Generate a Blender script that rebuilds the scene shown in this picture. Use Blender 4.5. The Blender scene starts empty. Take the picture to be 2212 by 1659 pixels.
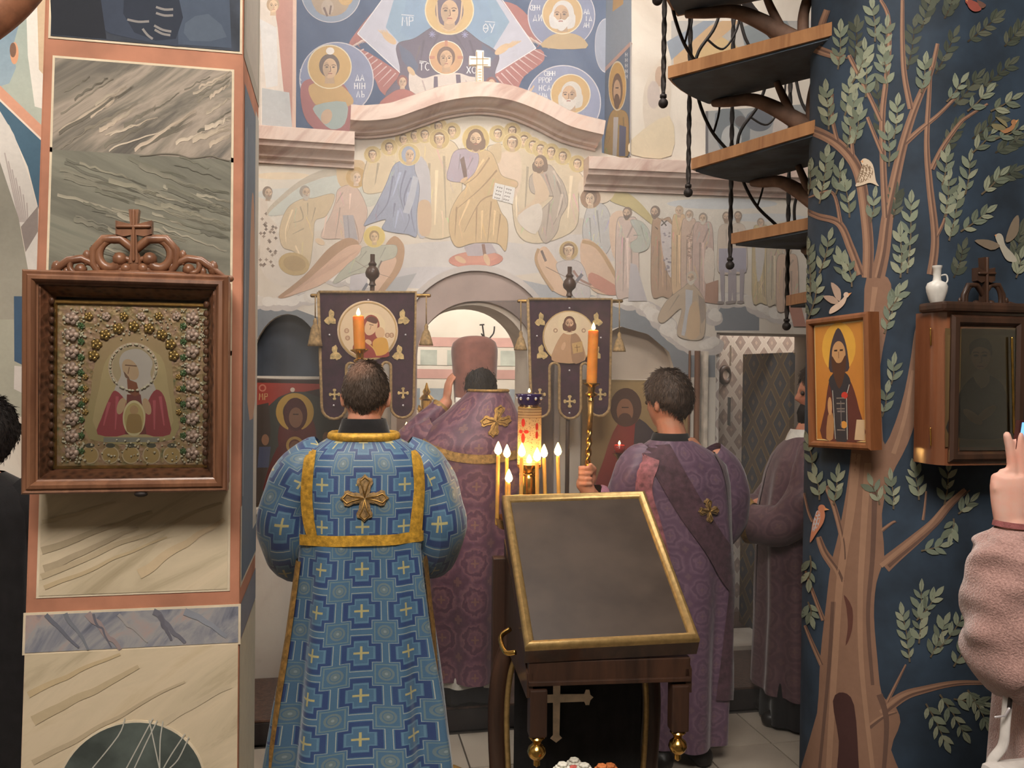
import bpy, bmesh, math, random
import numpy as np
from mathutils import Vector, Matrix, Euler, noise as mnoise
from mathutils.geometry import tessellate_polygon
random.seed(7)
# ------------------------------------------------------------------ camera, world, lights, exposure
IW, IH, FPX = 2212.0, 1659.0, 1850.0
YAW, PITCH, ROLL = math.radians(11.64), math.radians(-0.74), math.radians(0.65)
CAMP = Vector((0.0, 0.0, 1.64))
CF = Vector((math.sin(YAW)*math.cos(PITCH), math.cos(YAW)*math.cos(PITCH), math.sin(PITCH)))
_r0 = Vector((math.cos(YAW), -math.sin(YAW), 0.0)); _u0 = _r0.cross(CF)
# the picture's horizon drops to the right: the camera is turned a little the other way
CR = (_r0*math.cos(ROLL) + _u0*math.sin(ROLL)).normalized()
CU = CR.cross(CF).normalized()
sc = bpy.context.scene
_cd = bpy.data.cameras.new('camera'); cam = bpy.data.objects.new('camera', _cd); sc.collection.objects.link(cam)
_cd.sensor_fit = 'HORIZONTAL'; _cd.sensor_width = 36.0; _cd.lens = FPX/IW*36.0; _cd.clip_start = 0.02; _cd.clip_end = 60
_m = Matrix((CR, CU, -CF)).transposed().to_4x4(); _m.translation = CAMP; cam.matrix_world = _m
sc.camera = cam
sc.view_settings.view_transform = 'Standard'; sc.view_settings.look = 'None'
sc.view_settings.gamma = 1.0; sc.view_settings.use_curve_mapping = False
sc.view_settings.exposure = 0.0
sc.cycles.max_bounces = 4; sc.cycles.diffuse_bounces = 2; sc.cycles.glossy_bounces = 2
sc.cycles.transparent_max_bounces = 12; sc.cycles.volume_bounces = 0
sc.cycles.caustics_reflective = False; sc.cycles.caustics_refractive = False
sc.cycles.sample_clamp_indirect = 4.0; sc.cycles.use_adaptive_sampling = True; sc.cycles.adaptive_threshold = 0.12; sc.cycles.adaptive_min_samples = 12
world = bpy.data.worlds.new('world'); sc.world = world; world.use_nodes = True
world.node_tree.nodes['Background'].inputs[0].default_value = (0.9, 0.86, 0.8, 1)
world.node_tree.nodes['Background'].inputs[1].default_value = 0.02

def light(name, kind, loc, power, color, size=0.1, target=None, sy=None, spot=None):
    d = bpy.data.lights.new(name, kind); o = bpy.data.objects.new(name, d); sc.collection.objects.link(o)
    o.location = loc; d.energy = power; d.color = color
    if kind == 'AREA':
        d.shape = 'RECTANGLE'; d.size = size; d.size_y = sy or size
    else:
        d.shadow_soft_size = size
    if kind == 'SPOT':
        d.spot_size = spot; d.spot_blend = 0.6
    if target is not None:
        o.rotation_euler = (Vector(target)-Vector(loc)).to_track_quat('-Z', 'Y').to_euler()
    return o
# ceiling lamps before the altar screen, in the nave and inside the altar (all above the picture)
light('ceiling_light_altar_screen', 'AREA', (0.75, 2.5, 4.5), 88, (1.0, 0.94, 0.87), 1.6, (0.75, 4.4, 2.0), 0.8)
light('ceiling_light_nave', 'AREA', (-0.3, -0.6, 4.4), 232, (1.0, 0.91, 0.81), 2.0, (0.2, 2.4, 0.9), 1.4)
light('ceiling_light_altar', 'AREA', (0.95, 6.2, 3.05), 62, (1.0, 0.92, 0.84), 0.9, (0.95, 6.2, 0.0))
light('ceiling_light_side_room', 'AREA', (2.75, 5.0, 2.45), 9, (1.0, 0.92, 0.84), 0.5, (2.7, 5.0, 0.0))
light('ceiling_light_aisle', 'AREA', (-2.0, 3.0, 4.0), 24, (1.0, 0.95, 0.88), 0.9, (-1.7, 4.4, 2.2))

# ------------------------------------------------------------------ projection helpers (photograph pixel -> point of the place)
def ray(x, y): return CF + CR*((x-1106.0)/FPX) - CU*((y-829.5)/FPX)
def PY(x, y, Y): d = ray(x, y); return CAMP + d*(Y/d.y)
def PX(x, y, X): d = ray(x, y); return CAMP + d*(X/d.x)
def PZ(x, y, Z): d = ray(x, y); return CAMP + d*((Z-CAMP.z)/d.z)
def PD(x, y, D): return CAMP + ray(x, y)*D
def pix(p):
    v = Vector(p)-CAMP; z = v.dot(CF); return (1106+FPX*v.dot(CR)/z, 829.5-FPX*v.dot(CU)/z)
def L(c):
    if isinstance(c, str): c = tuple(int(c[i:i+2], 16) for i in (0, 2, 4))
    return tuple(((v/255.)/12.92 if v/255. <= 0.04045 else ((v/255.+0.055)/1.055)**2.4) for v in c[:3]) + (1.0,)

# ------------------------------------------------------------------ materials
MATS = {}
class NT:
    def __init__(s, m): s.t = m.node_tree; s.t.nodes.clear()
    def n(s, kind, **kw):
        x = s.t.nodes.new(kind)
        for k, v in kw.items():
            if k[0] == '_': setattr(x, k[1:], v)
            else: x.inputs[int(k[1:]) if k[0] == 'i' and k[1:].isdigit() else k.replace('__', ' ')].default_value = v
        return x
    def l(s, a, b): s.t.links.new(a, b)
    def val(s, op, a, b=None, c=None):
        x = s.t.nodes.new('ShaderNodeMath'); x.operation = op
        for i, v in enumerate((a, b, c)):
            if v is None: continue
            if isinstance(v, (int, float)): x.inputs[i].default_value = v
            else: s.l(v, x.inputs[i])
        return x.outputs[0]
    def ramp(s, fac, stops, interp='LINEAR'):
        x = s.t.nodes.new('ShaderNodeValToRGB'); x.color_ramp.interpolation = interp
        e = x.color_ramp.elements
        while len(e) < len(stops): e.new(0.5)
        for i, (p, c) in enumerate(stops): e[i].position = p; e[i].color = L(c)
        if fac is not None: s.l(fac, x.inputs[0])
        return x.outputs[0]
    def mix(s, fac, a, b, mode='MIX'):
        x = s.t.nodes.new('ShaderNodeMix'); x.data_type = 'RGBA'; x.blend_type = mode
        for i, v in ((0, fac), (6, a), (7, b)):
            if isinstance(v, (int, float)): x.inputs[i].default_value = v
            elif isinstance(v, (tuple, str)): x.inputs[i].default_value = L(v)
            else: s.l(v, x.inputs[i])
        return x.outputs[2]
    def obj(s): return s.n('ShaderNodeTexCoord').outputs['Object']
    def uv(s): return s.n('ShaderNodeTexCoord').outputs['UV']
    def noise(s, scale, detail=3, vec=None, rough=0.55, dist=0.0):
        x = s.n('ShaderNodeTexNoise', Scale=scale, Detail=detail, Roughness=rough, Distortion=dist)
        if vec is not None: s.l(vec, x.inputs['Vector'])
        return x.outputs[0]
    def mapped(s, vec, loc=(0,0,0), rot=(0,0,0), scale=(1,1,1)):
        x = s.n('ShaderNodeMapping', Location=loc, Rotation=rot, Scale=scale); s.l(vec, x.inputs[0]); return x.outputs[0]
    def out(s, col, rough=0.6, metal=0.0, bump=None, bstr=0.2, bdist=0.01, spec=0.4, sheen=0.0, emit=None, estr=0.0, trans=0.0, sss=0.0, alpha=None, coat=0.0):
        b = s.n('ShaderNodeBsdfPrincipled')
        def put(k, v):
            if isinstance(v, (int, float)): b.inputs[k].default_value = v
            elif isinstance(v, (tuple, str)): b.inputs[k].default_value = L(v)
            else: s.l(v, b.inputs[k])
        put('Base Color', col); put('Roughness', rough); put('Metallic', metal); put('Specular IOR Level', spec)
        if sheen: put('Sheen Weight', sheen); put('Sheen Roughness', 0.4)
        if coat: put('Coat Weight', coat); put('Coat Roughness', 0.12)
        if emit is not None: put('Emission Color', emit); put('Emission Strength', estr)
        if trans: put('Transmission Weight', trans)
        if sss: put('Subsurface Weight', sss); put('Subsurface Radius', (0.02, 0.008, 0.004)) if False else None
        if alpha is not None: put('Alpha', alpha)
        if bump is not None:
            bn = s.n('ShaderNodeBump', Strength=bstr, Distance=bdist); s.l(bump, bn.inputs['Height']); s.l(bn.outputs[0], b.inputs['Normal'])
        o = s.n('ShaderNodeOutputMaterial'); s.l(b.outputs[0], o.inputs[0]); return b
def newmat(name):
    m = bpy.data.materials.new(name); m.use_nodes = True; MATS[name] = m; return m, NT(m)
def simple(name, col, rough=0.6, metal=0.0, var=0.12, scale=14.0, bstr=0.15, bscale=None, spec=0.4, sheen=0.0, coat=0.0, emit=None, estr=0.0, bdist=0.004):
    """plain material: one colour with fine procedural variation and relief"""
    m, t = newmat(name); o = t.obj()
    f = t.noise(scale, 4, o)
    d = tuple(max(0, c*(1-var*1.6)) for c in (tuple(int(col[i:i+2], 16) for i in (0, 2, 4)) if isinstance(col, str) else col))
    u = tuple(min(255, c*(1+var)) for c in (tuple(int(col[i:i+2], 16) for i in (0, 2, 4)) if isinstance(col, str) else col))
    c = t.ramp(f, [(0.3, d), (0.7, u)])
    t.out(c, rough, metal, t.noise(bscale or scale*5, 3, o), bstr, bdist, spec, sheen, emit, estr, coat=coat)
    return m
def paintmat(name, rough=0.72, bstr=0.10, mott=0.16, spec=0.25):
    """fresco paint: the colour laid on each painted shape, with brush mottling"""
    m, t = newmat(name); o = t.obj()
    a = t.n('ShaderNodeVertexColor'); a.layer_name = 'Col'
    n1 = t.noise(9, 5, o, 0.6, 0.6); n2 = t.noise(55, 3, o)
    k = t.val('ADD', t.val('MULTIPLY', t.val('SUBTRACT', n1, 0.5), mott*1.5), t.val('MULTIPLY', t.val('SUBTRACT', n2, 0.5), mott))
    k = t.val('ADD', k, 1.0)
    mm = t.n('ShaderNodeVectorMath', _operation='SCALE'); t.l(a.outputs[0], mm.inputs[0]); t.l(k, mm.inputs['Scale'])
    t.out(mm.outputs[0], rough, 0.0, n2, bstr, 0.002, spec)
    return m
PAINT = paintmat('fresco_paint')
ICONPAINT = paintmat('icon_paint', 0.45, 0.05, 0.10, 0.35)

# ------------------------------------------------------------------ object helpers
def wloc(o):
    v = Vector((0, 0, 0))
    while o is not None: v += o.location; o = o.parent
    return v
def tag(o, label=None, cat=None, group=None, kind=None):
    if label: o['label'] = label
    if cat: o['category'] = cat
    if group: o['group'] = group
    if kind: o['kind'] = kind
    return o
def thing(name, label, cat, loc=(0, 0, 0), group=None):
    o = bpy.data.objects.new(name, None); sc.collection.objects.link(o); o.location = loc; o.empty_display_size = 0.05
    return tag(o, label, cat, group)
def mk(name, vf, mat, parent=None, smooth=None, cols=None, uvs=None):
    """ONE mesh object out of world-space (verts, faces); smooth = angle in degrees; cols = a colour for each vertex"""
    V, F = vf[0], vf[1]
    if cols is None and len(vf) > 2: cols = vf[2]
    off = wloc(parent) if parent is not None else Vector((0, 0, 0))
    me = bpy.data.meshes.new(name)
    me.from_pydata([tuple(Vector(v)-off) for v in V], [], [tuple(f) for f in F])
    if cols is not None:
        ca = me.color_attributes.new('Col', 'FLOAT_COLOR', 'POINT')
        ca.data.foreach_set('color', np.array(cols, dtype=np.float32).ravel())
    if uvs is not None:
        ul = me.uv_layers.new(name='UVMap')
        idx = np.empty(len(me.loops), dtype=np.int32); me.loops.foreach_get('vertex_index', idx)
        ul.data.foreach_set('uv', np.array(uvs, dtype=np.float32)[idx].ravel())
    if mat is not None: me.materials.append(mat)
    if smooth:
        me.polygons.foreach_set('use_smooth', [True]*len(me.polygons))
        if smooth < 180: me.set_sharp_from_angle(angle=math.radians(smooth))
    me.validate(); me.update()
    o = bpy.data.objects.new(name, me); sc.collection.objects.link(o)
    if parent is not None: o.parent = parent
    return o
def J(*parts):
    V, F = [], []
    for p in parts:
        n = len(V); V += [Vector(v) for v in p[0]]; F += [tuple(i+n for i in f) for f in p[1]]
    return V, F
def X(vf, M): return [M @ Vector(v) for v in vf[0]], vf[1]
def T(x, y, z): return Matrix.Translation((x, y, z))
def RZ(a): return Matrix.Rotation(a, 4, 'Z')
def RX(a): return Matrix.Rotation(a, 4, 'X')
def RY(a): return Matrix.Rotation(a, 4, 'Y')
def SC(x, y, z): return Matrix.Diagonal((x, y, z, 1))
def box(c, s, b=0.0, M=None):
    bm = bmesh.new(); bmesh.ops.create_cube(bm, size=1.0)
    for v in bm.verts: v.co = Vector((v.co.x*s[0], v.co.y*s[1], v.co.z*s[2]))
    if b: bmesh.ops.bevel(bm, geom=list(bm.edges), offset=b, segments=2, profile=0.6, affect='EDGES')
    bm.verts.index_update()
    r = [v.co + Vector(c) for v in bm.verts], [[v.index for v in f.verts] for f in bm.faces]; bm.free()
    return X(r, M) if M is not None else r
def loft(rings, closed=True, caps=True):
    V, F = [], []; n = len(rings[0])
    for r in rings: V += [Vector(p) for p in r]
    for i in range(len(rings)-1):
        for j in range(n if closed else n-1):
            k = (j+1) % n
            F.append((i*n+j, i*n+k, (i+1)*n+k, (i+1)*n+j))
    if caps:
        F.append(tuple(range(n-1, -1, -1))); F.append(tuple(range((len(rings)-1)*n, len(rings)*n)))
    return V, F
def frames(path):
    P = [Vector(p) for p in path]; out = []; up = None
    for i in range(len(P)):
        t = (P[min(i+1, len(P)-1)]-P[max(i-1, 0)]).normalized()
        if up is None:
            up = Vector((0, 0, 1)) if abs(t.z) < 0.9 else Vector((0, 1, 0))
        a = t.cross(up); a.normalize(); up = a.cross(t).normalized(); out.append((P[i], a, up))
    return out
def tube(path, rad, n=10, caps=True, flat=1.0, twist=0.0, lobes=0, lamp=0.0):
    """swept tube; rad number or list; flat squeezes it along its second axis; lobes/twist for twisted bars"""
    fr = frames(path); rings = []
    for i, (p, a, b) in enumerate(fr):
        r = rad if isinstance(rad, (int, float)) else rad[i]
        ring = []
        for j in range(n):
            th = 2*math.pi*j/n
            rr = r*(1+lamp*math.cos(lobes*th+twist*i)) if lobes else r
            ring.append(p + a*(rr*math.cos(th)) + b*(rr*flat*math.sin(th)))
        rings.append(ring)
    return loft(rings, True, caps)
def capsule(path, rad, n=12, k=4):
    """tube with round ends"""
    P = [Vector(p) for p in path]; R = [rad]*len(P) if isinstance(rad, (int, float)) else list(rad)
    d0 = (P[0]-P[1]).normalized(); d1 = (P[-1]-P[-2]).normalized(); NP, NR = [], []
    for i in range(k, 0, -1):
        a = i/k*math.pi/2*0.97; NP.append(P[0]+d0*R[0]*math.sin(a)); NR.append(R[0]*math.cos(a))
    NP += P; NR += R
    for i in range(1, k+1):
        a = i/k*math.pi/2*0.97; NP.append(P[-1]+d1*R[-1]*math.sin(a)); NR.append(R[-1]*math.cos(a))
    return tube(NP, NR, n)
def lathe(prof, c=(0, 0, 0), n=24, M=None, caps=True):
    rings = [[Vector((c[0]+r*math.cos(2*math.pi*j/n), c[1]+r*math.sin(2*math.pi*j/n), c[2]+z)) for j in range(n)] for r, z in prof]
    v = loft(rings, True, caps)
    return X(v, M) if M is not None else v
def ball(c, r, n=14, m=8, s=(1, 1, 1)):
    c = Vector(c); rings = []
    for i in range(1, m):
        a = math.pi*i/m - math.pi/2
        rings.append([c+Vector((r*s[0]*math.cos(a)*math.cos(2*math.pi*j/n), r*s[1]*math.cos(a)*math.sin(2*math.pi*j/n), r*s[2]*math.sin(a))) for j in range(n)])
    V, F = loft(rings, True, False); b, t = len(V), len(V)+1
    V += [c-Vector((0, 0, r*s[2])), c+Vector((0, 0, r*s[2]))]
    for j in range(n):
        F.append((b, (j+1) % n, j)); F.append((t, (m-2)*n+j, (m-2)*n+(j+1) % n))
    return V, F
def cr(pts, k=6, closed=False):
    """Catmull-Rom curve through points of any dimension"""
    P = [Vector(p) for p in pts]; n = len(P); out = []
    for i in range(n if closed else n-1):
        g = (lambda q: P[q % n]) if closed else (lambda q: P[max(0, min(n-1, q))])
        a, b, c, d = g(i-1), g(i), g(i+1), g(i+2)
        for j in range(k):
            t = j/k
            out.append(0.5*((2*b)+(c-a)*t+(2*a-5*b+4*c-d)*t*t+(3*b-a-3*c+d)*t**3))
    if not closed: out.append(P[-1])
    return out
def slab(outer, holes, fn, thick):
    """plate with holes: 2-D loops -> fn(u, v, w) with w from 0 (front) to thick"""
    loops = [[Vector((p[0], p[1], 0)) for p in q] for q in [outer]+list(holes)]
    tris = tessellate_polygon(loops); flat = [p for q in loops for p in q]; n = len(flat)
    V = [Vector(fn(p.x, p.y, 0.0)) for p in flat] + [Vector(fn(p.x, p.y, thick)) for p in flat]
    F = [tuple(t) for t in tris] + [tuple(i+n for i in reversed(t)) for t in tris]
    s = 0
    for q in loops:
        m = len(q)
        for i in range(m): a, b = s+i, s+(i+1) % m; F.append((a, b, b+n, a+n))
        s += m
    return V, F
def fixn(o):
    bm = bmesh.new(); bm.from_mesh(o.data); bmesh.ops.recalc_face_normals(bm, faces=bm.faces); bm.to_mesh(o.data); bm.free(); return o
def copytree(o, parent=None, dloc=None):
    c = o.copy(); sc.collection.objects.link(c); c.parent = parent
    for ch in list(o.children): copytree(ch, c)
    return c
# ------------------------------------------------------------------ painter for frescoes, icons and embroidery: flat painted shapes lying on a surface
class Paint:
    def __init__(s, fn, step=0.000004, sub=0):
        s.sub = sub; s.fn = fn; s.z = 0.0004; s.step = step; s.o = (0, 0, 1.0); s.tint = None; s.clear()
    def clear(s): s.V, s.F, s.C = [], [], []
    def xf(s, ox=0, oy=0, k=1.0): s.o = (ox, oy, k); return s
    def at(s, x, y): return (s.o[0]+x/s.o[2], s.o[1]+y/s.o[2])
    def add(s, pts, faces, cols):
        n = len(s.V); s.z += s.step
        for (x, y) in pts:
            a, b = s.at(x, y); s.V.append(s.fn(a, b, s.z))
        if s.tint:
            A = L(s.tint[0]); k = s.tint[1]; cols = [tuple(c[i]+(A[i]-c[i])*k for i in range(3))+(1.0,) for c in cols]
        s.F += [tuple(i+n for i in f) for f in faces]; s.C += cols
    def poly(s, pts, col, col2=None, k=0, side=None):
        if k: pts = [(p[0], p[1]) for p in cr([(q[0], q[1]) for q in pts], k, True)]
        if col2 is None: cols = [L(col)]*len(pts)
        else:
            ax = 0 if side else 1
            lo = min(p[ax] for p in pts); hi = max(p[ax] for p in pts); A, B = L(col), L(col2)
            cols = [tuple(A[i]+(B[i]-A[i])*((p[ax]-lo)/max(1e-6, hi-lo)) for i in range(4)) for p in pts]
        tri = [tuple(t) for t in tessellate_polygon([[Vector((p[0], p[1], 0)) for p in pts]])]
        if s.sub:   # on a curved wall big shapes are cut into small triangles that follow it
            pts = [tuple(p) for p in pts]; cols = list(cols); out = []; mid = {}
            while tri:
                t_ = tri.pop(); e = max(((t_[i], t_[(i+1) % 3], t_[(i+2) % 3]) for i in range(3)), key=lambda q: (pts[q[0]][0]-pts[q[1]][0])**2+(pts[q[0]][1]-pts[q[1]][1])**2)
                a, b, c = e
                if (pts[a][0]-pts[b][0])**2+(pts[a][1]-pts[b][1])**2 > s.sub**2:
                    k_ = (min(a, b), max(a, b))
                    if k_ not in mid:
                        mid[k_] = len(pts); pts.append(((pts[a][0]+pts[b][0])/2, (pts[a][1]+pts[b][1])/2)); cols.append(tuple((cols[a][i]+cols[b][i])/2 for i in range(4)))
                    m_ = mid[k_]; tri += [(a, m_, c), (m_, b, c)]
                else: out.append(t_)
            tri = out
        s.add(pts, tri, cols)
    def ell(s, x, y, rx, ry=None, col='ffffff', rot=0.0, n=22, col2=None):
        ry = ry or rx; c, d = math.cos(rot), math.sin(rot)
        s.poly([(x+rx*math.cos(a)*c-ry*math.sin(a)*d, y+rx*math.cos(a)*d+ry*math.sin(a)*c) for a in (2*math.pi*i/n for i in range(n))], col, col2)
    def ring(s, x, y, r0, r1, col, n=36, a0=0.0, a1=2*math.pi, sy=1.0):
        pts = []; full = abs(a1-a0) > 6.28; m = n if full else n+1
        for i in range(m):
            a = a0+(a1-a0)*i/n
            pts += [(x+r0*math.cos(a), y+r0*sy*math.sin(a)), (x+r1*math.cos(a), y+r1*sy*math.sin(a))]
        F = [(2*i, 2*i+1, 2*((i+1) % m)+1, 2*((i+1) % m)) for i in range(n)]
        s.add(pts, F, [L(col)]*len(pts))
    def line(s, pts, w, col, w1=None, k=4, col2=None):
        P = [Vector((p[0], p[1])) for p in pts]
        if k and len(P) > 2: P = cr(P, k)
        n = len(P); out = []; cols = []; w1 = w if w1 is None else w1; A = L(col); B = L(col2) if col2 else A
        for i in range(n):
            t = P[min(i+1, n-1)]-P[max(i-1, 0)]; t = t.normalized() if t.length > 1e-9 else Vector((1, 0))
            q = Vector((-t.y, t.x))*(w+(w1-w)*i/max(1, n-1))*0.5
            out += [tuple(P[i]+q), tuple(P[i]-q)]
            c = tuple(A[j]+(B[j]-A[j])*i/max(1, n-1) for j in range(4)); cols += [c, c]
        s.add(out, [(2*i, 2*i+1, 2*i+3, 2*i+2) for i in range(n-1)], cols)
    def text(s, glyphs, x, y, h, col, w=None, lw=None, gap=1.25):
        """small painted lettering built of strokes; glyph cell is 1 wide, 1.6 high"""
        u = h/1.6; lw = lw or h*0.13; cx = x
        for ch in glyphs:
            for st in GLY.get(ch, []): s.line([(cx+a*u, y+b*u) for a, b in st], lw, col, k=0)
            cx += u*gap
    def head(s, x, y, r, look=0.0, hair=(104, 78, 58), beard=None, halo=None, veil=None, skin=(216, 182, 148), hr=1.7, band=False, rim=(225, 205, 160), detail=True, long=False, dk=(120, 84, 62)):
        if halo:
            s.ell(x, y-0.05*r, hr*r, hr*r, halo, n=30)
            if rim: s.ring(x, y-0.05*r, hr*r*0.95, hr*r, rim, 30)
        if veil:
            s.ell(x-look*0.12*r, y-0.05*r, 0.98*r, 1.16*r, veil)
        elif hair:
            s.ell(x-look*0.14*r, y-0.14*r, 0.86*r, 0.98*r, hair)
            if long: s.poly([(x-0.85*r, y-0.2*r), (x-0.95*r, y+0.9*r), (x-0.3*r, y+1.15*r), (x+0.3*r, y+1.15*r), (x+0.95*r, y+0.9*r), (x+0.85*r, y-0.2*r)], hair, k=3)
        s.poly([(x-0.34*r, y+0.5*r), (x+0.34*r, y+0.5*r), (x+0.42*r, y+1.35*r), (x-0.42*r, y+1.35*r)], tuple(c*0.9 for c in skin))
        fx = x+look*0.2*r
        s.ell(fx, y+0.08*r, 0.6*r, 0.84*r, skin)
        s.ell(fx-0.3*r*(1 if look >= 0 else -1), y+0.15*r, 0.26*r, 0.62*r, tuple(c*0.88 for c in skin))
        if band: s.line([(x-0.6*r, y-0.5*r), (fx, y-0.66*r), (x+0.6*r, y-0.5*r)], 0.13*r, (236, 226, 210))
        if beard:
            s.poly([(fx-0.58*r, y+0.15*r), (fx-0.5*r, y+0.85*r), (fx, y+1.3*r), (fx+0.5*r, y+0.85*r), (fx+0.58*r, y+0.15*r), (fx+0.3*r, y+0.42*r), (fx, y+0.36*r), (fx-0.3*r, y+0.42*r)], beard, k=3)
        if detail:
            e = fx+look*0.12*r
            for q in (-1, 1):
                s.line([(e+q*0.12*r, y-0.16*r), (e+q*0.3*r, y-0.22*r), (e+q*0.48*r, y-0.13*r)], 0.07*r, dk, k=2)
                s.ell(e+q*0.28*r, y-0.02*r, 0.12*r, 0.07*r, (70, 50, 40), n=8)
            s.line([(e, y-0.1*r), (e+0.04*r+look*0.06*r, y+0.3*r), (e-0.07*r, y+0.33*r)], 0.07*r, dk, k=2)
            s.line([(e-0.17*r, y+0.53*r), (e, y+0.5*r), (e+0.17*r, y+0.53*r)], 0.09*r, (165, 92, 78), k=2)
    def robe(s, pts, col, folds=(), dk=None, lt=None, lights=(), w=5, k=5, col2=None):
        s.poly(pts, col, col2, k=k)
        c = col if not isinstance(col, str) else tuple(int(col[i:i+2], 16) for i in (0, 2, 4))
        dk = dk or tuple(v*0.8 for v in c); lt = lt or tuple(min(255, v*1.12+6) for v in c)
        P = [(p[0], p[1]) for p in cr([(q[0], q[1]) for q in pts], k, True)]
        s.line(P+[P[0]], w*0.3, tuple(v*0.74 for v in c), k=0)
        def inside(x, y):
            r = False
            for i in range(len(P)):
                (x0, y0), (x1, y1) = P[i-1], P[i]
                if (y0 > y) != (y1 > y) and x < (x1-x0)*(y-y0)/(y1-y0)+x0: r = not r
            return r
        xs = [p[0] for p in P]; ys = [p[1] for p in P]; X0, X1, Y0, Y1 = min(xs), max(xs), min(ys), max(ys); rn = random.Random(int(X0*7+Y0))
        for i in range(16):   # brush strokes modelling the cloth
            x, y = rn.uniform(X0, X1), rn.uniform(Y0, Y1); sl = rn.uniform(-0.5, 0.5); q = []; st = (Y1-Y0)*0.045
            while inside(x, y) and len(q) < rn.randint(4, 9): q.append((x, y)); x += sl*st+rn.uniform(-0.2, 0.2)*st; y += st
            if len(q) > 2: s.line(q, w*rn.uniform(0.25, 0.9), tuple(min(255, v*rn.choice((0.88, 0.93, 1.06, 1.1))) for v in c), w*0.15, 2)
        for f in folds: s.line(f, w, dk, w*0.3)
        for f in lights: s.line(f, w*1.3, lt, w*0.4)
    def flush(s, name, parent, mat=None, label=None):
        if not s.V: return None
        o = mk(name, (s.V, s.F), mat or PAINT, parent, cols=s.C); s.clear()
        if label: o['label'] = label
        return o
_S = 0.8
GLY = {
 'A': [[(0, 1.6), (0.45, 0), (0.9, 1.6)], [(0.2, 1.05), (0.7, 1.05)]], 'D': [[(0.1, 1.4), (0.45, 0), (0.8, 1.4)], [(0, 1.7), (0, 1.4), (0.9, 1.4), (0.9, 1.7)]],
 'N': [[(0.05, 0), (0.05, 1.6)], [(0.8, 0), (0.8, 1.6)], [(0.05, 0.8), (0.8, 0.8)]], 'I': [[(0.4, 0), (0.4, 1.6)]], 'B': [[(0.1, 1.6), (0.1, 0), (0.7, 0)], [(0.1, 0.8), (0.7, 0.9), (0.7, 1.5), (0.1, 1.6)]],
 'L': [[(0, 1.6), (0.4, 0), (0.8, 1.6)]], 'b': [[(0.1, 0), (0.1, 1.6), (0.7, 1.5), (0.7, 0.9), (0.1, 0.8)], [(-0.1, 0), (0.15, 0)]],
 'M': [[(0, 1.6), (0.1, 0), (0.45, 0.9), (0.8, 0), (0.9, 1.6)]], 'P': [[(0.1, 1.6), (0.1, 0), (0.75, 0.1), (0.75, 0.7), (0.1, 0.8)]],
 'O': [[(0.45, 0), (0.05, 0.5), (0.05, 1.1), (0.45, 1.6), (0.85, 1.1), (0.85, 0.5), (0.45, 0)]], 'Y': [[(0, 0), (0.45, 0.8)], [(0.9, 0), (0.3, 1.6)]],
 'T': [[(0, 0), (0.9, 0)], [(0.45, 0), (0.45, 1.6)]], 'C': [[(0.85, 0.2), (0.45, 0), (0.05, 0.5), (0.05, 1.1), (0.45, 1.6), (0.85, 1.4)]], 'X': [[(0, 0), (0.9, 1.6)], [(0.9, 0), (0, 1.6)]],
 'U': [[(0.1, 0), (0.1, 1.6)], [(0.8, 0), (0.8, 1.6)], [(0.1, 1.6), (0.8, 0)]], 'R': [[(0.1, 1.6), (0.1, 0), (0.75, 0.1), (0.75, 0.7), (0.1, 0.8)]], 'S': [[(0.85, 0.2), (0.45, 0), (0.05, 0.5), (0.05, 1.1), (0.45, 1.6), (0.85, 1.4)]],
 'V': [[(0.1, 1.6), (0.1, 0), (0.7, 0.1), (0.6, 0.75), (0.1, 0.8)], [(0.6, 0.75), (0.8, 1.2), (0.7, 1.6), (0.1, 1.6)]], 'G': [[(0.1, 1.6), (0.1, 0), (0.8, 0)]], '-': [[(0, -0.3), (0.9, -0.3)]],
 'F': [[(0.45, 0), (0.05, 0.5), (0.05, 1.1), (0.45, 1.6), (0.85, 1.1), (0.85, 0.5), (0.45, 0)], [(0.05, 0.8), (0.85, 0.8)]],
 'J': [[(0.05, 0), (0.05, 1.6)], [(0.05, 0.8), (0.35, 0.8)], [(0.4, 1.6), (0.65, 0), (0.95, 1.6)], [(0.5, 1.0), (0.85, 1.0)]],
}
# ------------------------------------------------------------------ the room
WY, RYW = 4.40, 4.85          # front face of the altar screen wall, back of the recess above it
# plaster of the altar screen: cream with warm mottling
m, t = newmat('cream_plaster'); o_ = t.obj()
c_ = t.ramp(t.noise(2.2, 6, o_, 0.6, 0.8), [(0.25, (196, 180, 164)), (0.5, (222, 210, 196)), (0.8, (233, 224, 210))])
t.out(c_, 0.8, 0, t.noise(40, 4, o_), 0.15, 0.003, 0.2); PLASTER = m
m, t = newmat('grey_plaster'); o_ = t.obj()
t.out(t.ramp(t.noise(1.5, 5, o_), [(0.3, (150, 146, 134)), (0.7, (172, 168, 152))]), 0.85, 0, t.noise(40, 4, o_), 0.15, 0.003, 0.2); GREYPL = m
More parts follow.
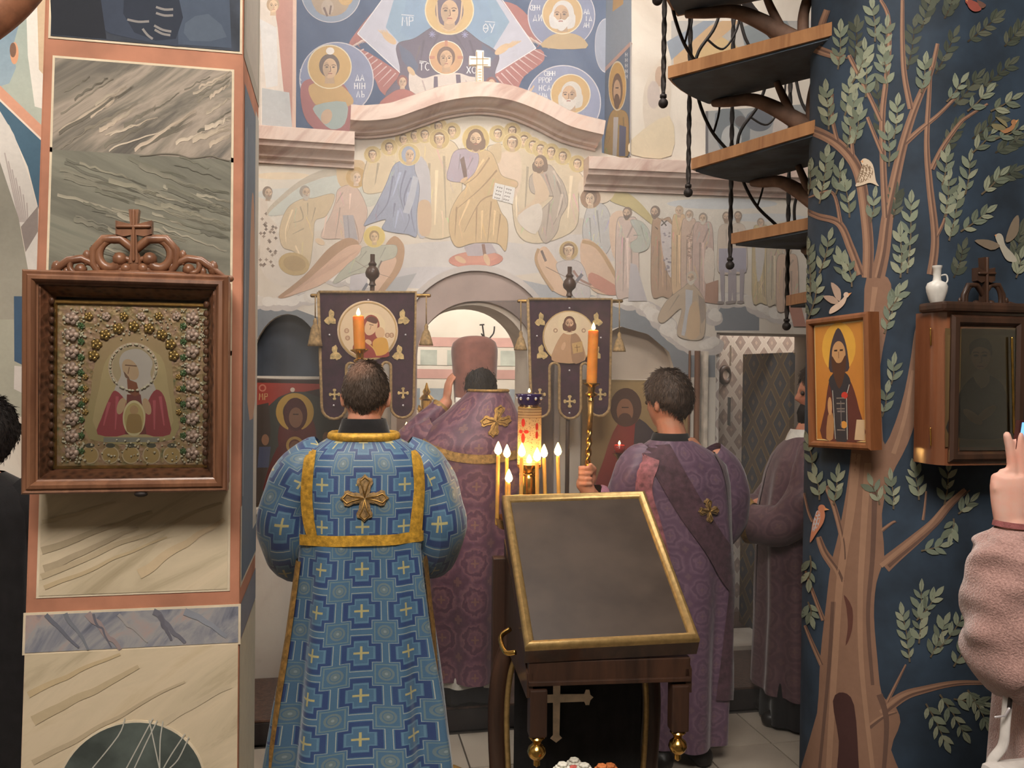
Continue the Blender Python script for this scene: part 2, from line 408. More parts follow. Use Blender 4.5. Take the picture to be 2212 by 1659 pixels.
# veined painted marble: slanting streaks
def marble(name, stops, scale=3.0, rot=0.9, stretch=(1, 1, 5), dist=1.2, vein=None, rough=0.55):
    m, t = newmat(name); o = t.obj()
    v = t.mapped(o, rot=(0, rot, 0)); v = t.mapped(v, scale=stretch)
    c = t.ramp(t.noise(scale, 6, v, 0.62, dist), stops)
    if vein:
        w = t.noise(scale*0.7, 3, v, 0.5, dist*2); w = t.val('ABSOLUTE', t.val('SUBTRACT', w, 0.5))
        c = t.mix(t.ramp(w, [(0.0, (255, 255, 255)), (0.012, (60, 60, 60)), (0.03, (0, 0, 0))]), c, vein)
    t.out(c, rough, 0, t.noise(50, 3, o), 0.08, 0.002, 0.35); return m
PINKMARBLE = marble('pink_painted_marble', [(0.3, (188, 150, 136)), (0.5, (224, 200, 186)), (0.72, (214, 172, 152))], 2.2, 0.8, (1, 1, 3.0))
GREENMARBLE = marble('green_grey_marble', [(0.3, (78, 74, 70)), (0.43, (104, 98, 90)), (0.5, (132, 124, 112)), (0.58, (166, 152, 138)), (0.72, (98, 94, 88))], 1.5, 0.62, (1, 1, 4.5), 1.6, rough=0.6)
GREENM2 = marble('green_grey_marble_lower', [(0.28, (92, 90, 82)), (0.45, (114, 112, 100)), (0.58, (132, 130, 116)), (0.74, (102, 104, 94))], 1.5, -0.36, (1, 1, 6.0), 1.0, rough=0.6)
CREAMMARBLE = marble('cream_marble', [(0.3, (168, 152, 124)), (0.45, (206, 190, 162)), (0.6, (218, 200, 172)), (0.78, (196, 176, 138))], 1.3, 0.55, (1, 1, 5.0), 1.2)
BLUEMARBLE = marble('blue_grey_marble', [(0.28, (86, 88, 104)), (0.42, (128, 130, 142)), (0.55, (160, 158, 160)), (0.66, (176, 154, 148)), (0.8, (110, 116, 132))], 3.0, 0.9, (1, 1, 3.0), 2.0)
DISCMARBLE = marble('dark_green_disc', [(0.3, (70, 82, 84)), (0.7, (96, 104, 98))], 2.4, 0.5, (1, 1, 3.0), 1.0, vein=(205, 205, 195))
SALMON = simple('salmon_paint', (184, 126, 100), 0.7, var=0.08, scale=6)
CREAMLINE = simple('cream_line_paint', (222, 206, 180), 0.7, var=0.05)
DKBLUE = simple('deep_blue_fresco', (46, 60, 76), 0.75, var=0.18, scale=5)
SLATE = simple('slate_blue_fresco', (98, 112, 128), 0.75, var=0.12, scale=5)
DARKNICHE = simple('dark_lunette_fresco', (62, 68, 78), 0.75, var=0.12, scale=6)
WOOD = None
def woodmat(name, a, b, rough=0.4, scale=9, rot=(0, 0, 0), coat=0.25):
    m, t = newmat(name); o = t.mapped(t.obj(), rot=rot, scale=(1, 1, 0.12)); n = t.noise(scale*2.2, 5, o, 0.6, 0.8)
    t.out(t.ramp(n, [(0.3, a), (0.7, b)]), rough, 0, n, 0.12, 0.002, 0.4, coat=coat); return m
WOODRED = woodmat('reddish_varnished_wood', (98, 63, 45), (140, 97, 71))
WOODDARK = woodmat('dark_walnut_wood', (44, 28, 20), (74, 48, 34), 0.5)
WOODTREAD = woodmat('tread_wood', (136, 92, 58), (176, 128, 84), 0.55, rot=(0, math.pi/2, 0))
GOLD = simple('polished_gold', (214, 170, 92), 0.22, 1.0, 0.1, 30, 0.05)
OLDGOLD = simple('dull_gilt', (176, 138, 78), 0.42, 0.85, 0.16, 40, 0.15)
BRASS = simple('brass', (190, 140, 66), 0.25, 1.0, 0.1, 30, 0.05)
IRON = simple('wrought_iron', (46, 40, 38), 0.55, 0.4, 0.15, 30, 0.2)
BLACKCLOTH = simple('black_cloth', (22, 20, 22), 0.9, 0, 0.2, 20, 0.2, sheen=0.3)
WHITECLOTH = simple('white_linen', (226, 220, 210), 0.85, 0, 0.06, 20, 0.2)

def struct(name, vf, mat, smooth=None, cols=None): return tag(mk(name, vf, mat, None, smooth, cols), kind='structure')
# floor: grey-beige tiles laid one by one where they show, plain screed elsewhere
SCREED = simple('floor_screed', (92, 84, 76), 0.7, var=0.1)
m, t = newmat('floor_tile_glaze'); o_ = t.obj()
t.out(t.ramp(t.noise(3, 4, o_), [(0.3, (168, 156, 142)), (0.7, (196, 184, 168))]), 0.35, 0, t.noise(30, 3, o_), 0.05, 0.002, 0.4); TILE = m
floor = struct('floor', box((0.5, 1.6, -0.055), (8.0, 9.4, 0.09)), SCREED)
tm = None
for i in range(-4, 9):
    for j in range(0, 5):
        cx, cy = i*0.34+0.05, 2.30+j*0.34
        if tm is None:
            q = mk('tile', box((0, 0, 0), (0.333, 0.333, 0.012), 0.0015), TILE, floor); tm = q.data
        else:
            q = bpy.data.objects.new('tile', tm); sc.collection.objects.link(q); q.parent = floor
        q.location = (cx, cy, -0.006+0.0005*((i*7+j*3) % 3)); 
# soleas step in front of the altar screen, with a brown runner
CARPET = simple('brown_carpet', (88, 64, 52), 0.95, 0, 0.2, 60, 0.4, sheen=0.3)
STEPSTONE = simple('dark_step_stone', (46, 38, 36), 0.7, 0, 0.15, 12)
soleas = struct('floor_step', box((0.6, (3.86+WY)/2, 0.05), (5.2, WY-3.86, 0.10), 0.006), STEPSTONE)
struct('floor_runner', box((0.6, (3.85+WY)/2, 0.106), (5.2, WY-3.87, 0.012), 0.004), CARPET)
struct('ceiling', box((0.5, 2.2, 4.75), (8.0, 11.0, 0.1)), GREYPL)
struct('wall_left', box((-3.05, 1.0, 2.3), (0.1, 8.0, 4.9)), GREYPL)
struct('wall_right', box((3.95, 2.2, 2.3), (0.1, 11.0, 4.9)), GREYPL)
struct('wall_rear', box((0.5, -2.95, 2.3), (7.0, 0.1, 4.9)), GREYPL)

def wp(x, y): p = PY(x, y, WY); return (p.x, p.z)
# altar screen wall with its openings: gate arch, two lunettes, side passage and the recess above the cornice
CORN = [(757, 262), (800, 266), (850, 262), (905, 243), (960, 222), (1035, 209), (1105, 219), (1170, 246), (1230, 282), (1300, 302)]
gx, gz = wp(1022, 700); GR = 0.292; GXC = gx
gate = [(GXC-GR, 0.02), (GXC-GR, 1.72)] + [(GXC-GR*math.cos(a), 1.72+0.27*math.sin(a)) for a in (math.pi*i/24 for i in range(1, 24))] + [(GXC+GR, 1.72), (GXC+GR, 0.02)]
def lun(x0, x1, yb, yt, n=18):
    a = wp(x0, yb); b = wp(x1, yb); t_ = wp((x0+x1)/2, yt); cx, hw = (a[0]+b[0])/2, (b[0]-a[0])/2; zb = min(a[1], b[1]); h = t_[1]-zb
    return [(cx-hw*math.cos(math.pi*i/n), zb+h*math.sin(math.pi*i/n)) for i in range(n+1)]
LUNL, LUNR = lun(540, 702, 812, 678), lun(1268, 1462, 818, 702)
p0, p1 = wp(1548, 718), wp(1780, 716)
passage = [(p0[0], 0.13), (p0[0], p0[1]), (p1[0], p0[1]), (p1[0], 0.13)]
rl, rr = wp(630, 100)[0], wp(1363, 100)[0]
rec = [(rl, 4.6), (rl, wp(640, 300)[1]), (wp(765, 300)[0], wp(765, 300)[1])]+[wp(x, y-6) for x, y in CORN]+[(wp(1300, 330)[0], wp(1300, 330)[1]), (rr, wp(1360, 345)[1]), (rr, 4.6)]
wall = slab([(-2.95, 0.0), (3.9, 0.0), (3.9, 4.7), (-2.95, 4.7)], [gate, LUNL, LUNR, passage, rec], lambda u, v, w: (u, WY+w, v), 0.32)
wall_back = fixn(struct('wall_back', wall, PLASTER))
# lunette backs, recess back
mk('lunette', slab([(p[0]*1.0, p[1]) for p in LUNL], [], lambda u, v, w: (u, WY+0.07+w, v), 0.02), DARKNICHE, wall_back)
LUNB = simple('beige_lunette_plaster', (196, 178, 160), 0.85, 0, 0.06, 4)
mk('lunette', slab([(p[0]*1.0, p[1]) for p in LUNR], [], lambda u, v, w: (u, WY+0.07+w, v), 0.02), LUNB, wall_back)
m, t = newmat('recess_blue_fresco'); o_ = t.obj()
t.out(t.ramp(t.noise(4, 6, o_, 0.6, 0.8), [(0.25, (84, 98, 124)), (0.55, (98, 112, 138)), (0.8, (112, 124, 148))]), 0.8, 0, t.noise(40, 4, o_), 0.12, 0.003, 0.2); RECB = m
wall_recess = struct('wall_recess', box(((rl+rr)/2, RYW+0.05, 3.55), (rr-rl+0.6, 0.1, 2.3)), RECB)
# gate arch moulding: two stepped bands around the opening
def archband(cx, zc, r0x, r0z, r1x, r1z, proud, n=30, zb=0.13):
    out = [(cx-r1x, zb), (cx-r1x, zc)]+[(cx-r1x*math.cos(math.pi*i/n), zc+r1z*math.sin(math.pi*i/n)) for i in range(1, n)]+[(cx+r1x, zc), (cx+r1x, zb)]
    inn = [(cx+r0x, zb), (cx+r0x, zc)]+[(cx+r0x*math.cos(math.pi*i/n), zc+r0z*math.sin(math.pi*i/n)) for i in range(1, n)]+[(cx-r0x, zc), (cx-r0x, zb)]
    return slab(out+inn, [], lambda u, v, w: (u, WY-proud+w, v), proud+0.01)
MAUVE = simple('mauve_plaster', (176, 156, 148), 0.8, 0, 0.06, 4)
mk('gate_moulding', archband(GXC+0.02, 1.72, 0.31, 0.29, 0.42, 0.455, 0.02), MAUVE, wall_back)
mk('gate_moulding', archband(GXC+0.02, 1.72, 0.412, 0.445, 0.44, 0.475, 0.035), simple('pale_moulding_plaster', (206, 196, 190), 0.8, 0, 0.05, 4), wall_back)

# cornice: a fascia, a cove and a roll swept along the top of the screen
def sweep(path, prof, y0):
    """path of (x, z) in the wall plane; prof of (up, out) offsets"""
    P = [Vector(p) for p in path]; rings = []
    for i in range(len(P)):
        t_ = (P[min(i+1, len(P)-1)]-P[max(i-1, 0)]).normalized(); n_ = Vector((-t_.y, t_.x))
        rings.append([Vector((P[i].x+n_.x*u, y0-o, P[i].y+n_.y*u)) for u, o in prof])
    return loft(rings, True, True)
PROF = [(-0.112, -0.02), (-0.112, 0.018), (-0.088, 0.02), (-0.078, 0.05), (-0.055, 0.055), (-0.045, 0.068), (-0.03, 0.105), (-0.004, 0.115), (0.0, 0.13), (0.072, 0.13), (0.078, 0.12), (0.078, -0.3), (-0.06, -0.3)]
CW = [(757, 262), (790, 264), (850, 258), (905, 240), (960, 222), (1035, 212), (1105, 221), (1170, 246), (1230, 276), (1300, 294)]
def wpf(x, y, Y=WY-0.1): p = PY(x, y, Y); return (p.x, p.z)
mk('cornice', sweep([tuple(v) for v in cr([wpf(x, y) for x, y in CW], 5)], [(u*0.5 if u < 0 else u, o) for u, o in PROF], WY), PINKMARBLE, wall_back, 50)
PR2 = [(u*0.85, o*0.8) for u, o in PROF]
mk('cornice', sweep([wpf(440, 291), wpf(766, 313)], PR2, WY), PINKMARBLE, wall_back, 40)
mk('cornice', sweep([wpf(1272, 364), wpf(1780, 386)], PR2, WY), PINKMARBLE, wall_back, 40)
# small white altar cross standing on the cornice
# altar room behind: curved apse wall, floor, half dome
APC = (GXC+0.1, 5.6); APR = 1.75
m, t = newmat('apse_cream'); o_ = t.obj()
t.out(t.ramp(t.noise(3, 4, o_), [(0.3, (214, 204, 186)), (0.7, (232, 222, 206))]), 0.8); APSE = m
def cyl(z0, z1, r, a0=-0.25, a1=math.pi+0.25, n=40, th=0.0):
    rings = [[Vector((APC[0]+r*math.cos(a), APC[1]+r*math.sin(a), z)) for a in (a0+(a1-a0)*i/n for i in range(n+1))] for z in (z0, z1)]
    return loft(rings, False, False)
apse = struct('wall_apse', cyl(0.0, 2.75, APR), APSE, 180)
def dome(r, zc, n=40, m=8):
    return loft([[Vector((APC[0]+r*math.cos(b)*math.cos(a), APC[1]+r*math.cos(b)*math.sin(a), zc+0.9*r*math.sin(b))) for a in (-0.25+(math.pi+0.5)*i/n for i in range(n+1))] for b in (math.pi/2*0.98*j/m for j in range(m+1))], False, False)
mk('half_dome', dome(APR, 2.75), APSE, apse, 180)
struct('floor_altar', box((GXC+0.1, 6.0, 0.05), (4.2, 3.4, 0.1)), CARPET)
PINKB = simple('pink_band_paint', (206, 160, 148), 0.8, 0, 0.06, 5); GREYB = simple('grey_panel_paint', (150, 158, 162), 0.8, 0, 0.1, 6); GRNB = simple('sage_band_paint', (186, 190, 176), 0.8, 0, 0.1, 6)
for z0, z1, mm in ((1.585, 1.665, PINKB), (1.86, 1.94, PINKB), (1.70, 1.83, GRNB)):
    mk('painted_band', cyl(z0, z1, APR-0.004), mm, apse, 180)
for k in range(-8, 24):
    a = math.pi*(0.5+k*0.042-0.32)
    mk('painted_panel', cyl(1.32, 1.50, APR-0.004, a, a+0.085, 3), GREYB, apse, 180)
    mk('painted_panel', cyl(1.70, 1.83, APR-0.006, a, a+0.05, 2), APSE, apse, 180)
# side passage room with lattice paper walls
def lattice(name, bg, line, dia, core, sx=9.0, sz=6.2, rough=0.75):
    m, t = newmat(name); s = t.n('ShaderNodeSeparateXYZ'); t.l(t.obj(), s.inputs[0])
    def cell(v, k, sh): return t.val('ABSOLUTE', t.val('SUBTRACT', t.val('FRACT', t.val('ADD', t.val('MULTIPLY', v, k), sh)), 0.5))
    def dia_(sh): return t.val('ADD', cell(t.val('ADD', s.outputs[0], s.outputs[1]), sx, sh), cell(s.outputs[2], sz, sh))
    d = t.val('MINIMUM', dia_(0.0), dia_(0.5))
    d = t.val('MULTIPLY', d, 2.0)
    c = t.ramp(d, [(0.0, core), (0.16, core), (0.2, dia), (0.66, dia), (0.72, line), (0.8, bg)])
    n = t.noise(30, 4, t.obj()); c = t.mix(t.val('MULTIPLY', n, 0.35), c, bg)
    t.out(c, rough, 0, n, 0.1, 0.002, 0.2); return m
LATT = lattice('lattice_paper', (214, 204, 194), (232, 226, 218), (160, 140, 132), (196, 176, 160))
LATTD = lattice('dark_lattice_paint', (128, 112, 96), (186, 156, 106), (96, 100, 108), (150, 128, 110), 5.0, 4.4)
SRY = 5.15
ws = struct('wall_side_room', box(((p0[0]+p1[0])/2+0.2, SRY+0.05, 1.15), (1.7, 0.1, 2.5)), LATT)
mk('painted_stripe', box(((p0[0]+p1[0])/2+0.2, SRY-0.003, 0.66), (1.7, 0.006, 0.06)), SALMON, ws)
struct('wall_side_room_flank', box((p0[0]-0.06, (WY+0.32+SRY)/2, 1.15), (0.06, SRY-WY-0.32, 2.5)), LATT)
struct('wall_side_room_far', box((p1[0]+0.45, (WY+0.32+SRY)/2, 1.15), (0.06, SRY-WY-0.32, 2.5)), PLASTER)
struct('ceiling_side_room', box(((p0[0]+p1[0])/2+0.2, (WY+0.32+SRY)/2, 2.6), (1.8, SRY-WY-0.2, 0.06)), PLASTER)
# jamb strips of the passage
mk('passage_jamb', box((p0[0]+0.012, WY+0.16, 1.0), (0.024, 0.30, 1.74)), LATT, wall_back)
# ------------------------------------------------------------------ frescoes on the altar screen (front wall), painted shapes lying on the plaster
fw = Paint(lambda x, y, z: PY(x, y, WY-z)); fw.tint = ((226, 214, 200), 0.20)
Z5 = (550, 250, 2.5425); Z6 = (1270, 380, 4.366); Z7 = (550, 350, 4.88); Z4 = (550, 0, 2.5425)
CLOUD = (226, 216, 208)
# sky washes and the dark blue ground under the clouds
fw.poly([(440, 330), (760, 332), (1000, 240), (1290, 320), (1290, 388), (1780, 405), (1780, 560), (1500, 520), (1000, 420), (440, 560)], (226, 214, 196), (214, 206, 196))
for x, y, rx, ry, c in [(640, 420, 90, 14, (206, 206, 200)), (1560, 440, 120, 12, (196, 200, 204)), (1650, 470, 90, 9, (204, 206, 208)), (1480, 415, 80, 8, (230, 212, 188)), (610, 380, 60, 8, (228, 206, 176)), (1640, 420, 90, 7, (232, 220, 200)), (1010, 560, 220, 40, (206, 200, 198)), (930, 600, 120, 24, (196, 192, 196)), (1240, 540, 120, 34, (208, 200, 196)), (620, 560, 60, 60, (214, 202, 190))]:
    fw.ell(x, y, rx, ry, c)
fw.flush('painted_sky', wall_back)
fw.poly([(440, 640), (560, 652), (640, 668), (700, 690), (700, 812)]+[(621+81*math.cos(math.pi*i/14), 812-134*math.sin(math.pi*i/14)) for i in range(15)]+[(440, 812)], (96, 110, 124), (88, 98, 112))
fw.poly([(1290, 640), (1345, 640), (1400, 690), (1440, 735), (1470, 755), (1545, 745), (1545, 815), (1462, 815), (1445, 760), (1400, 722), (1340, 705), (1290, 720)], (104, 118, 132), (96, 108, 122))
fw.poly([(1536, 655), (1640, 655), (1640, 714), (1545, 714)], (98, 112, 128), (92, 104, 120))
fw.poly([(1000, 655), (1060, 590), (1290, 640), (1140, 652)], (160, 164, 172))
fw.poly([(760, 620), (900, 590), (870, 640), (760, 650)], (164, 166, 172))
fw.flush('painted_dark_ground', wall_back)
random.seed(3)
def puffs(pts, r, name='painted_clouds'):
    P = cr(pts, 4)
    for p in P:
        rr = r*random.uniform(0.7, 1.25)
        fw.ell(p[0]+random.uniform(-r, r)*0.3, p[1]+random.uniform(-r, r)*0.3, rr*1.4, rr, (196, 186, 182), n=14)
    for p in P:
        rr = r*random.uniform(0.55, 0.95)
        fw.ell(p[0]+random.uniform(-r, r)*0.3, p[1]-r*0.25, rr*1.3, rr, random.choice([(228, 220, 212), (220, 210, 200), (232, 224, 216)]), n=14)
puffs([(440, 640), (520, 648), (580, 655), (640, 650), (690, 640)], 15)
puffs([(1310, 640), (1350, 650), (1390, 662), (1410, 680), (1438, 700), (1450, 720), (1490, 745), (1520, 750), (1545, 740)], 15)
puffs([(1525, 640), (1580, 650), (1620, 655), (1680, 680), (1720, 690), (1760, 696)], 15)
puffs([(1540, 660), (1545, 690)], 12); puffs([(720, 600), (790, 615)], 12)
fw.flush('painted_clouds', wall_back)

# --- left group (coordinates of a closer look at the wall)
fw.xf(*Z7)
fw.poly([(60, 380), (135, 400), (140, 560), (230, 660), (240, 860), (180, 1080), (100, 1100), (55, 1080)], (214, 200, 186))
random.seed(5)
for i in range(34):
    x, y = random.uniform(60, 230), random.uniform(430, 1120)
    if x < 130 or y > 650: fw.poly([(x, y-22), (x+8, y-8), (x+22, y), (x+8, y+8), (x, y+22), (x-8, y+8), (x-22, y), (x-8, y-8)], random.choice([(128, 108, 96), (146, 128, 116), (92, 74, 66)]))
fw.head(140, 325, 62, 0.5, (128, 112, 100), (150, 136, 122), skin=(204, 176, 150))
fw.flush('painted_bishop', wall_back)
fw.poly([(160, 470), (470, 200), (760, 70), (900, 90), (890, 150), (720, 160), (480, 280), (300, 420), (150, 560)], (190, 178, 160), k=5)
fw.poly([(300, 400), (520, 240), (800, 150), (900, 160), (880, 330), (700, 360), (520, 420), (340, 540), (140, 560)], (196, 200, 192), k=4)
fw.poly([(880, 30), (1120, -20), (1170, 100), (1080, 260), (900, 250)], (206, 176, 134), k=4)
fw.ell(1210, 330, 110, 140, (198, 198, 186))
fw.robe([(880, 290), (1010, 240), (1100, 300), (1180, 470), (1180, 600), (1110, 860), (960, 830), (900, 810), (700, 790), (800, 560), (850, 420)], (206, 176, 160), [[(900, 480), (880, 640), (850, 800)], [(1030, 560), (1080, 700), (1100, 850)], [(930, 320), (860, 440)]], lights=[[(760, 560), (720, 780)], [(1010, 330), (1000, 500)]], w=16)
fw.poly([(930, 560), (1040, 560), (1090, 820), (950, 800)], (166, 160, 166)); fw.line([(980, 560), (1000, 800)], 12, (140, 134, 144))
fw.head(1070, 165, 66, 0.6, (196, 164, 120), halo=(190, 150, 86), skin=(226, 196, 170), rim=(206, 178, 120))
fw.flush('painted_angel', wall_back)
fw.robe([(470, 400), (560, 380), (620, 380), (840, 340), (760, 560), (640, 620), (620, 800), (580, 1090), (500, 1110), (420, 950), (300, 900), (260, 760), (290, 600), (360, 470)], (208, 184, 148), [[(480, 470), (510, 600), (400, 640)], [(520, 700), (400, 760)], [(560, 430), (560, 560)], [(640, 480), (600, 640)]], lights=[[(400, 500), (330, 700), (330, 840)], [(430, 880), (520, 1080)]], w=15)
fw.ell(415, 1075, 165, 120, (188, 158, 102), 0.2); fw.ell(420, 1070, 120, 82, (172, 140, 88), 0.2)
fw.head(535, 320, 66, 0.7, (150, 140, 130), (186, 178, 166), skin=(206, 176, 146))
fw.ell(690, 840, 55, 30, (220, 190, 156), 0.5)
fw.flush('painted_kneeling_saint', wall_back)
fw.poly([(1100, 860), (1010, 800), (900, 830), (760, 930), (560, 1160), (400, 1300), (250, 1420), (330, 1430), (520, 1360), (700, 1290), (900, 1140), (1060, 1000)], (172, 130, 96), k=5)
fw.poly([(1120, 880), (1010, 880), (880, 960), (700, 1120), (440, 1340), (310, 1420), (560, 1350), (760, 1260), (960, 1100), (1100, 960)], (214, 172, 146), k=5)
for i in range(7): fw.line([(1080-60*i, 940+30*i), (800-70*i, 1140+40*i)], 6, (190, 146, 122))
fw.poly([(1380, 880), (1470, 780), (1560, 850), (1580, 960), (1540, 1130), (1420, 1300), (1300, 1420), (1270, 1200), (1340, 1050), (1480, 980), (1490, 900)], (176, 134, 98), k=5)
fw.poly([(1350, 1040), (1490, 1010), (1460, 1140), (1350, 1290), (1270, 1380), (1260, 1200)], (216, 176, 150), k=4)
fw.robe([(1140, 900), (1320, 880), (1490, 880), (1480, 1000), (1330, 1060), (1290, 1170), (1060, 1180), (860, 1280), (840, 1240), (980, 1080), (1110, 980)], (176, 176, 160), [[(1180, 940), (1100, 1040)], [(1380, 900), (1320, 1020)], [(1240, 1060), (1100, 1130), (980, 1180)]], w=14)
fw.poly([(1010, 1200), (1200, 1160), (1180, 1330), (1000, 1360)], (196, 190, 196)); fw.line([(1140, 1360), (1190, 1280)], 30, (88, 96, 116))
fw.line([(1060, 1040), (1240, 1150), (1440, 1220)], 5, (120, 90, 74)); fw.line([(1290, 1140), (1340, 1040)], 16, (100, 80, 72))
fw.head(1262, 790, 62, 0.1, (150, 118, 74), halo=(212, 184, 96), skin=(220, 186, 142), hr=1.85, rim=(226, 200, 120))
fw.flush('painted_trumpet_angel', wall_back)

# --- centre group
fw.xf(*Z5)
random.seed(9)
HAL = (204, 178, 116)
backs = [(648, 215), (740, 175), (818, 130), (880, 110), (935, 105), (1010, 60), (1085, 85), (1335, 100), (1415, 85), (1480, 135), (1528, 165), (1570, 185), (1628, 200), (1692, 225), (1772, 265)]
fw.robe([(620, 240), (700, 180), (860, 140), (960, 130), (1100, 150), (1140, 330), (1100, 640), (900, 640), (890, 330), (760, 400), (600, 420)], (214, 192, 158), [[(960, 260), (950, 600)], [(1040, 220), (1050, 560)], [(680, 260), (660, 380)], [(910, 250), (930, 600)]], lights=[[(1000, 300), (990, 600)], [(930, 330), (920, 560)]], w=14)
fw.robe([(1280, 170), (1400, 160), (1520, 190), (1680, 240), (1800, 330), (1780, 420), (1760, 620), (1560, 700), (1440, 640), (1400, 400), (1320, 260)], (212, 192, 162), [[(1380, 220), (1400, 340)], [(1620, 300), (1700, 500)], [(1500, 280), (1480, 600)]], lights=[[(1430, 250), (1440, 560)], [(1740, 330), (1720, 560)]], w=14)
for c, pts in (((188, 184, 190), [(880, 240), (960, 300), (960, 620), (890, 640)]), ((204, 172, 140), [(900, 480), (965, 480), (965, 640), (905, 645)]), ((222, 196, 172), [(1330, 220), (1450, 200), (1460, 380), (1400, 470), (1350, 330)]), ((206, 180, 140), [(1290, 180), (1350, 150), (1350, 250), (1300, 250)])):
    fw.poly(pts, c, k=4)
for x, y in backs: fw.head(x, y, 27, 0.3 if x < 1200 else -0.3, (120, 88, 62), halo=HAL, band=True, hr=1.75, rim=(222, 200, 140), skin=(224, 190, 156))
fw.head(1015, 130, 36, 0.1, (126, 92, 64), halo=(196, 168, 104), band=True, hr=1.6); fw.head(1415, 150, 36, -0.3, (120, 88, 62), halo=(200, 172, 108), band=True, hr=1.5)
fw.flush('painted_angel_choir', wall_back)
# the mother in blue
fw.robe([(800, 250), (870, 230), (880, 300), (900, 360), (905, 420), (890, 540), (890, 660), (840, 650), (760, 640), (700, 620), (720, 570), (640, 590), (600, 600), (660, 500), (720, 380), (760, 280)], (142, 152, 178), [[(830, 300), (800, 420), (820, 520)], [(760, 330), (730, 480), (660, 570)], [(860, 340), (820, 460), (850, 560), (820, 640)], [(880, 380), (860, 520), (880, 640)], [(770, 480), (760, 560)]], dk=(106, 114, 146), lights=[[(800, 310), (760, 440)], [(845, 420), (838, 540)], [(790, 520), (770, 620)]], w=11)
fw.poly([(870, 330), (900, 340), (880, 450), (850, 540), (815, 530), (850, 420)], (176, 180, 194))
fw.head(848, 215, 40, 0.5, veil=(150, 160, 182), halo=HAL, skin=(214, 180, 146), hr=1.55)
fw.flush('painted_mother_in_blue', wall_back)
# seated Christ
fw.ell(1215, 790, 150, 46, (196, 120, 104), -0.04); fw.ell(1215, 778, 120, 30, (206, 136, 116), -0.04)
fw.robe([(1110, 190), (1180, 180), (1290, 195), (1330, 260), (1360, 330), (1440, 360), (1430, 400), (1330, 420), (1350, 520), (1390, 590), (1380, 740), (1330, 700), (1200, 700), (1110, 720), (1070, 640), (1075, 530), (1120, 440), (1160, 380), (1060, 340), (1090, 260)], (206, 174, 128), [[(1290, 230), (1220, 330), (1150, 380)], [(1330, 300), (1240, 400), (1100, 520)], [(1340, 430), (1240, 470), (1150, 640)], [(1220, 500), (1215, 690)], [(1300, 470), (1280, 690)], [(1350, 540), (1330, 700)], [(1110, 500), (1100, 660)]], dk=(164, 130, 92), lights=[[(1260, 240), (1210, 310)], [(1180, 460), (1120, 600)], [(1250, 520), (1245, 680)], [(1320, 520), (1310, 660)]], w=10)
fw.robe([(1100, 195), (1180, 185), (1230, 215), (1215, 300), (1150, 360), (1060, 350), (1070, 270)], (172, 156, 172), [[(1130, 210), (1120, 300)], [(1200, 230), (1150, 330)]], w=9)
fw.poly([(1128, 240), (1150, 222), (1165, 300), (1168, 345), (1148, 340)], (104, 74, 70))
fw.poly([(1150, 720), (1210, 700), (1300, 700), (1330, 750), (1240, 770), (1170, 770)], (176, 164, 172)); fw.line([(1255, 705), (1265, 770)], 18, (130, 86, 72))
for x, a in ((1130, 0.5), (1275, 1.2)): fw.ell(x, 790, 34, 15, (214, 176, 138), a)
fw.poly([(1320, 368), (1430, 395), (1418, 485), (1305, 455)], (226, 222, 218)); fw.line([(1374, 382), (1360, 468)], 3, (170, 160, 156))
for i in range(4):
    for j in range(2):
        x0 = 1332+j*50-i*5; y0 = 388+i*19+j*10
        for q in range(3): fw.line([(x0+q*11, y0+q*3), (x0+q*11+6, y0+q*3+7)], 4, (120, 110, 110), k=0); fw.line([(x0+q*11, y0+q*3+8), (x0+q*11+8, y0+q*3+1)], 3, (130, 120, 118), k=0)
fw.ell(1425, 372, 22, 10, (216, 178, 140), 0.4); fw.ell(1150, 352, 24, 10, (216, 178, 140), -0.6)
fw.head(1215, 130, 52, 0.0, (110, 76, 56), (120, 84, 62), halo=(206, 176, 106), skin=(218, 182, 146), hr=1.45, long=True, rim=(226, 202, 130))
fw.flush('painted_seated_teacher', wall_back)
# bowing forerunner
fw.robe([(1560, 300), (1620, 270), (1660, 320), (1700, 380), (1720, 480), (1680, 560), (1660, 640), (1600, 700), (1560, 640), (1560, 540), (1640, 450), (1600, 440), (1520, 420), (1510, 340)], (178, 162, 148), [[(1600, 320), (1640, 440)], [(1660, 360), (1690, 480), (1640, 600)], [(1620, 480), (1600, 660)], [(1550, 330), (1560, 420)]], dk=(142, 126, 116), lights=[[(1690, 430), (1660, 560)], [(1640, 300), (1680, 380)]], w=11)
fw.poly([(1525, 330), (1560, 310), (1620, 430), (1560, 490), (1470, 540), (1450, 530), (1540, 450)], (212, 184, 154), k=3)
fw.poly([(1450, 545), (1560, 480), (1580, 560), (1540, 650), (1460, 600)], (214, 202, 190), k=3)
fw.head(1568, 262, 42, -0.6, (112, 86, 70), (112, 84, 66), halo=None, skin=(202, 164, 130), long=True)
fw.flush('painted_forerunner', wall_back)
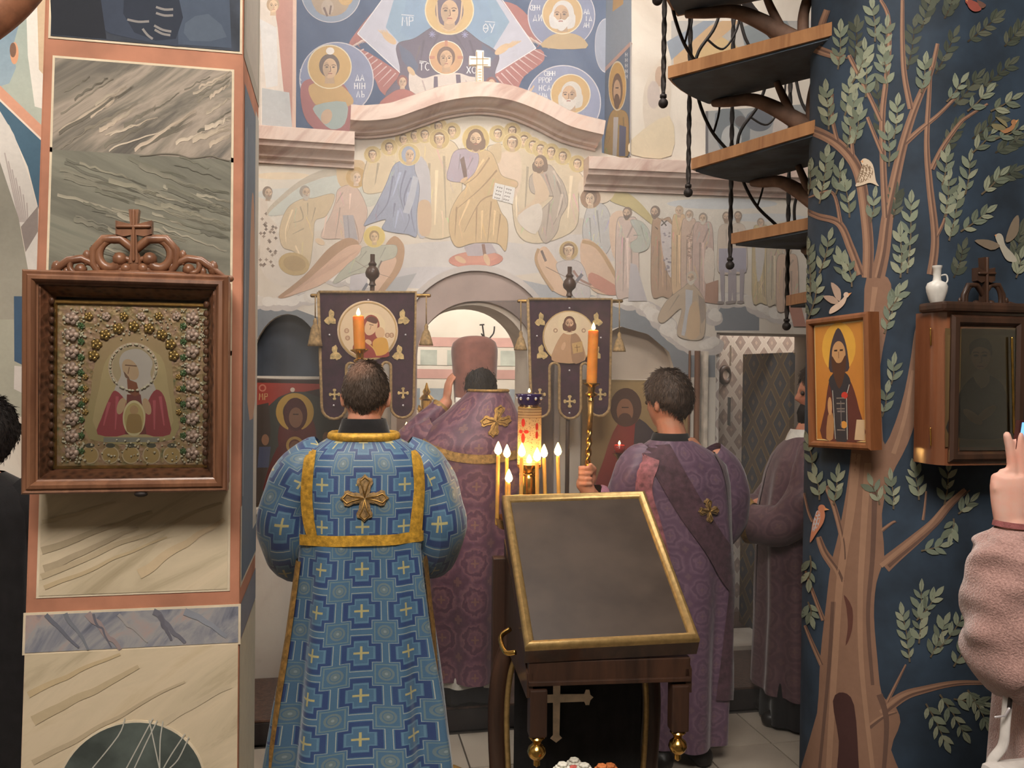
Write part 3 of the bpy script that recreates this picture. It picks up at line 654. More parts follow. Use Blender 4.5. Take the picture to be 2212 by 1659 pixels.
# angel on the right of the throne and the folk behind
fw.poly([(1920, 410), (2010, 405), (2110, 470), (2200, 580), (2210, 620), (2080, 520), (1960, 470)], (194, 176, 116), k=4)
fw.poly([(1780, 370), (1860, 300), (1960, 340), (1980, 420), (1920, 480), (1800, 460)], (220, 200, 176), k=4)
fw.robe([(1830, 500), (1900, 480), (1950, 540), (1960, 700), (1900, 780), (1830, 720), (1800, 640)], (190, 188, 188), [[(1880, 520), (1900, 700)], [(1840, 560), (1850, 700)]], w=10)
fw.poly([(1950, 560), (2030, 530), (2050, 700), (2000, 800), (1960, 740)], (222, 190, 166), k=4)
fw.head(1845, 455, 40, -0.4, (116, 84, 66), halo=(150, 112, 84), skin=(222, 192, 162), hr=1.4, rim=(170, 132, 98))
fw.flush('painted_angel', wall_back)
fw.poly([(1560, 740), (1600, 720), (1660, 800), (1720, 880), (1730, 990), (1640, 960), (1570, 860), (1545, 790)], (216, 178, 148), k=4)
fw.line([(1560, 730), (1545, 790), (1580, 870), (1640, 960)], 16, (180, 140, 96)); fw.line([(1575, 740), (1600, 800)], 14, (96, 76, 76))
fw.poly([(1790, 700), (1840, 680), (1930, 760), (2000, 900), (2020, 960), (1960, 985), (1860, 960), (1800, 850)], (216, 180, 152), k=4)
fw.line([(1800, 690), (1880, 720), (1960, 840), (2020, 960)], 20, (186, 146, 100)); fw.poly([(1850, 860), (1980, 930), (2020, 970), (1940, 985), (1840, 920)], (196, 124, 104), k=3)
fw.robe([(1660, 810), (1780, 800), (1830, 900), (1840, 1000), (1760, 1000), (1690, 900)], (196, 188, 188), [[(1740, 830), (1770, 960)]], w=9)
fw.line([(1750, 850), (1790, 900), (1850, 930)], 12, (150, 104, 92)); fw.line([(1760, 920), (1800, 870)], 18, (80, 84, 104)); fw.line([(1600, 830), (1740, 900), (1900, 960)], 4, (130, 100, 84))
fw.head(1725, 742, 38, 0.0, (116, 82, 58), halo=(176, 144, 88), skin=(214, 180, 146), hr=1.4, band=True)
fw.flush('painted_trumpet_angel', wall_back)
# --- right group of standing saints
fw.xf(*Z6)
def stander(x, y, r, w, h, col, hair, beard, look=-0.4, lt=None, name='painted_saint', col2=None, legs=None):
    fw.robe([(x-w*0.45, y+r*1.2), (x, y+r*0.9), (x+w*0.45, y+r*1.2), (x+w*0.55, y+h*0.45), (x+w*0.5, y+h), (x, y+h*1.02), (x-w*0.5, y+h), (x-w*0.55, y+h*0.45)], col, [[(x-w*0.15, y+h*0.3), (x-w*0.2, y+h*0.95)], [(x+w*0.2, y+h*0.35), (x+w*0.22, y+h*0.95)], [(x+w*0.3, y+r*2), (x-w*0.1, y+h*0.35)]], w=w*0.1, lights=[[(x, y+h*0.3), (x+w*0.04, y+h*0.9)]], col2=col2)
    fw.head(x, y, r, look, hair, beard, skin=(210, 178, 150))
stander(370, 350, 52, 200, 780, (206, 182, 172), (120, 96, 84), (84, 66, 60)); fw.robe([(400, 420), (520, 440), (590, 560), (560, 690), (440, 720), (400, 640), (470, 570)], (180, 184, 174), [[(500, 470), (540, 620)], [(430, 560), (500, 560)]], w=10); fw.poly([(400, 820), (460, 840), (560, 1180), (380, 1180)], (186, 180, 186))
fw.flush('painted_saint', wall_back)
stander(700, 400, 10, 190, 720, (176, 140, 112), None, None); random.seed(2)
fw.poly([(690, 430), (790, 460), (830, 640), (830, 830), (780, 960), (720, 800), (690, 600)], (206, 196, 196), k=3)
for i in range(26): fw.ell(random.uniform(700, 820), random.uniform(470, 900), 13, 10, random.choice([(158, 146, 158), (176, 160, 160), (146, 136, 150)]), n=6)
fw.line([(690, 470), (745, 420)], 12, (60, 52, 52)); fw.line([(695, 415), (740, 470)], 12, (60, 52, 52)); fw.line([(635, 480), (660, 505)], 9, (70, 60, 58))
fw.head(632, 340, 54, -0.4, (112, 92, 84), (110, 90, 80), skin=(206, 174, 148)); fw.flush('painted_bishop', wall_back)
stander(860, 330, 46, 130, 760, (212, 176, 136), (184, 160, 132), None); fw.flush('painted_saint', wall_back)
stander(955, 370, 46, 140, 760, (202, 172, 154), (168, 148, 130), (212, 202, 190), -0.2)
for i in range(26): fw.poly([(925+random.uniform(0, 60), 500+i*12), (935+random.uniform(0, 60), 508+i*12), (925+random.uniform(0, 60), 516+i*12)], (150, 112, 96))
fw.flush('painted_saint', wall_back)
stander(1085, 400, 48, 180, 760, (198, 168, 158), (150, 136, 124), (204, 194, 180), -0.2); fw.poly([(1110, 700), (1190, 720), (1180, 1000), (1100, 990)], (222, 206, 192), k=3); fw.poly([(1110, 1020), (1230, 980), (1230, 1210), (1100, 1190)], (170, 120, 96))
fw.flush('painted_saint', wall_back)
for x, y in ((1305, 385), (1415, 380)):
    fw.robe([(x-60, y+90), (x+60, y+90), (x+85, y+300), (x+75, y+520), (x-75, y+520), (x-85, y+300)], (206, 188, 172), [[(x, y+120), (x, y+280)]], w=9)
    fw.poly([(x-70, y+300), (x+80, y+300), (x+80, y+530), (x-70, y+520)], (160, 156, 176))
    for q in (-38, 40): fw.line([(x+q, y+500), (x+q*0.9, y+700), (x+q*0.8, y+800)], 46, (150, 140, 152), 30); fw.ell(x+q-15, y+810, 34, 14, (120, 106, 108))
    fw.head(x, y, 44, -0.1, (128, 106, 92), (140, 112, 92), skin=(208, 178, 152)); fw.flush('painted_martyr', wall_back)
stander(1630, 440, 40, 150, 740, (204, 182, 138), (150, 124, 104), None, 0); fw.poly([(1580, 560), (1660, 560), (1660, 820), (1600, 1000)], (206, 198, 194), k=3); fw.flush('painted_saint', wall_back)
stander(1760, 560, 40, 140, 640, (196, 180, 156), (150, 124, 104), None, 0); fw.flush('painted_saint', wall_back)
stander(1880, 700, 46, 190, 560, (206, 172, 150), (180, 160, 140), (196, 180, 164), -0.2); fw.poly([(1880, 1180), (2000, 1180), (2060, 1420), (1940, 1420)], (186, 116, 96)); fw.flush('painted_saint', wall_back)
fw.robe([(900, 1050), (960, 1010), (1030, 1060), (1100, 1180), (1110, 1350), (1080, 1530), (930, 1540), (840, 1480), (880, 1250), (720, 1380), (660, 1340), (740, 1180)], (190, 166, 140), [[(960, 1100), (900, 1400)], [(1050, 1150), (1060, 1480)], [(860, 1120), (760, 1280)]], w=14)
fw.poly([(920, 1070), (990, 1080), (980, 1240), (910, 1510), (880, 1500), (920, 1260)], (190, 190, 196)); fw.poly([(960, 1240), (1040, 1200), (1050, 1500), (930, 1520)], (206, 172, 132), k=3); fw.poly([(1040, 1120), (1100, 1170), (1110, 1340), (1070, 1400)], (146, 128, 116))
fw.head(975, 960, 56, -0.4, (196, 184, 168), (206, 196, 182), skin=(210, 178, 150)); fw.flush('painted_kneeling_saint', wall_back)
fw.xf()
# stain on the bare plaster right of the recess and a painted edge
fw.poly([(1392, 190), (1440, 120), (1448, 230), (1430, 320), (1396, 290)], (206, 190, 172), k=4); fw.poly([(1366, 300), (1446, 250), (1450, 336), (1366, 334)], (214, 194, 160), k=3); fw.ell(1425, 165, 10, 22, (176, 140, 112)); fw.ell(1412, 205, 14, 30, (186, 168, 160))
fw.flush('plaster_stain', wall_back)
fw.poly([(562, -60), (637, -60), (634, 285), (562, 285)], (208, 196, 186)); fw.poly([(585, -60), (632, -60), (632, 285), (612, 190), (600, 60)], (172, 110, 100), k=2); fw.poly([(560, 40), (598, 60), (600, 185), (575, 190)], (206, 204, 204)); fw.poly([(566, 190), (625, 200), (632, 285), (566, 285)], (168, 172, 176)); fw.line([(637, -60), (635, 286)], 8, (206, 168, 150), k=0)
fw.head(590, 12, 16, 0.2, (170, 140, 110)); fw.flush('painted_robed_figure', wall_back)
# lower wall: painted dado, ledges, wooden posts between the icons
fw.poly([(440, 812), (700, 822), (700, 1100), (440, 1092)], (96, 72, 60)); fw.flush('painted_icon_field', wall_back)
# icon of the mother with child, left of the gate (a painted panel in the screen)
ic = Paint(lambda x, y, z: PY(x, y, WY-0.03-z)); 
def flatbox(x0, y0, x1, y1, Y, depth, mat, name, parent, b=0.004):
    a, c = PY(x0, y1, Y), PY(x1, y0, Y)
    return mk(name, box(((a.x+c.x)/2, Y+depth/2, (a.z+c.z)/2), (c.x-a.x, depth, c.z-a.z), b), mat, parent)
icl = thing('screen_icon', 'large dim icon of the mother and child with gold halos, set in the altar screen', 'icon', tuple(PY(630, 1090, WY)))
flatbox(470, 820, 742, 1086, WY-0.03, 0.0295, simple('dark_icon_board', (70, 54, 48), 0.5), 'panel', icl)
ic.poly([(475, 825), (738, 830), (738, 905), (690, 840), (640, 850), (575, 900), (475, 960)], (158, 66, 56)); ic.ell(645, 990, 105, 145, (72, 72, 66)); ic.poly([(475, 960), (580, 870), (560, 1084), (475, 1084)], (74, 64, 58), k=3)
ic.ell(642, 945, 42, 62, (104, 50, 46)); ic.poly([(575, 1084), (590, 985), (620, 950), (665, 950), (700, 985), (720, 1084)], (98, 44, 40), k=3)
ic.ring(637, 890, 26, 41, (190, 152, 76), a0=math.pi*0.62, a1=math.pi*2.38); ic.ell(638, 895, 26, 36, (84, 42, 38)); ic.ell(639, 902, 15, 22, (136, 96, 72)); ic.line([(633, 895), (645, 895)], 2.5, (60, 40, 32), k=0)
ic.ring(637, 962, 13, 19, (178, 142, 76)); ic.ell(637, 965, 11, 13, (128, 88, 66)); ic.poly([(605, 1084), (620, 985), (655, 985), (672, 1084)], (150, 104, 64), k=3); ic.text('MP', 560, 850, 14, (196, 160, 110)); ic.ell(632, 842, 5, 5, (220, 200, 180)); ic.ring(567, 838, 5, 8, (190, 120, 100))
ic.ell(573, 950, 8, 12, (140, 104, 82)); ic.poly([(560, 965), (585, 965), (580, 1010), (556, 1010)], (80, 84, 104)); ic.ell(705, 945, 8, 12, (140, 104, 82)); ic.poly([(692, 960), (720, 960), (722, 1010), (694, 1010)], (150, 116, 76))
ic.flush('painting', icl, ICONPAINT)
icr = thing('screen_icon', 'large dim icon of a dark-haired bearded man in red, set in the altar screen', 'icon', tuple(PY(1380, 1090, WY)))
flatbox(1255, 822, 1490, 1092, WY-0.03, 0.0295, simple('ochre_icon_board', (150, 124, 84), 0.5), 'panel', icr)
ic.poly([(1258, 825), (1487, 825), (1487, 1088), (1258, 1088)], (164, 136, 92), (132, 106, 74)); ic.poly([(1290, 1088), (1305, 990), (1335, 915), (1370, 905), (1405, 925), (1440, 990), (1460, 1088)], (140, 50, 46), k=3); ic.poly([(1372, 915), (1410, 930), (1450, 1000), (1460, 1088), (1380, 1088)], (70, 58, 62), k=3)
ic.ell(1352, 880, 34, 42, (82, 54, 44)); ic.ell(1350, 888, 18, 27, (146, 100, 74)); ic.ell(1350, 907, 15, 15, (90, 58, 46)); ic.line([(1343, 880), (1358, 880)], 2.5, (60, 40, 32), k=0)
ic.flush('painting', icr, ICONPAINT)
# dado ledge and panels
LEDGE = simple('pale_ledge_stone', (204, 190, 176), 0.7, 0, 0.06)
for xa, xb in ((470, 900), (1150, 1500)):
    a, b = PY(xa, 1095, WY), PY(xb, 1095, WY)
    mk('ledge', box(((a.x+b.x)/2, WY-0.03, (PY(600, 1100, WY).z)), (b.x-a.x, 0.075, 0.03), 0.006), LEDGE, wall_back)
# wooden posts at the right end of the screen
for x0, x1, mm in ((1477, 1487, WOODRED), (1490, 1507, WOODRED), (1508, 1522, simple('pale_post_paint', (206, 192, 176), 0.7))):
    a, b = PY(x0, 1180, WY), PY(x1, 820, WY)
    mk('post', lathe([((b.x-a.x)/2, 0), ((b.x-a.x)/2, 1.66)], ((a.x+b.x)/2, WY-0.03, 0.112), 12) if mm is WOODRED else box(((a.x+b.x)/2, WY-0.02, 0.94), (b.x-a.x, 0.06, 1.66), 0.004), mm, wall_back, 40)

# ------------------------------------------------------------------ recess fresco: the mother with raised hands, medallions of prophets
rw = Paint(lambda x, y, z: PY(x, y, RYW-z)); rw.tint = ((196, 192, 196), 0.20); rw.xf(*Z4)
RED = (166, 92, 84)
for s_ in (-1, 1):   # red wings around the pale diamond
    X0 = lambda x: 1065+s_*(x-1065) if s_ > 0 else 1065-(x-1065)
    rw.poly([(X0(1240), 0), (X0(1300), 0), (X0(1440), 30), (X0(1560), 160), (X0(1610), 250), (X0(1480), 200), (X0(1360), 90)], RED, k=4)
    rw.poly([(X0(1545), 270), (X0(1590), 330), (X0(1480), 420), (X0(1420), 520), (X0(1250), 580), (X0(1230), 470), (X0(1330), 400)], RED, k=4)
    for i in range(9):
        a = i/8.; rw.line([(X0(1330+200*a), 420-150*a), (X0(1400+205*a), 500-190*a)], 8, (204, 176, 172), 2)
        rw.line([(X0(1350+230*a), 60+170*a), (X0(1300+250*a), 70+190*a)], 9, (150, 80, 74), 4)
    for i in range(6): rw.line([(X0(1440+25*i), 160+15*i), (X0(1520+20*i), 230+8*i)], 6, (214, 190, 176), 2)
rw.flush('painted_red_seraph_wings', wall_recess)
rw.poly([(820, -160), (1240, -160), (1545, 265), (1330, 400), (1070, 640), (800, 400), (565, 185)], (190, 190, 204)); rw.poly([(800, -120), (1250, -120), (1400, 120), (1290, 300), (1065, 420), (850, 300), (720, 150)], (128, 160, 186))
rw.poly([(850, -100), (1250, -100), (1330, 180), (1065, 300), (800, 180)], (120, 152, 182))
rw.line([(565, 185), (800, 400), (830, 440)], 5, (228, 224, 224), k=0); rw.line([(1545, 265), (1330, 400)], 5, (228, 224, 224), k=0); rw.line([(565, 185), (830, -180)], 5, (228, 224, 224), k=0); rw.line([(1545, 265), (1250, -160)], 5, (228, 224, 224), k=0)
rw.flush('painted_pale_diamond', wall_recess)
rw.robe([(880, 210), (1000, 140), (1130, 150), (1230, 220), (1340, 300), (1320, 420), (1400, 560), (750, 560), (800, 400), (780, 250)], (88, 78, 100), [[(930, 220), (900, 400)], [(1010, 190), (960, 300)], [(1180, 220), (1250, 420)], [(1100, 190), (1170, 300)]], dk=(68, 58, 82), w=12)
rw.poly([(790, 240), (860, 290), (900, 360), (880, 420), (810, 330)], (72, 88, 118)); rw.poly([(1250, 240), (1330, 300), (1310, 330), (1240, 360)], (72, 88, 118))
for x, y, a in ((740, 210, 0.7), (1360, 270, -0.6)):
    rw.ell(x, y, 48, 20, (212, 178, 134), a)
    for i in range(4): rw.line([(x-(20 if a > 0 else -20)+8*i, y-10), (x-(62 if a > 0 else -62)+14*i, y-46)], 9, (212, 178, 134), 5)
rw.head(1070, 60, 80, 0.05, veil=(88, 72, 92), halo=(206, 170, 104), skin=(206, 168, 128), hr=1.7, rim=(226, 206, 170))
rw.line([(1000, 10), (1010, 120), (1065, 170), (1125, 120), (1140, 10)], 9, (206, 172, 130))
for x, y in ((975, 188), (1155, 190)):
    for i in range(4): rw.line([(x-18*math.cos(i*0.785), y-18*math.sin(i*0.785)), (x+18*math.cos(i*0.785), y+18*math.sin(i*0.785))], 4, (150, 150, 190), k=0)
rw.poly([(900, 560), (850, 390), (920, 430), (1000, 410), (1110, 400), (1180, 420), (1250, 440), (1280, 560)], (216, 202, 190), k=4); rw.poly([(985, 420), (1005, 420), (1010, 560), (980, 560)], (90, 74, 96)); rw.poly([(1105, 410), (1130, 410), (1140, 560), (1115, 560)], (90, 74, 96)); rw.line([(920, 440), (960, 560)], 8, (186, 166, 160)); rw.line([(1160, 440), (1200, 560)], 8, (186, 166, 160))
rw.ell(860, 390, 30, 14, (212, 178, 134), 0.9)
rw.head(1052, 320, 58, 0.05, (112, 78, 58), halo=(206, 156, 104), skin=(210, 170, 128), hr=1.62, rim=(232, 222, 200))
for a in (-1.57, 0, 3.14): rw.line([(1052+62*math.cos(a), 315+62*math.sin(a)), (1052+92*math.cos(a), 315+92*math.sin(a))], 16, (190, 122, 92), k=0)
rw.text('TC', 905, 345, 42, (226, 226, 226), gap=1.2, lw=5); rw.text('XC', 1165, 365, 38, (226, 226, 226), gap=1.2, lw=5); rw.line([(905, 335), (945, 340)], 4, (226, 226, 226), k=0); rw.text('MP', 810, 92, 50, (222, 222, 226), gap=1.15, lw=5); rw.line([(805, 80), (875, 86)], 4, (222, 222, 226), k=0); rw.text('FY', 1255, 130, 50, (222, 222, 226), gap=1.1, lw=5); rw.line([(1265, 118), (1320, 122)], 4, (222, 222, 226), k=0)
rw.flush('painted_mother_with_raised_hands', wall_recess)
for x, y in ((812, 450), (1300, 460)):
    rw.head(x, y, 34, 0.2, (140, 70, 62), skin=(214, 180, 146)); rw.robe([(x-120, 580), (x-60, y+60), (x, y+40), (x+60, y+60), (x+120, 580)], (172, 92, 80), w=6); rw.flush('painted_seraph', wall_recess)
def medallion(x, y, r, col, fn):
    rw.ell(x, y, r, r, col, n=40); rw.ring(x, y, r*0.972, r, (206, 200, 204), 48); fn(); rw.flush('painted_medallion', wall_recess)
def daniel():
    rw.poly([(255, 560), (260, 460), (330, 430), (470, 450), (530, 540), (545, 690), (500, 745), (380, 735), (290, 670)], (166, 88, 86), k=4); rw.poly([(300, 470), (430, 450), (510, 500), (540, 570), (420, 600), (330, 570)], (200, 158, 88), k=4); rw.poly([(330, 580), (500, 560), (495, 680), (420, 710), (345, 640)], (160, 176, 170), k=3); rw.ell(395, 640, 30, 42, (206, 170, 134), 0.3)
    rw.head(412, 370, 66, 0.15, (92, 70, 58), halo=(206, 164, 90), skin=(212, 174, 132), hr=1.85, rim=(228, 214, 180)); rw.ell(415, 280, 23, 20, (236, 228, 220))
    rw.text('DA', 555, 410, 34, (230, 230, 230), lw=5); rw.text('NIN', 548, 455, 34, (230, 230, 230), lw=5, gap=0.95); rw.text('Lb', 560, 500, 34, (230, 230, 230), lw=5)
    for q in (380, 430, 455): rw.line([(250, q), (256, q+14)], 4, (220, 220, 220), k=0)
medallion(450, 435, 205, (130, 140, 172), daniel)
def isaiah():
    rw.poly([(1580, 760), (1620, 640), (1680, 610), (1760, 620), (1840, 680), (1860, 780)], (150, 132, 130), k=4); rw.poly([(1650, 640), (1720, 640), (1770, 690), (1740, 780), (1640, 760)], (196, 190, 186), k=3); rw.ell(1525, 530, 30, 18, (206, 172, 134), -0.6); rw.line([(1510, 510), (1535, 470)], 9, (206, 172, 134)); rw.line([(1500, 515), (1520, 485)], 8, (206, 172, 134)); rw.poly([(1510, 545), (1560, 540), (1640, 620), (1600, 660)], (180, 168, 172), k=2)
    rw.head(1735, 520, 66, -0.5, (206, 200, 190), (214, 206, 196), halo=(202, 162, 92), skin=(204, 166, 126), hr=1.68, rim=(226, 212, 180), long=True)
    rw.text('CVNN', 1590, 390, 26, (226, 226, 226), lw=4, gap=0.95); rw.text('PROR', 1560, 425, 30, (226, 226, 226), lw=4, gap=1.0); rw.text('NCA', 1562, 468, 30, (226, 226, 226), lw=4); rw.text('NJ', 1566, 512, 30, (226, 226, 226), lw=4)
medallion(1695, 565, 208, (134, 144, 176), isaiah)
def david():
    rw.poly([(1580, 260), (1620, 200), (1700, 180), (1790, 200), (1820, 265)], (190, 160, 110), k=3)
    rw.head(1690, 80, 70, -0.4, (210, 206, 202), (216, 212, 206), halo=(202, 164, 104), skin=(202, 164, 126), hr=1.6, rim=(226, 212, 180), long=True)
    rw.text('CVNN', 1512, 28, 28, (220, 220, 220), lw=4, gap=0.75); rw.text('DU', 1530, 80, 36, (220, 220, 220), lw=4); rw.text('AD', 1808, 50, 28, (220, 220, 220), lw=4, gap=0.9); rw.text('ID', 1815, 88, 28, (220, 220, 220), lw=4); rw.text('AN', 1806, 124, 28, (220, 220, 220), lw=4, gap=0.9)
medallion(1685, 85, 186, (122, 132, 164), david)
def top_left():
    rw.poly([(310, -40), (420, -60), (520, -20), (500, 60), (420, 90), (340, 60)], (176, 150, 120), k=3); rw.ell(400, 40, 34, 44, (190, 170, 150)); rw.line([(380, 40), (400, 90)], 12, (110, 80, 66)); rw.line([(420, 30), (412, 80)], 10, (110, 80, 66)); rw.ell(500, -10, 40, 40, (206, 164, 96))
medallion(420, -40, 165, (134, 150, 172), top_left)
rw.ell(1930, 250, 62, 150, (150, 158, 176), n=30); rw.ring(1930, 250, 60, 62, (206, 200, 204), sy=2.4); rw.flush('painted_medallion', wall_recess)
rw.xf()
# reveal of the recess on the right with a standing saint; and on the left
def revmap(x, y, z): p = PX(x, y, rr-z); return p
wall_reveal = struct('wall_reveal', box((rr+0.03, (WY+RYW)/2+0.02, 3.6), (0.06, RYW-WY, 2.2)), SLATE)
rv = Paint(revmap); rv.xf(1300, 0, 2.371)
rv.poly([(8, 360), (152, 215), (145, 800), (8, 800)], (104, 116, 136)); rv.poly([(8, -60), (152, -60), (152, 215), (8, 360)], (150, 160, 172)); rv.line([(8, 365), (152, 218)], 16, (206, 166, 150), k=0); rv.poly([(60, -60), (110, -60), (110, 20), (55, 60)], (202, 160, 104))
rv.line([(10, 366), (8, 800)], 6, (206, 200, 196), k=0); rv.line([(148, 215), (146, 800)], 6, (206, 200, 196), k=0)
rv.robe([(45, 580), (90, 560), (132, 590), (138, 700), (130, 800), (20, 800), (18, 700)], (186, 150, 92), [[(80, 600), (70, 780)], [(110, 600), (118, 780)]], w=8); rv.poly([(60, 600), (85, 600), (75, 800), (55, 800)], (206, 196, 190)); rv.poly([(90, 640), (125, 650), (120, 800), (88, 800)], (104, 104, 130))
rv.ell(80, 440, 46, 128, (208, 164, 92)); rv.ring(80, 440, 43, 46, (228, 212, 180), sy=2.78); rv.ell(80, 460, 27, 85, (120, 88, 66)); rv.ell(78, 470, 19, 62, (206, 168, 130)); rv.ell(77, 520, 15, 40, (112, 82, 62)); rv.line([(70, 450), (86, 450)], 6, (80, 56, 44), k=0)
for i in range(5): rv.text('N', 120, 270+i*28, 20, (206, 206, 206), lw=4)
rv.flush('painted_saint', wall_reveal)
struct('wall_reveal_opposite', box((rl-0.03, (WY+RYW)/2+0.02, 3.6), (0.06, RYW-WY, 2.2)), SLATE)

# ------------------------------------------------------------------ far left: the painted aisle wall seen past the pillar
lw = Paint(lambda x, y, z: PY(x, y, WY-z))
lw.poly([(-160, 0), (110, 0), (110, 300), (-160, 300)], (150, 160, 152), (176, 178, 164)); lw.poly([(-160, -30), (40, -30), (28, 100), (20, 180), (-160, 200)], (98, 122, 138), (150, 166, 176), k=2); lw.poly([(55, -30), (110, -30), (110, 240), (75, 230), (60, 120)], (216, 208, 198)); lw.poly([(80, 0), (110, 0), (110, 180), (84, 150)], (196, 170, 140)); lw.ell(31, 115, 9, 24, (206, 150, 116)); lw.ell(28, 108, 7, 16, (120, 90, 74))
lw.poly([(-160, 70), (0, 215), (90, 300), (110, 320), (110, 560), (88, 470), (60, 360), (20, 270), (-160, 160)], (74, 100, 118)); lw.line([(-160, 40), (0, 200), (110, 305)], 22, (206, 150, 124), k=0); lw.line([(-160, 56), (0, 216), (110, 321)], 4, (226, 206, 190), k=0)
lw.poly([(-160, 130), (0, 240), (30, 290), (62, 380), (84, 460), (110, 640), (60, 600), (50, 500), (0, 400), (-160, 330)], (206, 198, 190)); 
for i in range(7): lw.line([(10+i*8, 330+i*18), (42+i*3, 480)], 3, (176, 164, 158), k=0)
lw.poly([(45, 490), (82, 445), (82, 500), (55, 545)], (140, 128, 122)); lw.poly([(-160, 300), (0, 350), (40, 470), (62, 590), (66, 700), (-160, 700)], (134, 130, 118), (158, 152, 138), k=0)  # last shape: grey gradient laying the arch's shadow into the wall colour
lw.poly([(-160, 690), (66, 690), (60, 900), (-160, 900)], (168, 164, 148)); lw.poly([(30, 640), (56, 640), (52, 790), (31, 780)], (66, 88, 112)); lw.poly([(31, 790), (52, 792), (50, 850), (30, 840)], (206, 196, 188))
lw.flush('painted_aisle_and_shade', wall_back)
# near arch edge crossing the top left corner
SALB = simple('shaded_salmon_arch', (150, 100, 72), 0.75)  # salmon darkened so the arch's shade sits in its colour
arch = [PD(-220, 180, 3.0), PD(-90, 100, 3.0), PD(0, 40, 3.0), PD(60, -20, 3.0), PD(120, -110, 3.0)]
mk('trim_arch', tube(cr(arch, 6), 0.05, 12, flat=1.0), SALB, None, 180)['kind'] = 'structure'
# ------------------------------------------------------------------ square pillar on the left, painted as marble
PY0, PX0, PX1, PY1 = 2.35, -0.742, -0.243, 2.80
pillar = struct('wall_pillar', box(((PX0+PX1)/2, (PY0+PY1)/2, 2.32), (PX1-PX0, PY1-PY0, 4.76), 0.006), SALMON)
def ppanel(name, x0, z0, x1, z1, mat, lift=0.002, line=True):
    if line: mk('painted_line', box(((x0+x1)/2, PY0-0.001, (z0+z1)/2), (x1-x0+0.012, 0.002, z1-z0+0.012)), CREAMLINE, pillar)
    return mk(name, box(((x0+x1)/2, PY0-lift, (z0+z1)/2), (x1-x0, 0.003, z1-z0)), mat, pillar)
zb = lambda y: PY(290, y, PY0).z
A0, A1 = PX0+0.030, PX1-0.030
ppanel('painted_panel', A0-0.012, zb(93), A1+0.02, 3.9, simple('night_scene_fresco', (56, 62, 74), 0.75, 0, 0.25, 7))
ppanel('painted_panel', A0, zb(760), A1, zb(334), GREENM2)
ppanel('painted_panel', A0, zb(334), A1, zb(139), GREENMARBLE, line=False)
mk('painted_line', box(((A0+A1)/2, PY0-0.001, (zb(334)+zb(139))/2), (A1-A0+0.012, 0.002, zb(139)-zb(334)+0.012)), CREAMLINE, pillar)
ppanel('painted_panel', A0, zb(1279), A1, zb(760), CREAMMARBLE)
ppanel('painted_panel', PX0+0.003, zb(1398), PX1-0.003, zb(1319), BLUEMARBLE)
ppanel('painted_panel', PX0+0.003, 0.02, PX1-0.003, zb(1402), CREAMMARBLE, line=False)
pw = Paint(lambda x, y, z: PY(x, y, PY0-0.0035-z))
VT = ((146, 140, 124), 0.25)
pw.tint = ((46, 50, 60), 0.45)
# dark night scene above: robed feet and sandals
pw.poly([(215, 0), (390, 0), (400, 80), (380, 100), (270, 80), (220, 60)], (70, 80, 100), k=2); pw.poly([(385, -20), (495, -20), (500, 104), (385, 96)], (92, 106, 128)); pw.poly([(400, 50), (450, 30), (490, 80), (410, 88)], (108, 122, 142), k=2); pw.poly([(108, -20), (215, -20), (230, 84), (112, 74)], (36, 38, 44)); pw.poly([(268, -10), (385, -10), (380, 84), (290, 70)], (48, 56, 72), k=2)
for a, b in (((275, 42), (322, 46)), ((337, 15), (374, 20)), ((337, 28), (374, 33)), ((333, 55), (370, 68)), ((334, 64), (368, 76)), ((308, 62), (330, 84))): pw.line([a, ((a[0]+b[0])/2, (a[1]+b[1])/2+3), b], 5, (176, 170, 166), k=3)
pw.flush('painted_night_figures', pillar); pw.tint = VT
# light and dark diagonal veins of the tall panel
random.seed(11)
def wob(a, b, n=9, amp=6): return [(a[0]+(b[0]-a[0])*i/n+random.uniform(-amp, amp)*0.4, a[1]+(b[1]-a[1])*i/n+random.uniform(-amp, amp)) for i in range(n+1)]
def streaks(n, y0, y1, slope, cols, x0=118, x1=497):
    for i in range(n):
        ln = random.uniform(50, 200); xa = random.uniform(x0, x1-40); xb = min(x1, xa+ln); ya = random.uniform(y0, y1); sl = slope*random.uniform(0.75, 1.25); yb = ya+(xb-xa)*sl
        if not (y0 < yb < y1): continue
        pts = wob((xa, ya), (xb, yb), 10, 3); c = random.choice(cols); w = random.uniform(1.5, 7)
        for k in range(3): pw.line([(p[0], p[1]+k*w*0.45) for p in pts], w*(1-0.25*k), tuple(v*(1+0.05*k) for v in c), 0.5, 2)
streaks(46, 150, 328, -0.62, ((96, 90, 82), (112, 106, 96), (196, 178, 160), (178, 164, 148), (128, 120, 108)))
streaks(22, 250, 330, -0.45, ((206, 190, 172), (190, 174, 156)), 220)
streaks(60, 335, 590, 0.34, ((142, 138, 122), (106, 106, 94), (158, 152, 136), (120, 118, 106), (92, 92, 84)))
pw.line(wob((300, 332), (497, 342)), 2.5, (110, 102, 92), k=2)
pw.flush('painted_vein', pillar)
pw.tint = ((206, 190, 162), 0.5)
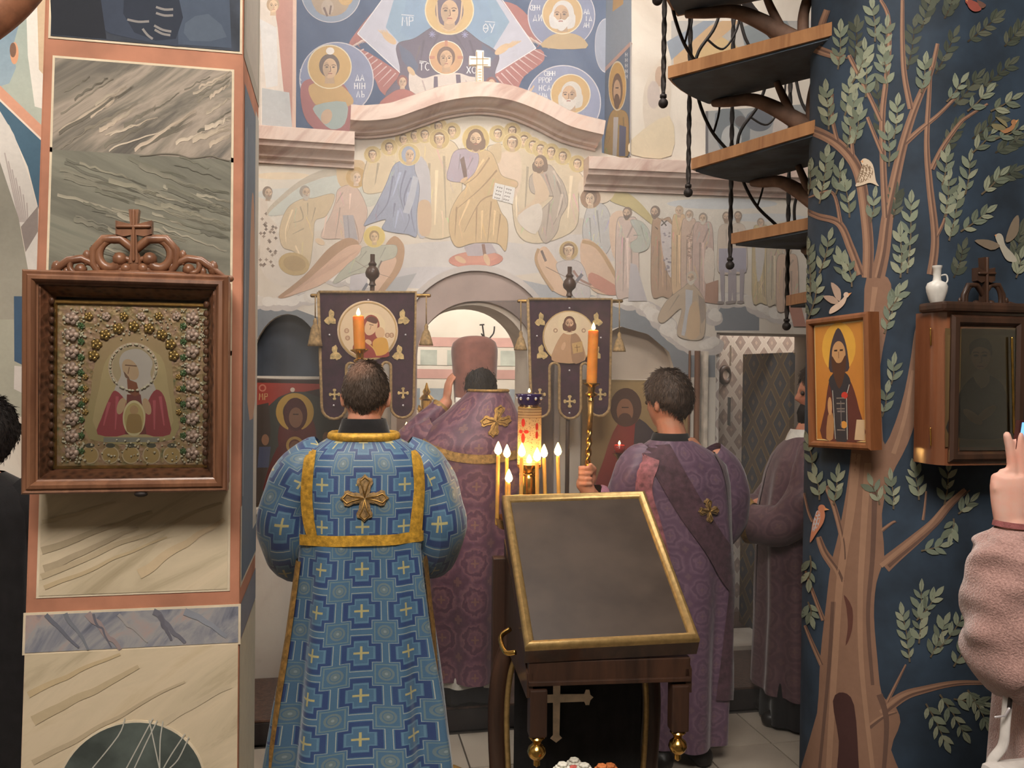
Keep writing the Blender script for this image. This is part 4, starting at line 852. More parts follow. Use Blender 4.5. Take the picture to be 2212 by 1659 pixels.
for a, b, w, c in (((90, 1190), (330, 1105), 16, (150, 132, 106)), ((90, 1245), (480, 1085), 13, (170, 150, 120)), ((95, 1230), (300, 1140), 16, (140, 122, 98)), ((92, 1130), (250, 1085), 10, (186, 166, 134)), ((300, 1240), (484, 1120), 22, (206, 178, 140)), ((95, 1270), (360, 1160), 10, (186, 160, 118)), ((70, 1560), (300, 1440), 22, (186, 164, 128)), ((60, 1500), (260, 1410), 14, (196, 168, 122)), ((70, 1650), (400, 1470), 12, (178, 158, 130)), ((300, 1590), (500, 1480), 18, (202, 186, 160))): pw.line(wob(a, b, 7, 3), w, c, w*0.4, k=3)
pw.flush('painted_vein', pillar)
pw.tint = ((130, 130, 140), 0.45)
for a, b, w, c in (((100, 1330), (170, 1400), 10, (92, 96, 110)), ((140, 1325), (190, 1400), 10, (118, 124, 132)), ((190, 1325), (260, 1400), 16, (176, 150, 142)), ((255, 1325), (320, 1392), 8, (186, 178, 170)), ((330, 1320), (400, 1390), 14, (100, 98, 110)), ((400, 1320), (490, 1375), 16, (150, 156, 166)), ((200, 1330), (240, 1395), 6, (80, 78, 92)), ((345, 1330), (370, 1380), 10, (82, 78, 90))): pw.line(wob(a, b, 6, 5), w, c, w*0.5, k=3)
pw.flush('painted_vein', pillar)
dc = PY(286, 1706, PY0); dr = (PY(441, 1706, PY0).x-dc.x)
mk('painted_disc', lathe([(dr+0.006, 0), (dr+0.006, 0.003)], (0, 0, 0), 56, T(dc.x, PY0-0.0025, dc.z) @ RX(math.pi/2)), CREAMLINE, pillar)
mk('painted_disc', lathe([(dr, 0), (dr, 0.0045)], (0, 0, 0), 56, T(dc.x, PY0-0.0025, dc.z) @ RX(math.pi/2)), simple('dark_green_disc_paint', (84, 92, 88), 0.6, 0, 0.14, 10), pillar)
pw2 = Paint(lambda x, y, z: PY(x, y, PY0-0.0075-z))
for q in ([(270, 1552), (255, 1590), (195, 1665)], [(330, 1552), (310, 1590), (270, 1665)], [(340, 1556), (318, 1600), (290, 1660)], [(352, 1558), (346, 1600), (345, 1665)], [(400, 1585), (370, 1630), (350, 1665)], [(408, 1592), (385, 1640), (360, 1665)], [(322, 1555), (345, 1662)]): pw2.line(q, 2.6, (190, 188, 178))
pw2.flush('painted_vein', pillar)
# right flank of the pillar
ps = Paint(lambda x, y, z: PX(x, y, PX1+0.0005+z) if False else Vector((PX1+0.0006+z, x, y)))
def sp(y0, z0, y1, z1, c, c2=None): ps.poly([(y0, z0), (y1, z0), (y1, z1), (y0, z1)], c, c2)
sp(PY0, 0.0, PY1, zb(1400), (206, 194, 170)); sp(PY0, zb(1398), PY1, zb(1318), (132, 132, 140)); sp(PY0, zb(1279), PY1, zb(1100), (206, 192, 172)); sp(PY0+0.03, zb(1272), PY1, 2.40, (104, 116, 132), (120, 130, 142)); sp(PY0+0.34, zb(1200), PY1, 2.42, (196, 190, 180)); sp(PY0, 2.46, PY1, 3.9, (172, 164, 150)); sp(PY0+0.05, 2.50, PY0+0.4, 3.9, (190, 180, 168))
ps.poly([(2.50, 1.55), (2.56, 2.05), (2.62, 2.16), (2.68, 2.05), (2.74, 1.55)], (184, 148, 128), k=3); ps.poly([(2.52, 0.1), (2.58, 0.5), (2.63, 0.1)], (160, 110, 100)); ps.line([(2.4, 1.3), (2.44, 2.3)], 0.02, (150, 158, 166))
ps.flush('painted_flank', pillar)

# the pillar narrows a little toward the top on its outer side
for o in [pillar]+[c for c in pillar.children if c.name.split('.')[0] in ('painted_panel', 'painted_line')]:
    for v in o.data.vertices: v.co.x = PX1+(v.co.x-PX1)*(1+(1.76-v.co.z)*0.051)
# ------------------------------------------------------------------ carved icon case on the pillar
KF = 2.225; KD = 0.042
def rectframe(x0, z0, x1, z1, prof, Y, fn=None):
    """mitred frame: prof of (inward, toward viewer) points swept round a rectangle"""
    fn = fn or (lambda x, y, z: Vector((x, y, z))); rings = []
    for sx, sz, x, z in ((1, 1, x0, z0), (-1, 1, x1, z0), (-1, -1, x1, z1), (1, -1, x0, z1)):
        rings.append([fn(x+sx*i, Y-o, z+sz*i) for i, o in prof])
    rings.append(rings[0]); return loft(rings, True, False)
ka, kb = PY(49, 1067, KF), PY(495, 597, KF); kx0, kz0, kx1, kz1 = ka.x, ka.z, kb.x, kb.z
kiot = thing('icon_case', 'large carved wooden icon case with a jewelled icon, hung on the marbled pillar', 'icon case', ((kx0+kx1)/2, PY0-0.005, kz0))
mk('case_box', J(box(((kx0+kx1)/2, PY0-0.012, (kz0+kz1)/2), (kx1-kx0-0.03, 0.015, kz1-kz0-0.03)), rectframe(kx0+0.008, kz0+0.008, kx1-0.008, kz1-0.008, [(0, 0), (0.016, 0), (0.016, -0.09), (0, -0.09)], KF+0.015)), WOODRED, kiot)
mk('front_frame', rectframe(kx0, kz0, kx1, kz1, [(0, -0.02), (0, 0.010), (0.004, 0.014), (0.010, 0.012), (0.014, 0.018), (0.022, 0.020), (0.028, 0.014), (0.030, 0.006), (0.034, 0.004), (0.036, -0.02)], KF), WOODRED, kiot, 35)
lin = WOODDARK
ix0, iz1 = PY(121, 652, KF+KD).x, PY(121, 652, KF+KD).z; ix1, iz0 = PY(452, 1006, KF+KD).x, PY(452, 1006, KF+KD).z
CARV, t = newmat('carved_liner_wood'); o_ = t.obj(); w_ = t.n('ShaderNodeTexVoronoi', Scale=55.0); t.l(o_, w_.inputs['Vector'])
t.out(t.ramp(w_.outputs[0], [(0.1, (100, 62, 44)), (0.6, (160, 106, 76))]), 0.5, 0, w_.outputs[0], 0.6, 0.006, 0.4)
mk('liner', rectframe(kx0+0.034, kz0+0.034, kx1-0.034, kz1-0.034, [(0, 0.0), (0.003, 0.0), (ix0-kx0-0.036, -KD+0.002), (ix0-kx0-0.034, -KD-0.005), (0, -KD-0.005)], KF), CARV, kiot)
for k in range(18):   # carved leaves of the liner
    for sx in (0, 1):
        z = kz0+0.07+k*(kz1-kz0-0.14)/17; x = (kx0+0.056) if sx == 0 else (kx1-0.056)
        mk('carved_leaf', ball((x, KF+0.018, z), 0.008, 8, 5, (0.9, 0.5, 1.1)), WOODRED, kiot, 180)
mk('inner_moulding', rectframe(ix0-0.006, iz0-0.006, ix1+0.006, iz1+0.006, [(0, 0), (0.003, 0.006), (0.008, 0.006), (0.010, 0)], KF+KD-0.002), GREYB if False else OLDGOLD, kiot)
m, t = newmat('icon_relief_gilding'); o_ = t.obj(); v_ = t.n('ShaderNodeTexVoronoi', Scale=90.0); t.l(o_, v_.inputs['Vector'])
t.out(t.ramp(t.noise(38, 4, o_), [(0.3, (138, 146, 108)), (0.45, (196, 168, 122)), (0.6, (206, 170, 146)), (0.75, (226, 204, 146))]), 0.4, 0.25, v_.outputs[0], 0.5, 0.004, 0.5); RELIEF = m
icon = mk('icon_panel', box(((ix0+ix1)/2, KF+KD+0.005, (iz0+iz1)/2), (ix1-ix0, 0.01, iz1-iz0)), RELIEF, kiot)
kp = Paint(lambda x, y, z: PY(x, y, KF+KD-0.0005-z)); kp.tint = ((255, 240, 212), 0.08); kp.xf(0, 430, 2.37)
kp.poly([(460, 1230), (465, 1000), (500, 780), (560, 720), (690, 690), (810, 720), (870, 780), (890, 1000), (885, 1230)], (196, 166, 122), (186, 172, 118), k=3); kp.poly([(500, 1200), (510, 960), (560, 800), (690, 770), (820, 800), (860, 960), (860, 1200)], (206, 186, 134), k=3)
kp.ring(682, 862, 108, 128, (222, 200, 176)); kp.ell(682, 862, 108, 108, (196, 178, 140))
kp.poly([(640, 780), (720, 770), (780, 830), (770, 900), (800, 990), (770, 1050), (700, 1040), (620, 1020), (585, 980), (620, 900), (610, 830)], (214, 206, 196), k=4)
kp.poly([(500, 1205), (520, 1120), (560, 1020), (590, 980), (640, 1030), (650, 1100), (640, 1205)], (172, 52, 74), k=3); kp.poly([(870, 1205), (862, 1110), (840, 1010), (800, 975), (760, 1030), (745, 1110), (750, 1205)], (166, 48, 70), k=3); kp.poly([(640, 1205), (650, 1000), (720, 1000), (750, 1205)], (120, 36, 46)); 
for q in ([(560, 1040), (530, 1160)], [(600, 1010), (590, 1180)], [(820, 1010), (840, 1160)], [(790, 1030), (790, 1180)]): kp.line(q, 16, (206, 92, 110), 6)
kp.poly([(650, 920), (700, 940), (715, 1000), (690, 1010), (655, 990)], (140, 70, 46)); kp.ell(668, 873, 38, 58, (216, 184, 146), -0.5); kp.line([(640, 850), (700, 855)], 6, (120, 80, 60), k=0); kp.line([(662, 860), (655, 895)], 5, (150, 106, 80), k=0); kp.ell(652, 912, 9, 5, (176, 90, 80)); kp.poly([(632, 880), (650, 900), (672, 935), (640, 910)], (120, 84, 64))
kp.ell(620, 1060, 20, 44, (214, 180, 140), 0.3); kp.ell(752, 1062, 20, 44, (214, 180, 140), -0.3)
kp.ell(686, 1122, 58, 92, (206, 186, 120)); kp.ring(686, 1122, 50, 58, (232, 220, 170), sy=1.58); kp.ell(686, 1080, 22, 24, (196, 158, 112)); kp.poly([(650, 1190), (655, 1110), (686, 1100), (720, 1112), (722, 1190)], (170, 136, 78), k=3)
kp.poly([(530, 1220), (815, 1220), (815, 1244), (530, 1244)], (150, 150, 140)); 
for i in range(5): kp.ell(460+i*105, 1310, 46, 40, (196, 166, 104)); kp.ring(460+i*105, 1310, 40, 46, (220, 200, 160)); kp.ell(460+i*105, 1262, 24, 12, (70, 76, 66))
kp.flush('painting', icon, ICONPAINT)
# jewelled roses round the border
ROSE = simple('pearl_rose', (226, 196, 178), 0.35, 0.1, 0.15, 60); ROSEG = simple('gilt_blossom', (202, 170, 104), 0.3, 0.6, 0.12, 60); LEAFM = simple('enamel_leaf', (92, 122, 78), 0.4, 0.1, 0.15, 60)
def rosette(r):
    P = [ball((r*0.62*math.cos(a), -0.35*r, r*0.62*math.sin(a)), r*0.5, 7, 4, (1, 0.6, 1)) for a in (2*math.pi*i/5 for i in range(5))]
    return J(ball((0, -0.6*r, 0), r*0.4, 7, 4), *P)
rmesh = {}
def put_rose(x, y, r, mat, name='rosette'):
    p = PY(x, y, KF+KD-0.001); key = (round(r, 4), mat.name)
    if key not in rmesh:
        o = mk(name, rosette(r), mat, None, 180); rmesh[key] = o.data; o.parent = icon
    else:
        o = bpy.data.objects.new(name, rmesh[key]); sc.collection.objects.link(o); o.parent = icon
    o.location = p-wloc(icon); return o
W = lambda x, y: (x/2.37, 430+y/2.37)
for i in range(9):
    for x in (370, 985): put_rose(*W(x, 610+i*86), 0.0155, ROSE); put_rose(*W(x+(46 if x < 600 else -46), 650+i*80), 0.008, LEAFM, 'leaf_spray')
for i in range(6): put_rose(*W(455+i*90, 600), 0.010, ROSE if i % 2 else ROSEG)
for i in range(9):
    a = math.pi*(1-i/8.); put_rose(*W(685+205*math.cos(a), 800-150*math.sin(a)), 0.0125, ROSEG)
for i in range(4):
    for x in (437, 915): put_rose(*W(x, 910+i*60), 0.007, ROSEG)
random.seed(4); bd = []
for i in range(900):
    s_ = random.random()
    x, y = (random.uniform(318, 430), random.uniform(560, 1350)) if s_ < 0.32 else (random.uniform(930, 1055), random.uniform(560, 1350)) if s_ < 0.64 else (random.uniform(330, 1040), random.uniform(560, 720)) if s_ < 0.8 else (random.uniform(330, 1040), random.uniform(1220, 1355)) if s_ < 0.9 else (682+118*math.cos(i), 862+118*math.sin(i))
    bd.append(ball(PY(*W(x, y), KF+KD-0.003), random.uniform(0.0016, 0.0036), 6, 4))
tag(mk('beadwork', J(*bd), simple('glass_beads', (250, 238, 208), 0.14, 0.0, 0.06, 90, spec=0.9), icon, 180), kind='stuff')
def glassmat(name, refl=0.07, tint=(255, 255, 255), rough=0.02):
    m, t = newmat(name); a = t.n('ShaderNodeBsdfTransparent', Color=L(tint)); g = t.n('ShaderNodeBsdfGlossy', Roughness=rough); f = t.n('ShaderNodeFresnel', IOR=1.45)
    x = t.n('ShaderNodeMixShader'); t.l(t.val('MULTIPLY', f.outputs[0], refl/0.04), x.inputs[0]); t.l(a.outputs[0], x.inputs[1]); t.l(g.outputs[0], x.inputs[2]); o = t.n('ShaderNodeOutputMaterial'); t.l(x.outputs[0], o.inputs[0]); return m
GLASS = glassmat('clear_glass', 0.05)
mk('glass_pane', box(((kx0+kx1)/2, KF-0.002, (kz0+kz1)/2), (kx1-kx0-0.066, 0.003, kz1-kz0-0.066)), GLASS, kiot)
mk('latch', ball((PY(306, 1064, KF).x, KF-0.008, kz0-0.004), 0.016, 12, 6, (1, 0.5, 0.45)), IRON, kiot, 180)
# carved crest: rail, paired scrolls, leaves and a flared cross
kp2 = lambda x, y: PY(x, y, KF+0.045); q_ = lambda x, y: W(x, y)
def scroll(cx, cy, r0, r1, a0, a1, w, n=26, fn=None):
    pts = []; rad = []
    for i in range(n+1):
        s = i/n; a = a0+(a1-a0)*s; r = r0+(r1-r0)*s
        pts.append(fn(cx+r*math.cos(a), cy+r*math.sin(a))); rad.append(w*(0.55+0.6*s))
    return J(tube(pts, rad, 8, flat=1.25), ball(pts[-1], rad[-1]*1.5, 8, 5))
def crest(fn, parent, mat, w=0.0105):
    cf = lambda x, y: fn(x, y)
    mk('crest_rail', capsule([cf(205, 398), cf(500, 390), cf(690, 392), cf(880, 396), cf(1180, 408)], [w*0.8, w*1.3, w*1.5, w*1.3, w*0.8]), mat, parent, 180)
    for s in (-1, 1):
        X0 = lambda x: 690+s*(x-690)
        f = lambda x, y: cf(X0(x), y)
        mk('crest_scroll', scroll(800, 300, 108, 34, -2.6, 2.9, w, fn=f), mat, parent, 180)
        mk('crest_scroll', scroll(745, 345, 46, 16, 3.6, 8.6, w*0.8, fn=f), mat, parent, 180)
        mk('crest_scroll', scroll(985, 350, 52, 22, -2.9, 2.6, w*0.85, fn=f), mat, parent, 180)
        mk('crest_arm', capsule([f(*p) for p in ((700, 255), (760, 205), (850, 205), (900, 260), (905, 330), (870, 385))], [w, w*1.2, w*1.1, w, w*0.9, w*0.7]), mat, parent, 180)
        mk('crest_arm', capsule([f(*p) for p in ((905, 330), (960, 305), (1030, 315), (1080, 350), (1150, 400))], [w*0.8, w, w, w*0.9, w*0.5]), mat, parent, 180)
        for q in ((935, 290, 0.9), (1090, 355, 1.2), (880, 350, 0.8), (1040, 375, 0.8), (780, 370, 0.8)): mk('crest_leaf', ball(f(q[0], q[1]), w*1.05*q[2], 8, 5, (1, 0.7, 1.5)), mat, parent, 180)
    mk('crest_boss', ball(cf(690, 330), w*1.6, 10, 6, (1, 0.7, 2.0)), mat, parent, 180)
    cx = [(-22, 185), (-14, 42), (-52, 50), (-92, 38), (-92, -32), (-52, -22), (-18, -14), (-26, -88), (26, -88), (18, -14), (52, -22), (92, -32), (92, 38), (52, 50), (14, 42), (22, 185)]
    a = cf(690, 145); ux = cf(790, 145)-a; uz = cf(690, 45)-a; nn = ux.cross(uz).normalized()
    mk('crest_cross', slab([(x/100., -y/100.) for x, y in cx], [], lambda u, v, w_: a+ux*u+uz*v+nn*(0.012-w_), 0.022), mat, parent)
    mk('crest_cross_ridge', J(capsule([a+uz*-1.7+nn*0.014, a+uz*0.8+nn*0.014], 0.004, 8), capsule([a+ux*-0.8+nn*0.014, a+ux*0.8+nn*0.014], 0.004, 8)), mat, parent, 180)
crest(lambda x, y: PY(*W(x, y), KF+0.045), kiot, WOODRED)

# ------------------------------------------------------------------ stair tower with its painted tree
TC, TRAD, TYF = (1.70, 2.34), 0.275, 2.065
def tower(n=40, z0=0.0, z1=4.7):
    out = [(TC[0]+2.2, TYF)]+[(TC[0]-TRAD*math.sin(math.pi*i/n), TC[1]-TRAD*math.cos(math.pi*i/n)) for i in range(n+1)]+[(TC[0]+2.2, TC[1]+TRAD)]
    return loft([[Vector((x, y, z)) for x, y in out] for z in (z0, z1)], True, True)
wall_tower = struct('wall_stair_tower', tower(), DKBLUE, 30)
def colmap(x, y, z):
    d = ray(x, y); R_ = TRAD+z; ox, oy = CAMP.x-TC[0], CAMP.y-TC[1]
    a = d.x*d.x+d.y*d.y; b = 2*(ox*d.x+oy*d.y); c = ox*ox+oy*oy-R_*R_; D = b*b-4*a*c
    if D > 0:
        s = (-b-math.sqrt(D))/(2*a); p = CAMP+d*s
        if p.x <= TC[0]: return p
        return PY(x, y, TYF-z)
    if x > 2000: return PY(x, y, TYF-z)
    s = -b/(2*a); p = CAMP+d*s; v = Vector((p.x-TC[0], p.y-TC[1])).normalized()*R_
    return Vector((TC[0]+v.x, TC[1]+v.y, p.z))
tp = Paint(colmap, 0.000002, 8); tp.z = 0.0006
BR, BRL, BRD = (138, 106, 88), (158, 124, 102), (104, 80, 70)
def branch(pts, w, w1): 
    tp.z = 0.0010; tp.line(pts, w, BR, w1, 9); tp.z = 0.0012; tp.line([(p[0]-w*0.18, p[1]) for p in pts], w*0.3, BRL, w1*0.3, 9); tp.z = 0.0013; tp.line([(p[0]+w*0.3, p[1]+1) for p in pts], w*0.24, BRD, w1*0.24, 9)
random.seed(21); NLEAF = [0]
def leaf(x, y, a, ln, c):
    w = ln*random.uniform(0.17, 0.23); ca, sa = math.cos(a), math.sin(a)
    P = [(0, 0), (0.25, w/ln*0.8), (0.55, w/ln), (0.82, w/ln*0.55), (1, 0), (0.82, -w/ln*0.55), (0.55, -w/ln), (0.25, -w/ln*0.8)]
    tp.poly([(x+ln*(u*ca-v*sa), y+ln*(u*sa+v*ca)) for u, v in P], c); tp.line([(x, y), (x+ln*0.92*ca, y+ln*0.92*sa)], ln*0.035, tuple(v*0.72 for v in c), k=0); NLEAF[0] += 1
def spray(x0, y0, x1, y1, n=4, ln=34, dim=1.0, twig=True):
    d = math.atan2(y1-y0, x1-x0)
    if twig: tp.line([(x0, y0), ((x0+x1)/2+3, (y0+y1)/2), (x1, y1)], 4, tuple(v*dim for v in (104, 92, 74)), 2)
    for i in range(n):
        s = (i+0.4)/n; x, y = x0+(x1-x0)*s, y0+(y1-y0)*s
        for q in (-1, 1):
            c = random.choice([(134, 142, 122), (118, 128, 112), (150, 154, 132), (108, 116, 100)]); c = tuple(v*dim for v in c)
            leaf(x, y, d+q*random.uniform(0.45, 0.75), ln*random.uniform(0.8, 1.15), c)
    leaf(x1, y1, d, ln, tuple(v*dim for v in (140, 146, 126)))
U7 = lambda *P: [(1700+x/2.766, y/2.766) for x, y in P]
U9 = lambda *P: [(1700+x/2.725, 1050+y/2.725) for x, y in P]
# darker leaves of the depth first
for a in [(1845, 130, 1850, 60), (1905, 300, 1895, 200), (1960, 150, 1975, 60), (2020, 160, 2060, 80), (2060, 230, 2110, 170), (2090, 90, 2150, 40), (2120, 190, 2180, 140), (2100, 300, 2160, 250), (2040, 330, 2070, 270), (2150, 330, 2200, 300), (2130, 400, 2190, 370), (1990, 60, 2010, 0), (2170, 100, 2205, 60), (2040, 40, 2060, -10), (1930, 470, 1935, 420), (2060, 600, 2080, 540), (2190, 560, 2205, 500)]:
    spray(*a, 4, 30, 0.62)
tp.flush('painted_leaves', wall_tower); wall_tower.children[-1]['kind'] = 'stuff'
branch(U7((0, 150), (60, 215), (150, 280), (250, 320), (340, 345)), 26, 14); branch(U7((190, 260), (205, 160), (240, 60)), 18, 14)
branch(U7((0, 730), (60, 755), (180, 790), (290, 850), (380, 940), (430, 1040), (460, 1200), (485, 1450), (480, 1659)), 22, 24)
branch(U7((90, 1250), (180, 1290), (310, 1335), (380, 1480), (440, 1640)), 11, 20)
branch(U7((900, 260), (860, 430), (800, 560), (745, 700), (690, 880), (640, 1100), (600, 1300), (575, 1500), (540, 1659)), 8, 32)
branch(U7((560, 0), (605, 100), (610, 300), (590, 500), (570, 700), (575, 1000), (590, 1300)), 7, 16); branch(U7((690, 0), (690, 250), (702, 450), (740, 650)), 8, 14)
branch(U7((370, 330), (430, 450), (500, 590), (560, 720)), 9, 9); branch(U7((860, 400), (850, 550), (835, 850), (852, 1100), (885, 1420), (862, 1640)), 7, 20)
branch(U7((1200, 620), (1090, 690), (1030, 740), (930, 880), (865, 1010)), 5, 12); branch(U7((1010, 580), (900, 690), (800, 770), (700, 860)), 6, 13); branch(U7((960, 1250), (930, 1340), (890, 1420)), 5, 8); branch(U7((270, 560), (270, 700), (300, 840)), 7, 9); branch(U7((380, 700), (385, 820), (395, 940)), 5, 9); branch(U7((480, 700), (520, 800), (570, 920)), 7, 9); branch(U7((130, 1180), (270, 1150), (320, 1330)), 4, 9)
# trunk
tp.z = 0.0011
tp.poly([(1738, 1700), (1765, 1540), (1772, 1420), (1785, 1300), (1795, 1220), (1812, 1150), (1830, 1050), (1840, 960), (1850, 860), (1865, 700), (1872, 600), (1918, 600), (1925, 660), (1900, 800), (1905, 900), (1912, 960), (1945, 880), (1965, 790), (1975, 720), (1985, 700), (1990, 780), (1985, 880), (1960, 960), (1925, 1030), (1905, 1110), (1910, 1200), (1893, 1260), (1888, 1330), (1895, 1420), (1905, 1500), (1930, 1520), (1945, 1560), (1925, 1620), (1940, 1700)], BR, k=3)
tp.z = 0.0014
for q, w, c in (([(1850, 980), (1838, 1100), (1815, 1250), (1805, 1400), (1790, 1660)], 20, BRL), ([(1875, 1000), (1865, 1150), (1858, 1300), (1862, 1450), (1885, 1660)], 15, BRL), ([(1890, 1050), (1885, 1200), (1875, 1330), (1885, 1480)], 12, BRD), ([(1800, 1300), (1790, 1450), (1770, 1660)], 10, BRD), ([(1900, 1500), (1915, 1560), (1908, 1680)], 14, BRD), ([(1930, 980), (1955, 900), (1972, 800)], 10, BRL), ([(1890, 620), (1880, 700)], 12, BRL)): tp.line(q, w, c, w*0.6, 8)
tp.z = 0.0016
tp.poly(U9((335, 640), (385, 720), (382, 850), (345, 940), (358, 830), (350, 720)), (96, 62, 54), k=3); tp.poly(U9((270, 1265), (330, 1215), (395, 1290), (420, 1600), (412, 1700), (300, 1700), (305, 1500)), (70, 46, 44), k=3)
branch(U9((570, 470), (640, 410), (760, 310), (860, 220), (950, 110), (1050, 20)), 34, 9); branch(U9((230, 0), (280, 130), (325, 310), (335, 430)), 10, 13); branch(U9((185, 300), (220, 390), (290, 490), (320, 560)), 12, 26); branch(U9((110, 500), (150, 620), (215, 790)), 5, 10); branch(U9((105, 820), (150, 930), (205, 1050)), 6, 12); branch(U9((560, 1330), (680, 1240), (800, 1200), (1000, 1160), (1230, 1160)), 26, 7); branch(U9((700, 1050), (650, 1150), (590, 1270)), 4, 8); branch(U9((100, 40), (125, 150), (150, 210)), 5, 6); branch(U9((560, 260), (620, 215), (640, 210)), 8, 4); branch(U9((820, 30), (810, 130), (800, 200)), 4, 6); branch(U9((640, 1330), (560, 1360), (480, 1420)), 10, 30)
tp.flush('painted_tree', wall_tower); tp.z = 0.0018
for a in [(1810, 150, 1815, 70), (1825, 250, 1835, 190), (1870, 210, 1868, 110), (1840, 180, 1865, 130), (1905, 150, 1915, 60), (1915, 190, 1908, 120), (1890, 90, 1885, 20), (1830, 320, 1845, 220), (1790, 280, 1785, 200), (1845, 310, 1855, 250), (1770, 440, 1785, 340), (1805, 420, 1815, 370), (1745, 420, 1750, 370), (1835, 470, 1825, 400), (1880, 480, 1888, 430), (1930, 300, 1938, 230), (1920, 360, 1918, 290), (1750, 640, 1745, 540), (1770, 590, 1790, 520), (1960, 590, 1968, 440), (1945, 600, 1945, 510), (2050, 520, 2070, 420), (2075, 500, 2130, 460), (2040, 470, 2050, 390), (2035, 400, 2045, 340), (2085, 420, 2095, 350), (2120, 420, 2160, 380), (1990, 200, 1998, 140), (2045, 220, 2075, 180), (2090, 240, 2130, 200), (2140, 240, 2185, 215), (2100, 330, 2140, 290), (2150, 300, 2200, 280), (1825, 600, 1815, 560), (1840, 620, 1830, 570), (1910, 720, 1935, 640), (1920, 670, 1945, 630), (1745, 690, 1765, 620), (1925, 830, 1930, 790), (1905, 900, 1915, 850), (1755, 1010, 1745, 960), (1800, 1090, 1808, 1030), (1770, 1080, 1762, 1030), (1985, 1080, 1975, 1020), (2040, 1090, 2048, 1020), (1930, 1100, 1925, 1040), (1900, 1090, 1885, 1050), (1990, 1190, 2030, 1180), (2070, 1110, 2095, 1085), (2060, 1120, 2055, 1150), (1965, 1430, 1950, 1330), (1985, 1390, 1990, 1280), (2010, 1420, 2040, 1350), (2030, 1400, 2075, 1340), (1980, 1340, 2020, 1290), (2060, 1440, 2090, 1380), (2030, 1500, 2080, 1580), (2060, 1510, 2120, 1520), (2090, 1490, 2130, 1560), (2000, 1520, 2040, 1600), (1750, 1200, 1748, 1250), (1745, 1300, 1752, 1330), (2195, 600, 2205, 560)]:
    n_ = max(2, min(6, int(math.hypot(a[2]-a[0], a[3]-a[1])/19))); spray(*a, n_, 31, 0.98)
lv = tp.flush('painted_leaves', wall_tower); lv['kind'] = 'stuff'
# painted birds
def bird(pts, wing, wing2, head, beak, cb, cw):
    tp.poly(pts, cb, k=4)
    for w_ in (wing, wing2):
        if w_: tp.poly(w_, cw, k=3)
    tp.ell(head[0], head[1], head[2], head[2], cb); tp.poly(beak, (214, 150, 96)); tp.flush('painted_bird', wall_tower)
bird([(1868, 345), (1885, 355), (1892, 390), (1898, 402), (1880, 395), (1862, 400), (1848, 402), (1855, 385)], [(1865, 355), (1885, 365), (1880, 385), (1850, 395)], None, (1868, 350, 8), [(1858, 348), (1864, 346), (1864, 352)], (204, 186, 164), (134, 112, 92))
bird([(1795, 665), (1815, 650), (1830, 635), (1825, 655), (1810, 670), (1792, 678)], [(1778, 640), (1800, 640), (1812, 655), (1795, 655)], [(1795, 610), (1815, 625), (1815, 650), (1803, 640)], (1828, 637, 6), [(1832, 634), (1840, 632), (1833, 640)], (206, 182, 164), (176, 152, 136))
bird([(1774, 1095), (1782, 1110), (1778, 1130), (1765, 1150), (1750, 1172), (1752, 1150), (1758, 1120)], [(1763, 1105), (1772, 1110), (1768, 1135), (1754, 1148)], None, (1775, 1098, 8), [(1781, 1096), (1792, 1101), (1781, 1103)], (194, 128, 98), (184, 184, 190))
bird([(2150, 510), (2165, 508), (2172, 530), (2190, 550), (2196, 565), (2175, 562), (2160, 535)], [(2105, 520), (2135, 518), (2160, 530), (2140, 540)], [(2172, 520), (2185, 480), (2200, 465), (2200, 500), (2185, 520)], (2158, 512, 8), [(2148, 508), (2152, 506), (2152, 512)], (176, 170, 156), (128, 114, 98))
bird([(2160, 280), (2180, 275), (2194, 260), (2190, 278), (2172, 288)], [(2142, 268), (2165, 270), (2172, 280), (2150, 280)], [(2150, 252), (2172, 262), (2175, 275)], (2190, 264, 6), [(2194, 260), (2200, 259), (2195, 266)], (168, 122, 86), (130, 122, 92))
bird([(2090, 0), (2110, 5), (2120, 20), (2105, 25), (2092, 15)], [(2110, 0), (2130, 10), (2120, 18)], None, (2092, 2, 7), [(2086, 0), (2090, -4), (2090, 4)], (150, 80, 70), (110, 80, 70))
# ------------------------------------------------------------------ spiral staircase round the tower
AW = Vector((0.588, 0.809, 0)); LFT = Vector((-0.809, 0.588, 0)); TC3 = Vector((TC[0], TC[1], 0)); RHO = 0.735
def sdir(deg): a = math.radians(deg); return AW*math.cos(a)+LFT*math.sin(a)
stair = thing('spiral_staircase', 'spiral staircase of wooden treads on branch-shaped brackets round the painted tower', 'staircase', (TC[0], TC[1], 0))
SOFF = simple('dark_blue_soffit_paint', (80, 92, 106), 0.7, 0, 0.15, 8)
BRK = simple('painted_branch_bracket', (112, 86, 72), 0.75, 0, 0.16, 12)
def zat(x, y, P): # height of picture row y at the plan position P
    d = ray(x, y); s = ((P-CAMP).x*d.x+(P-CAMP).y*d.y)/(d.x*d.x+d.y*d.y); return CAMP.z+d.z*s
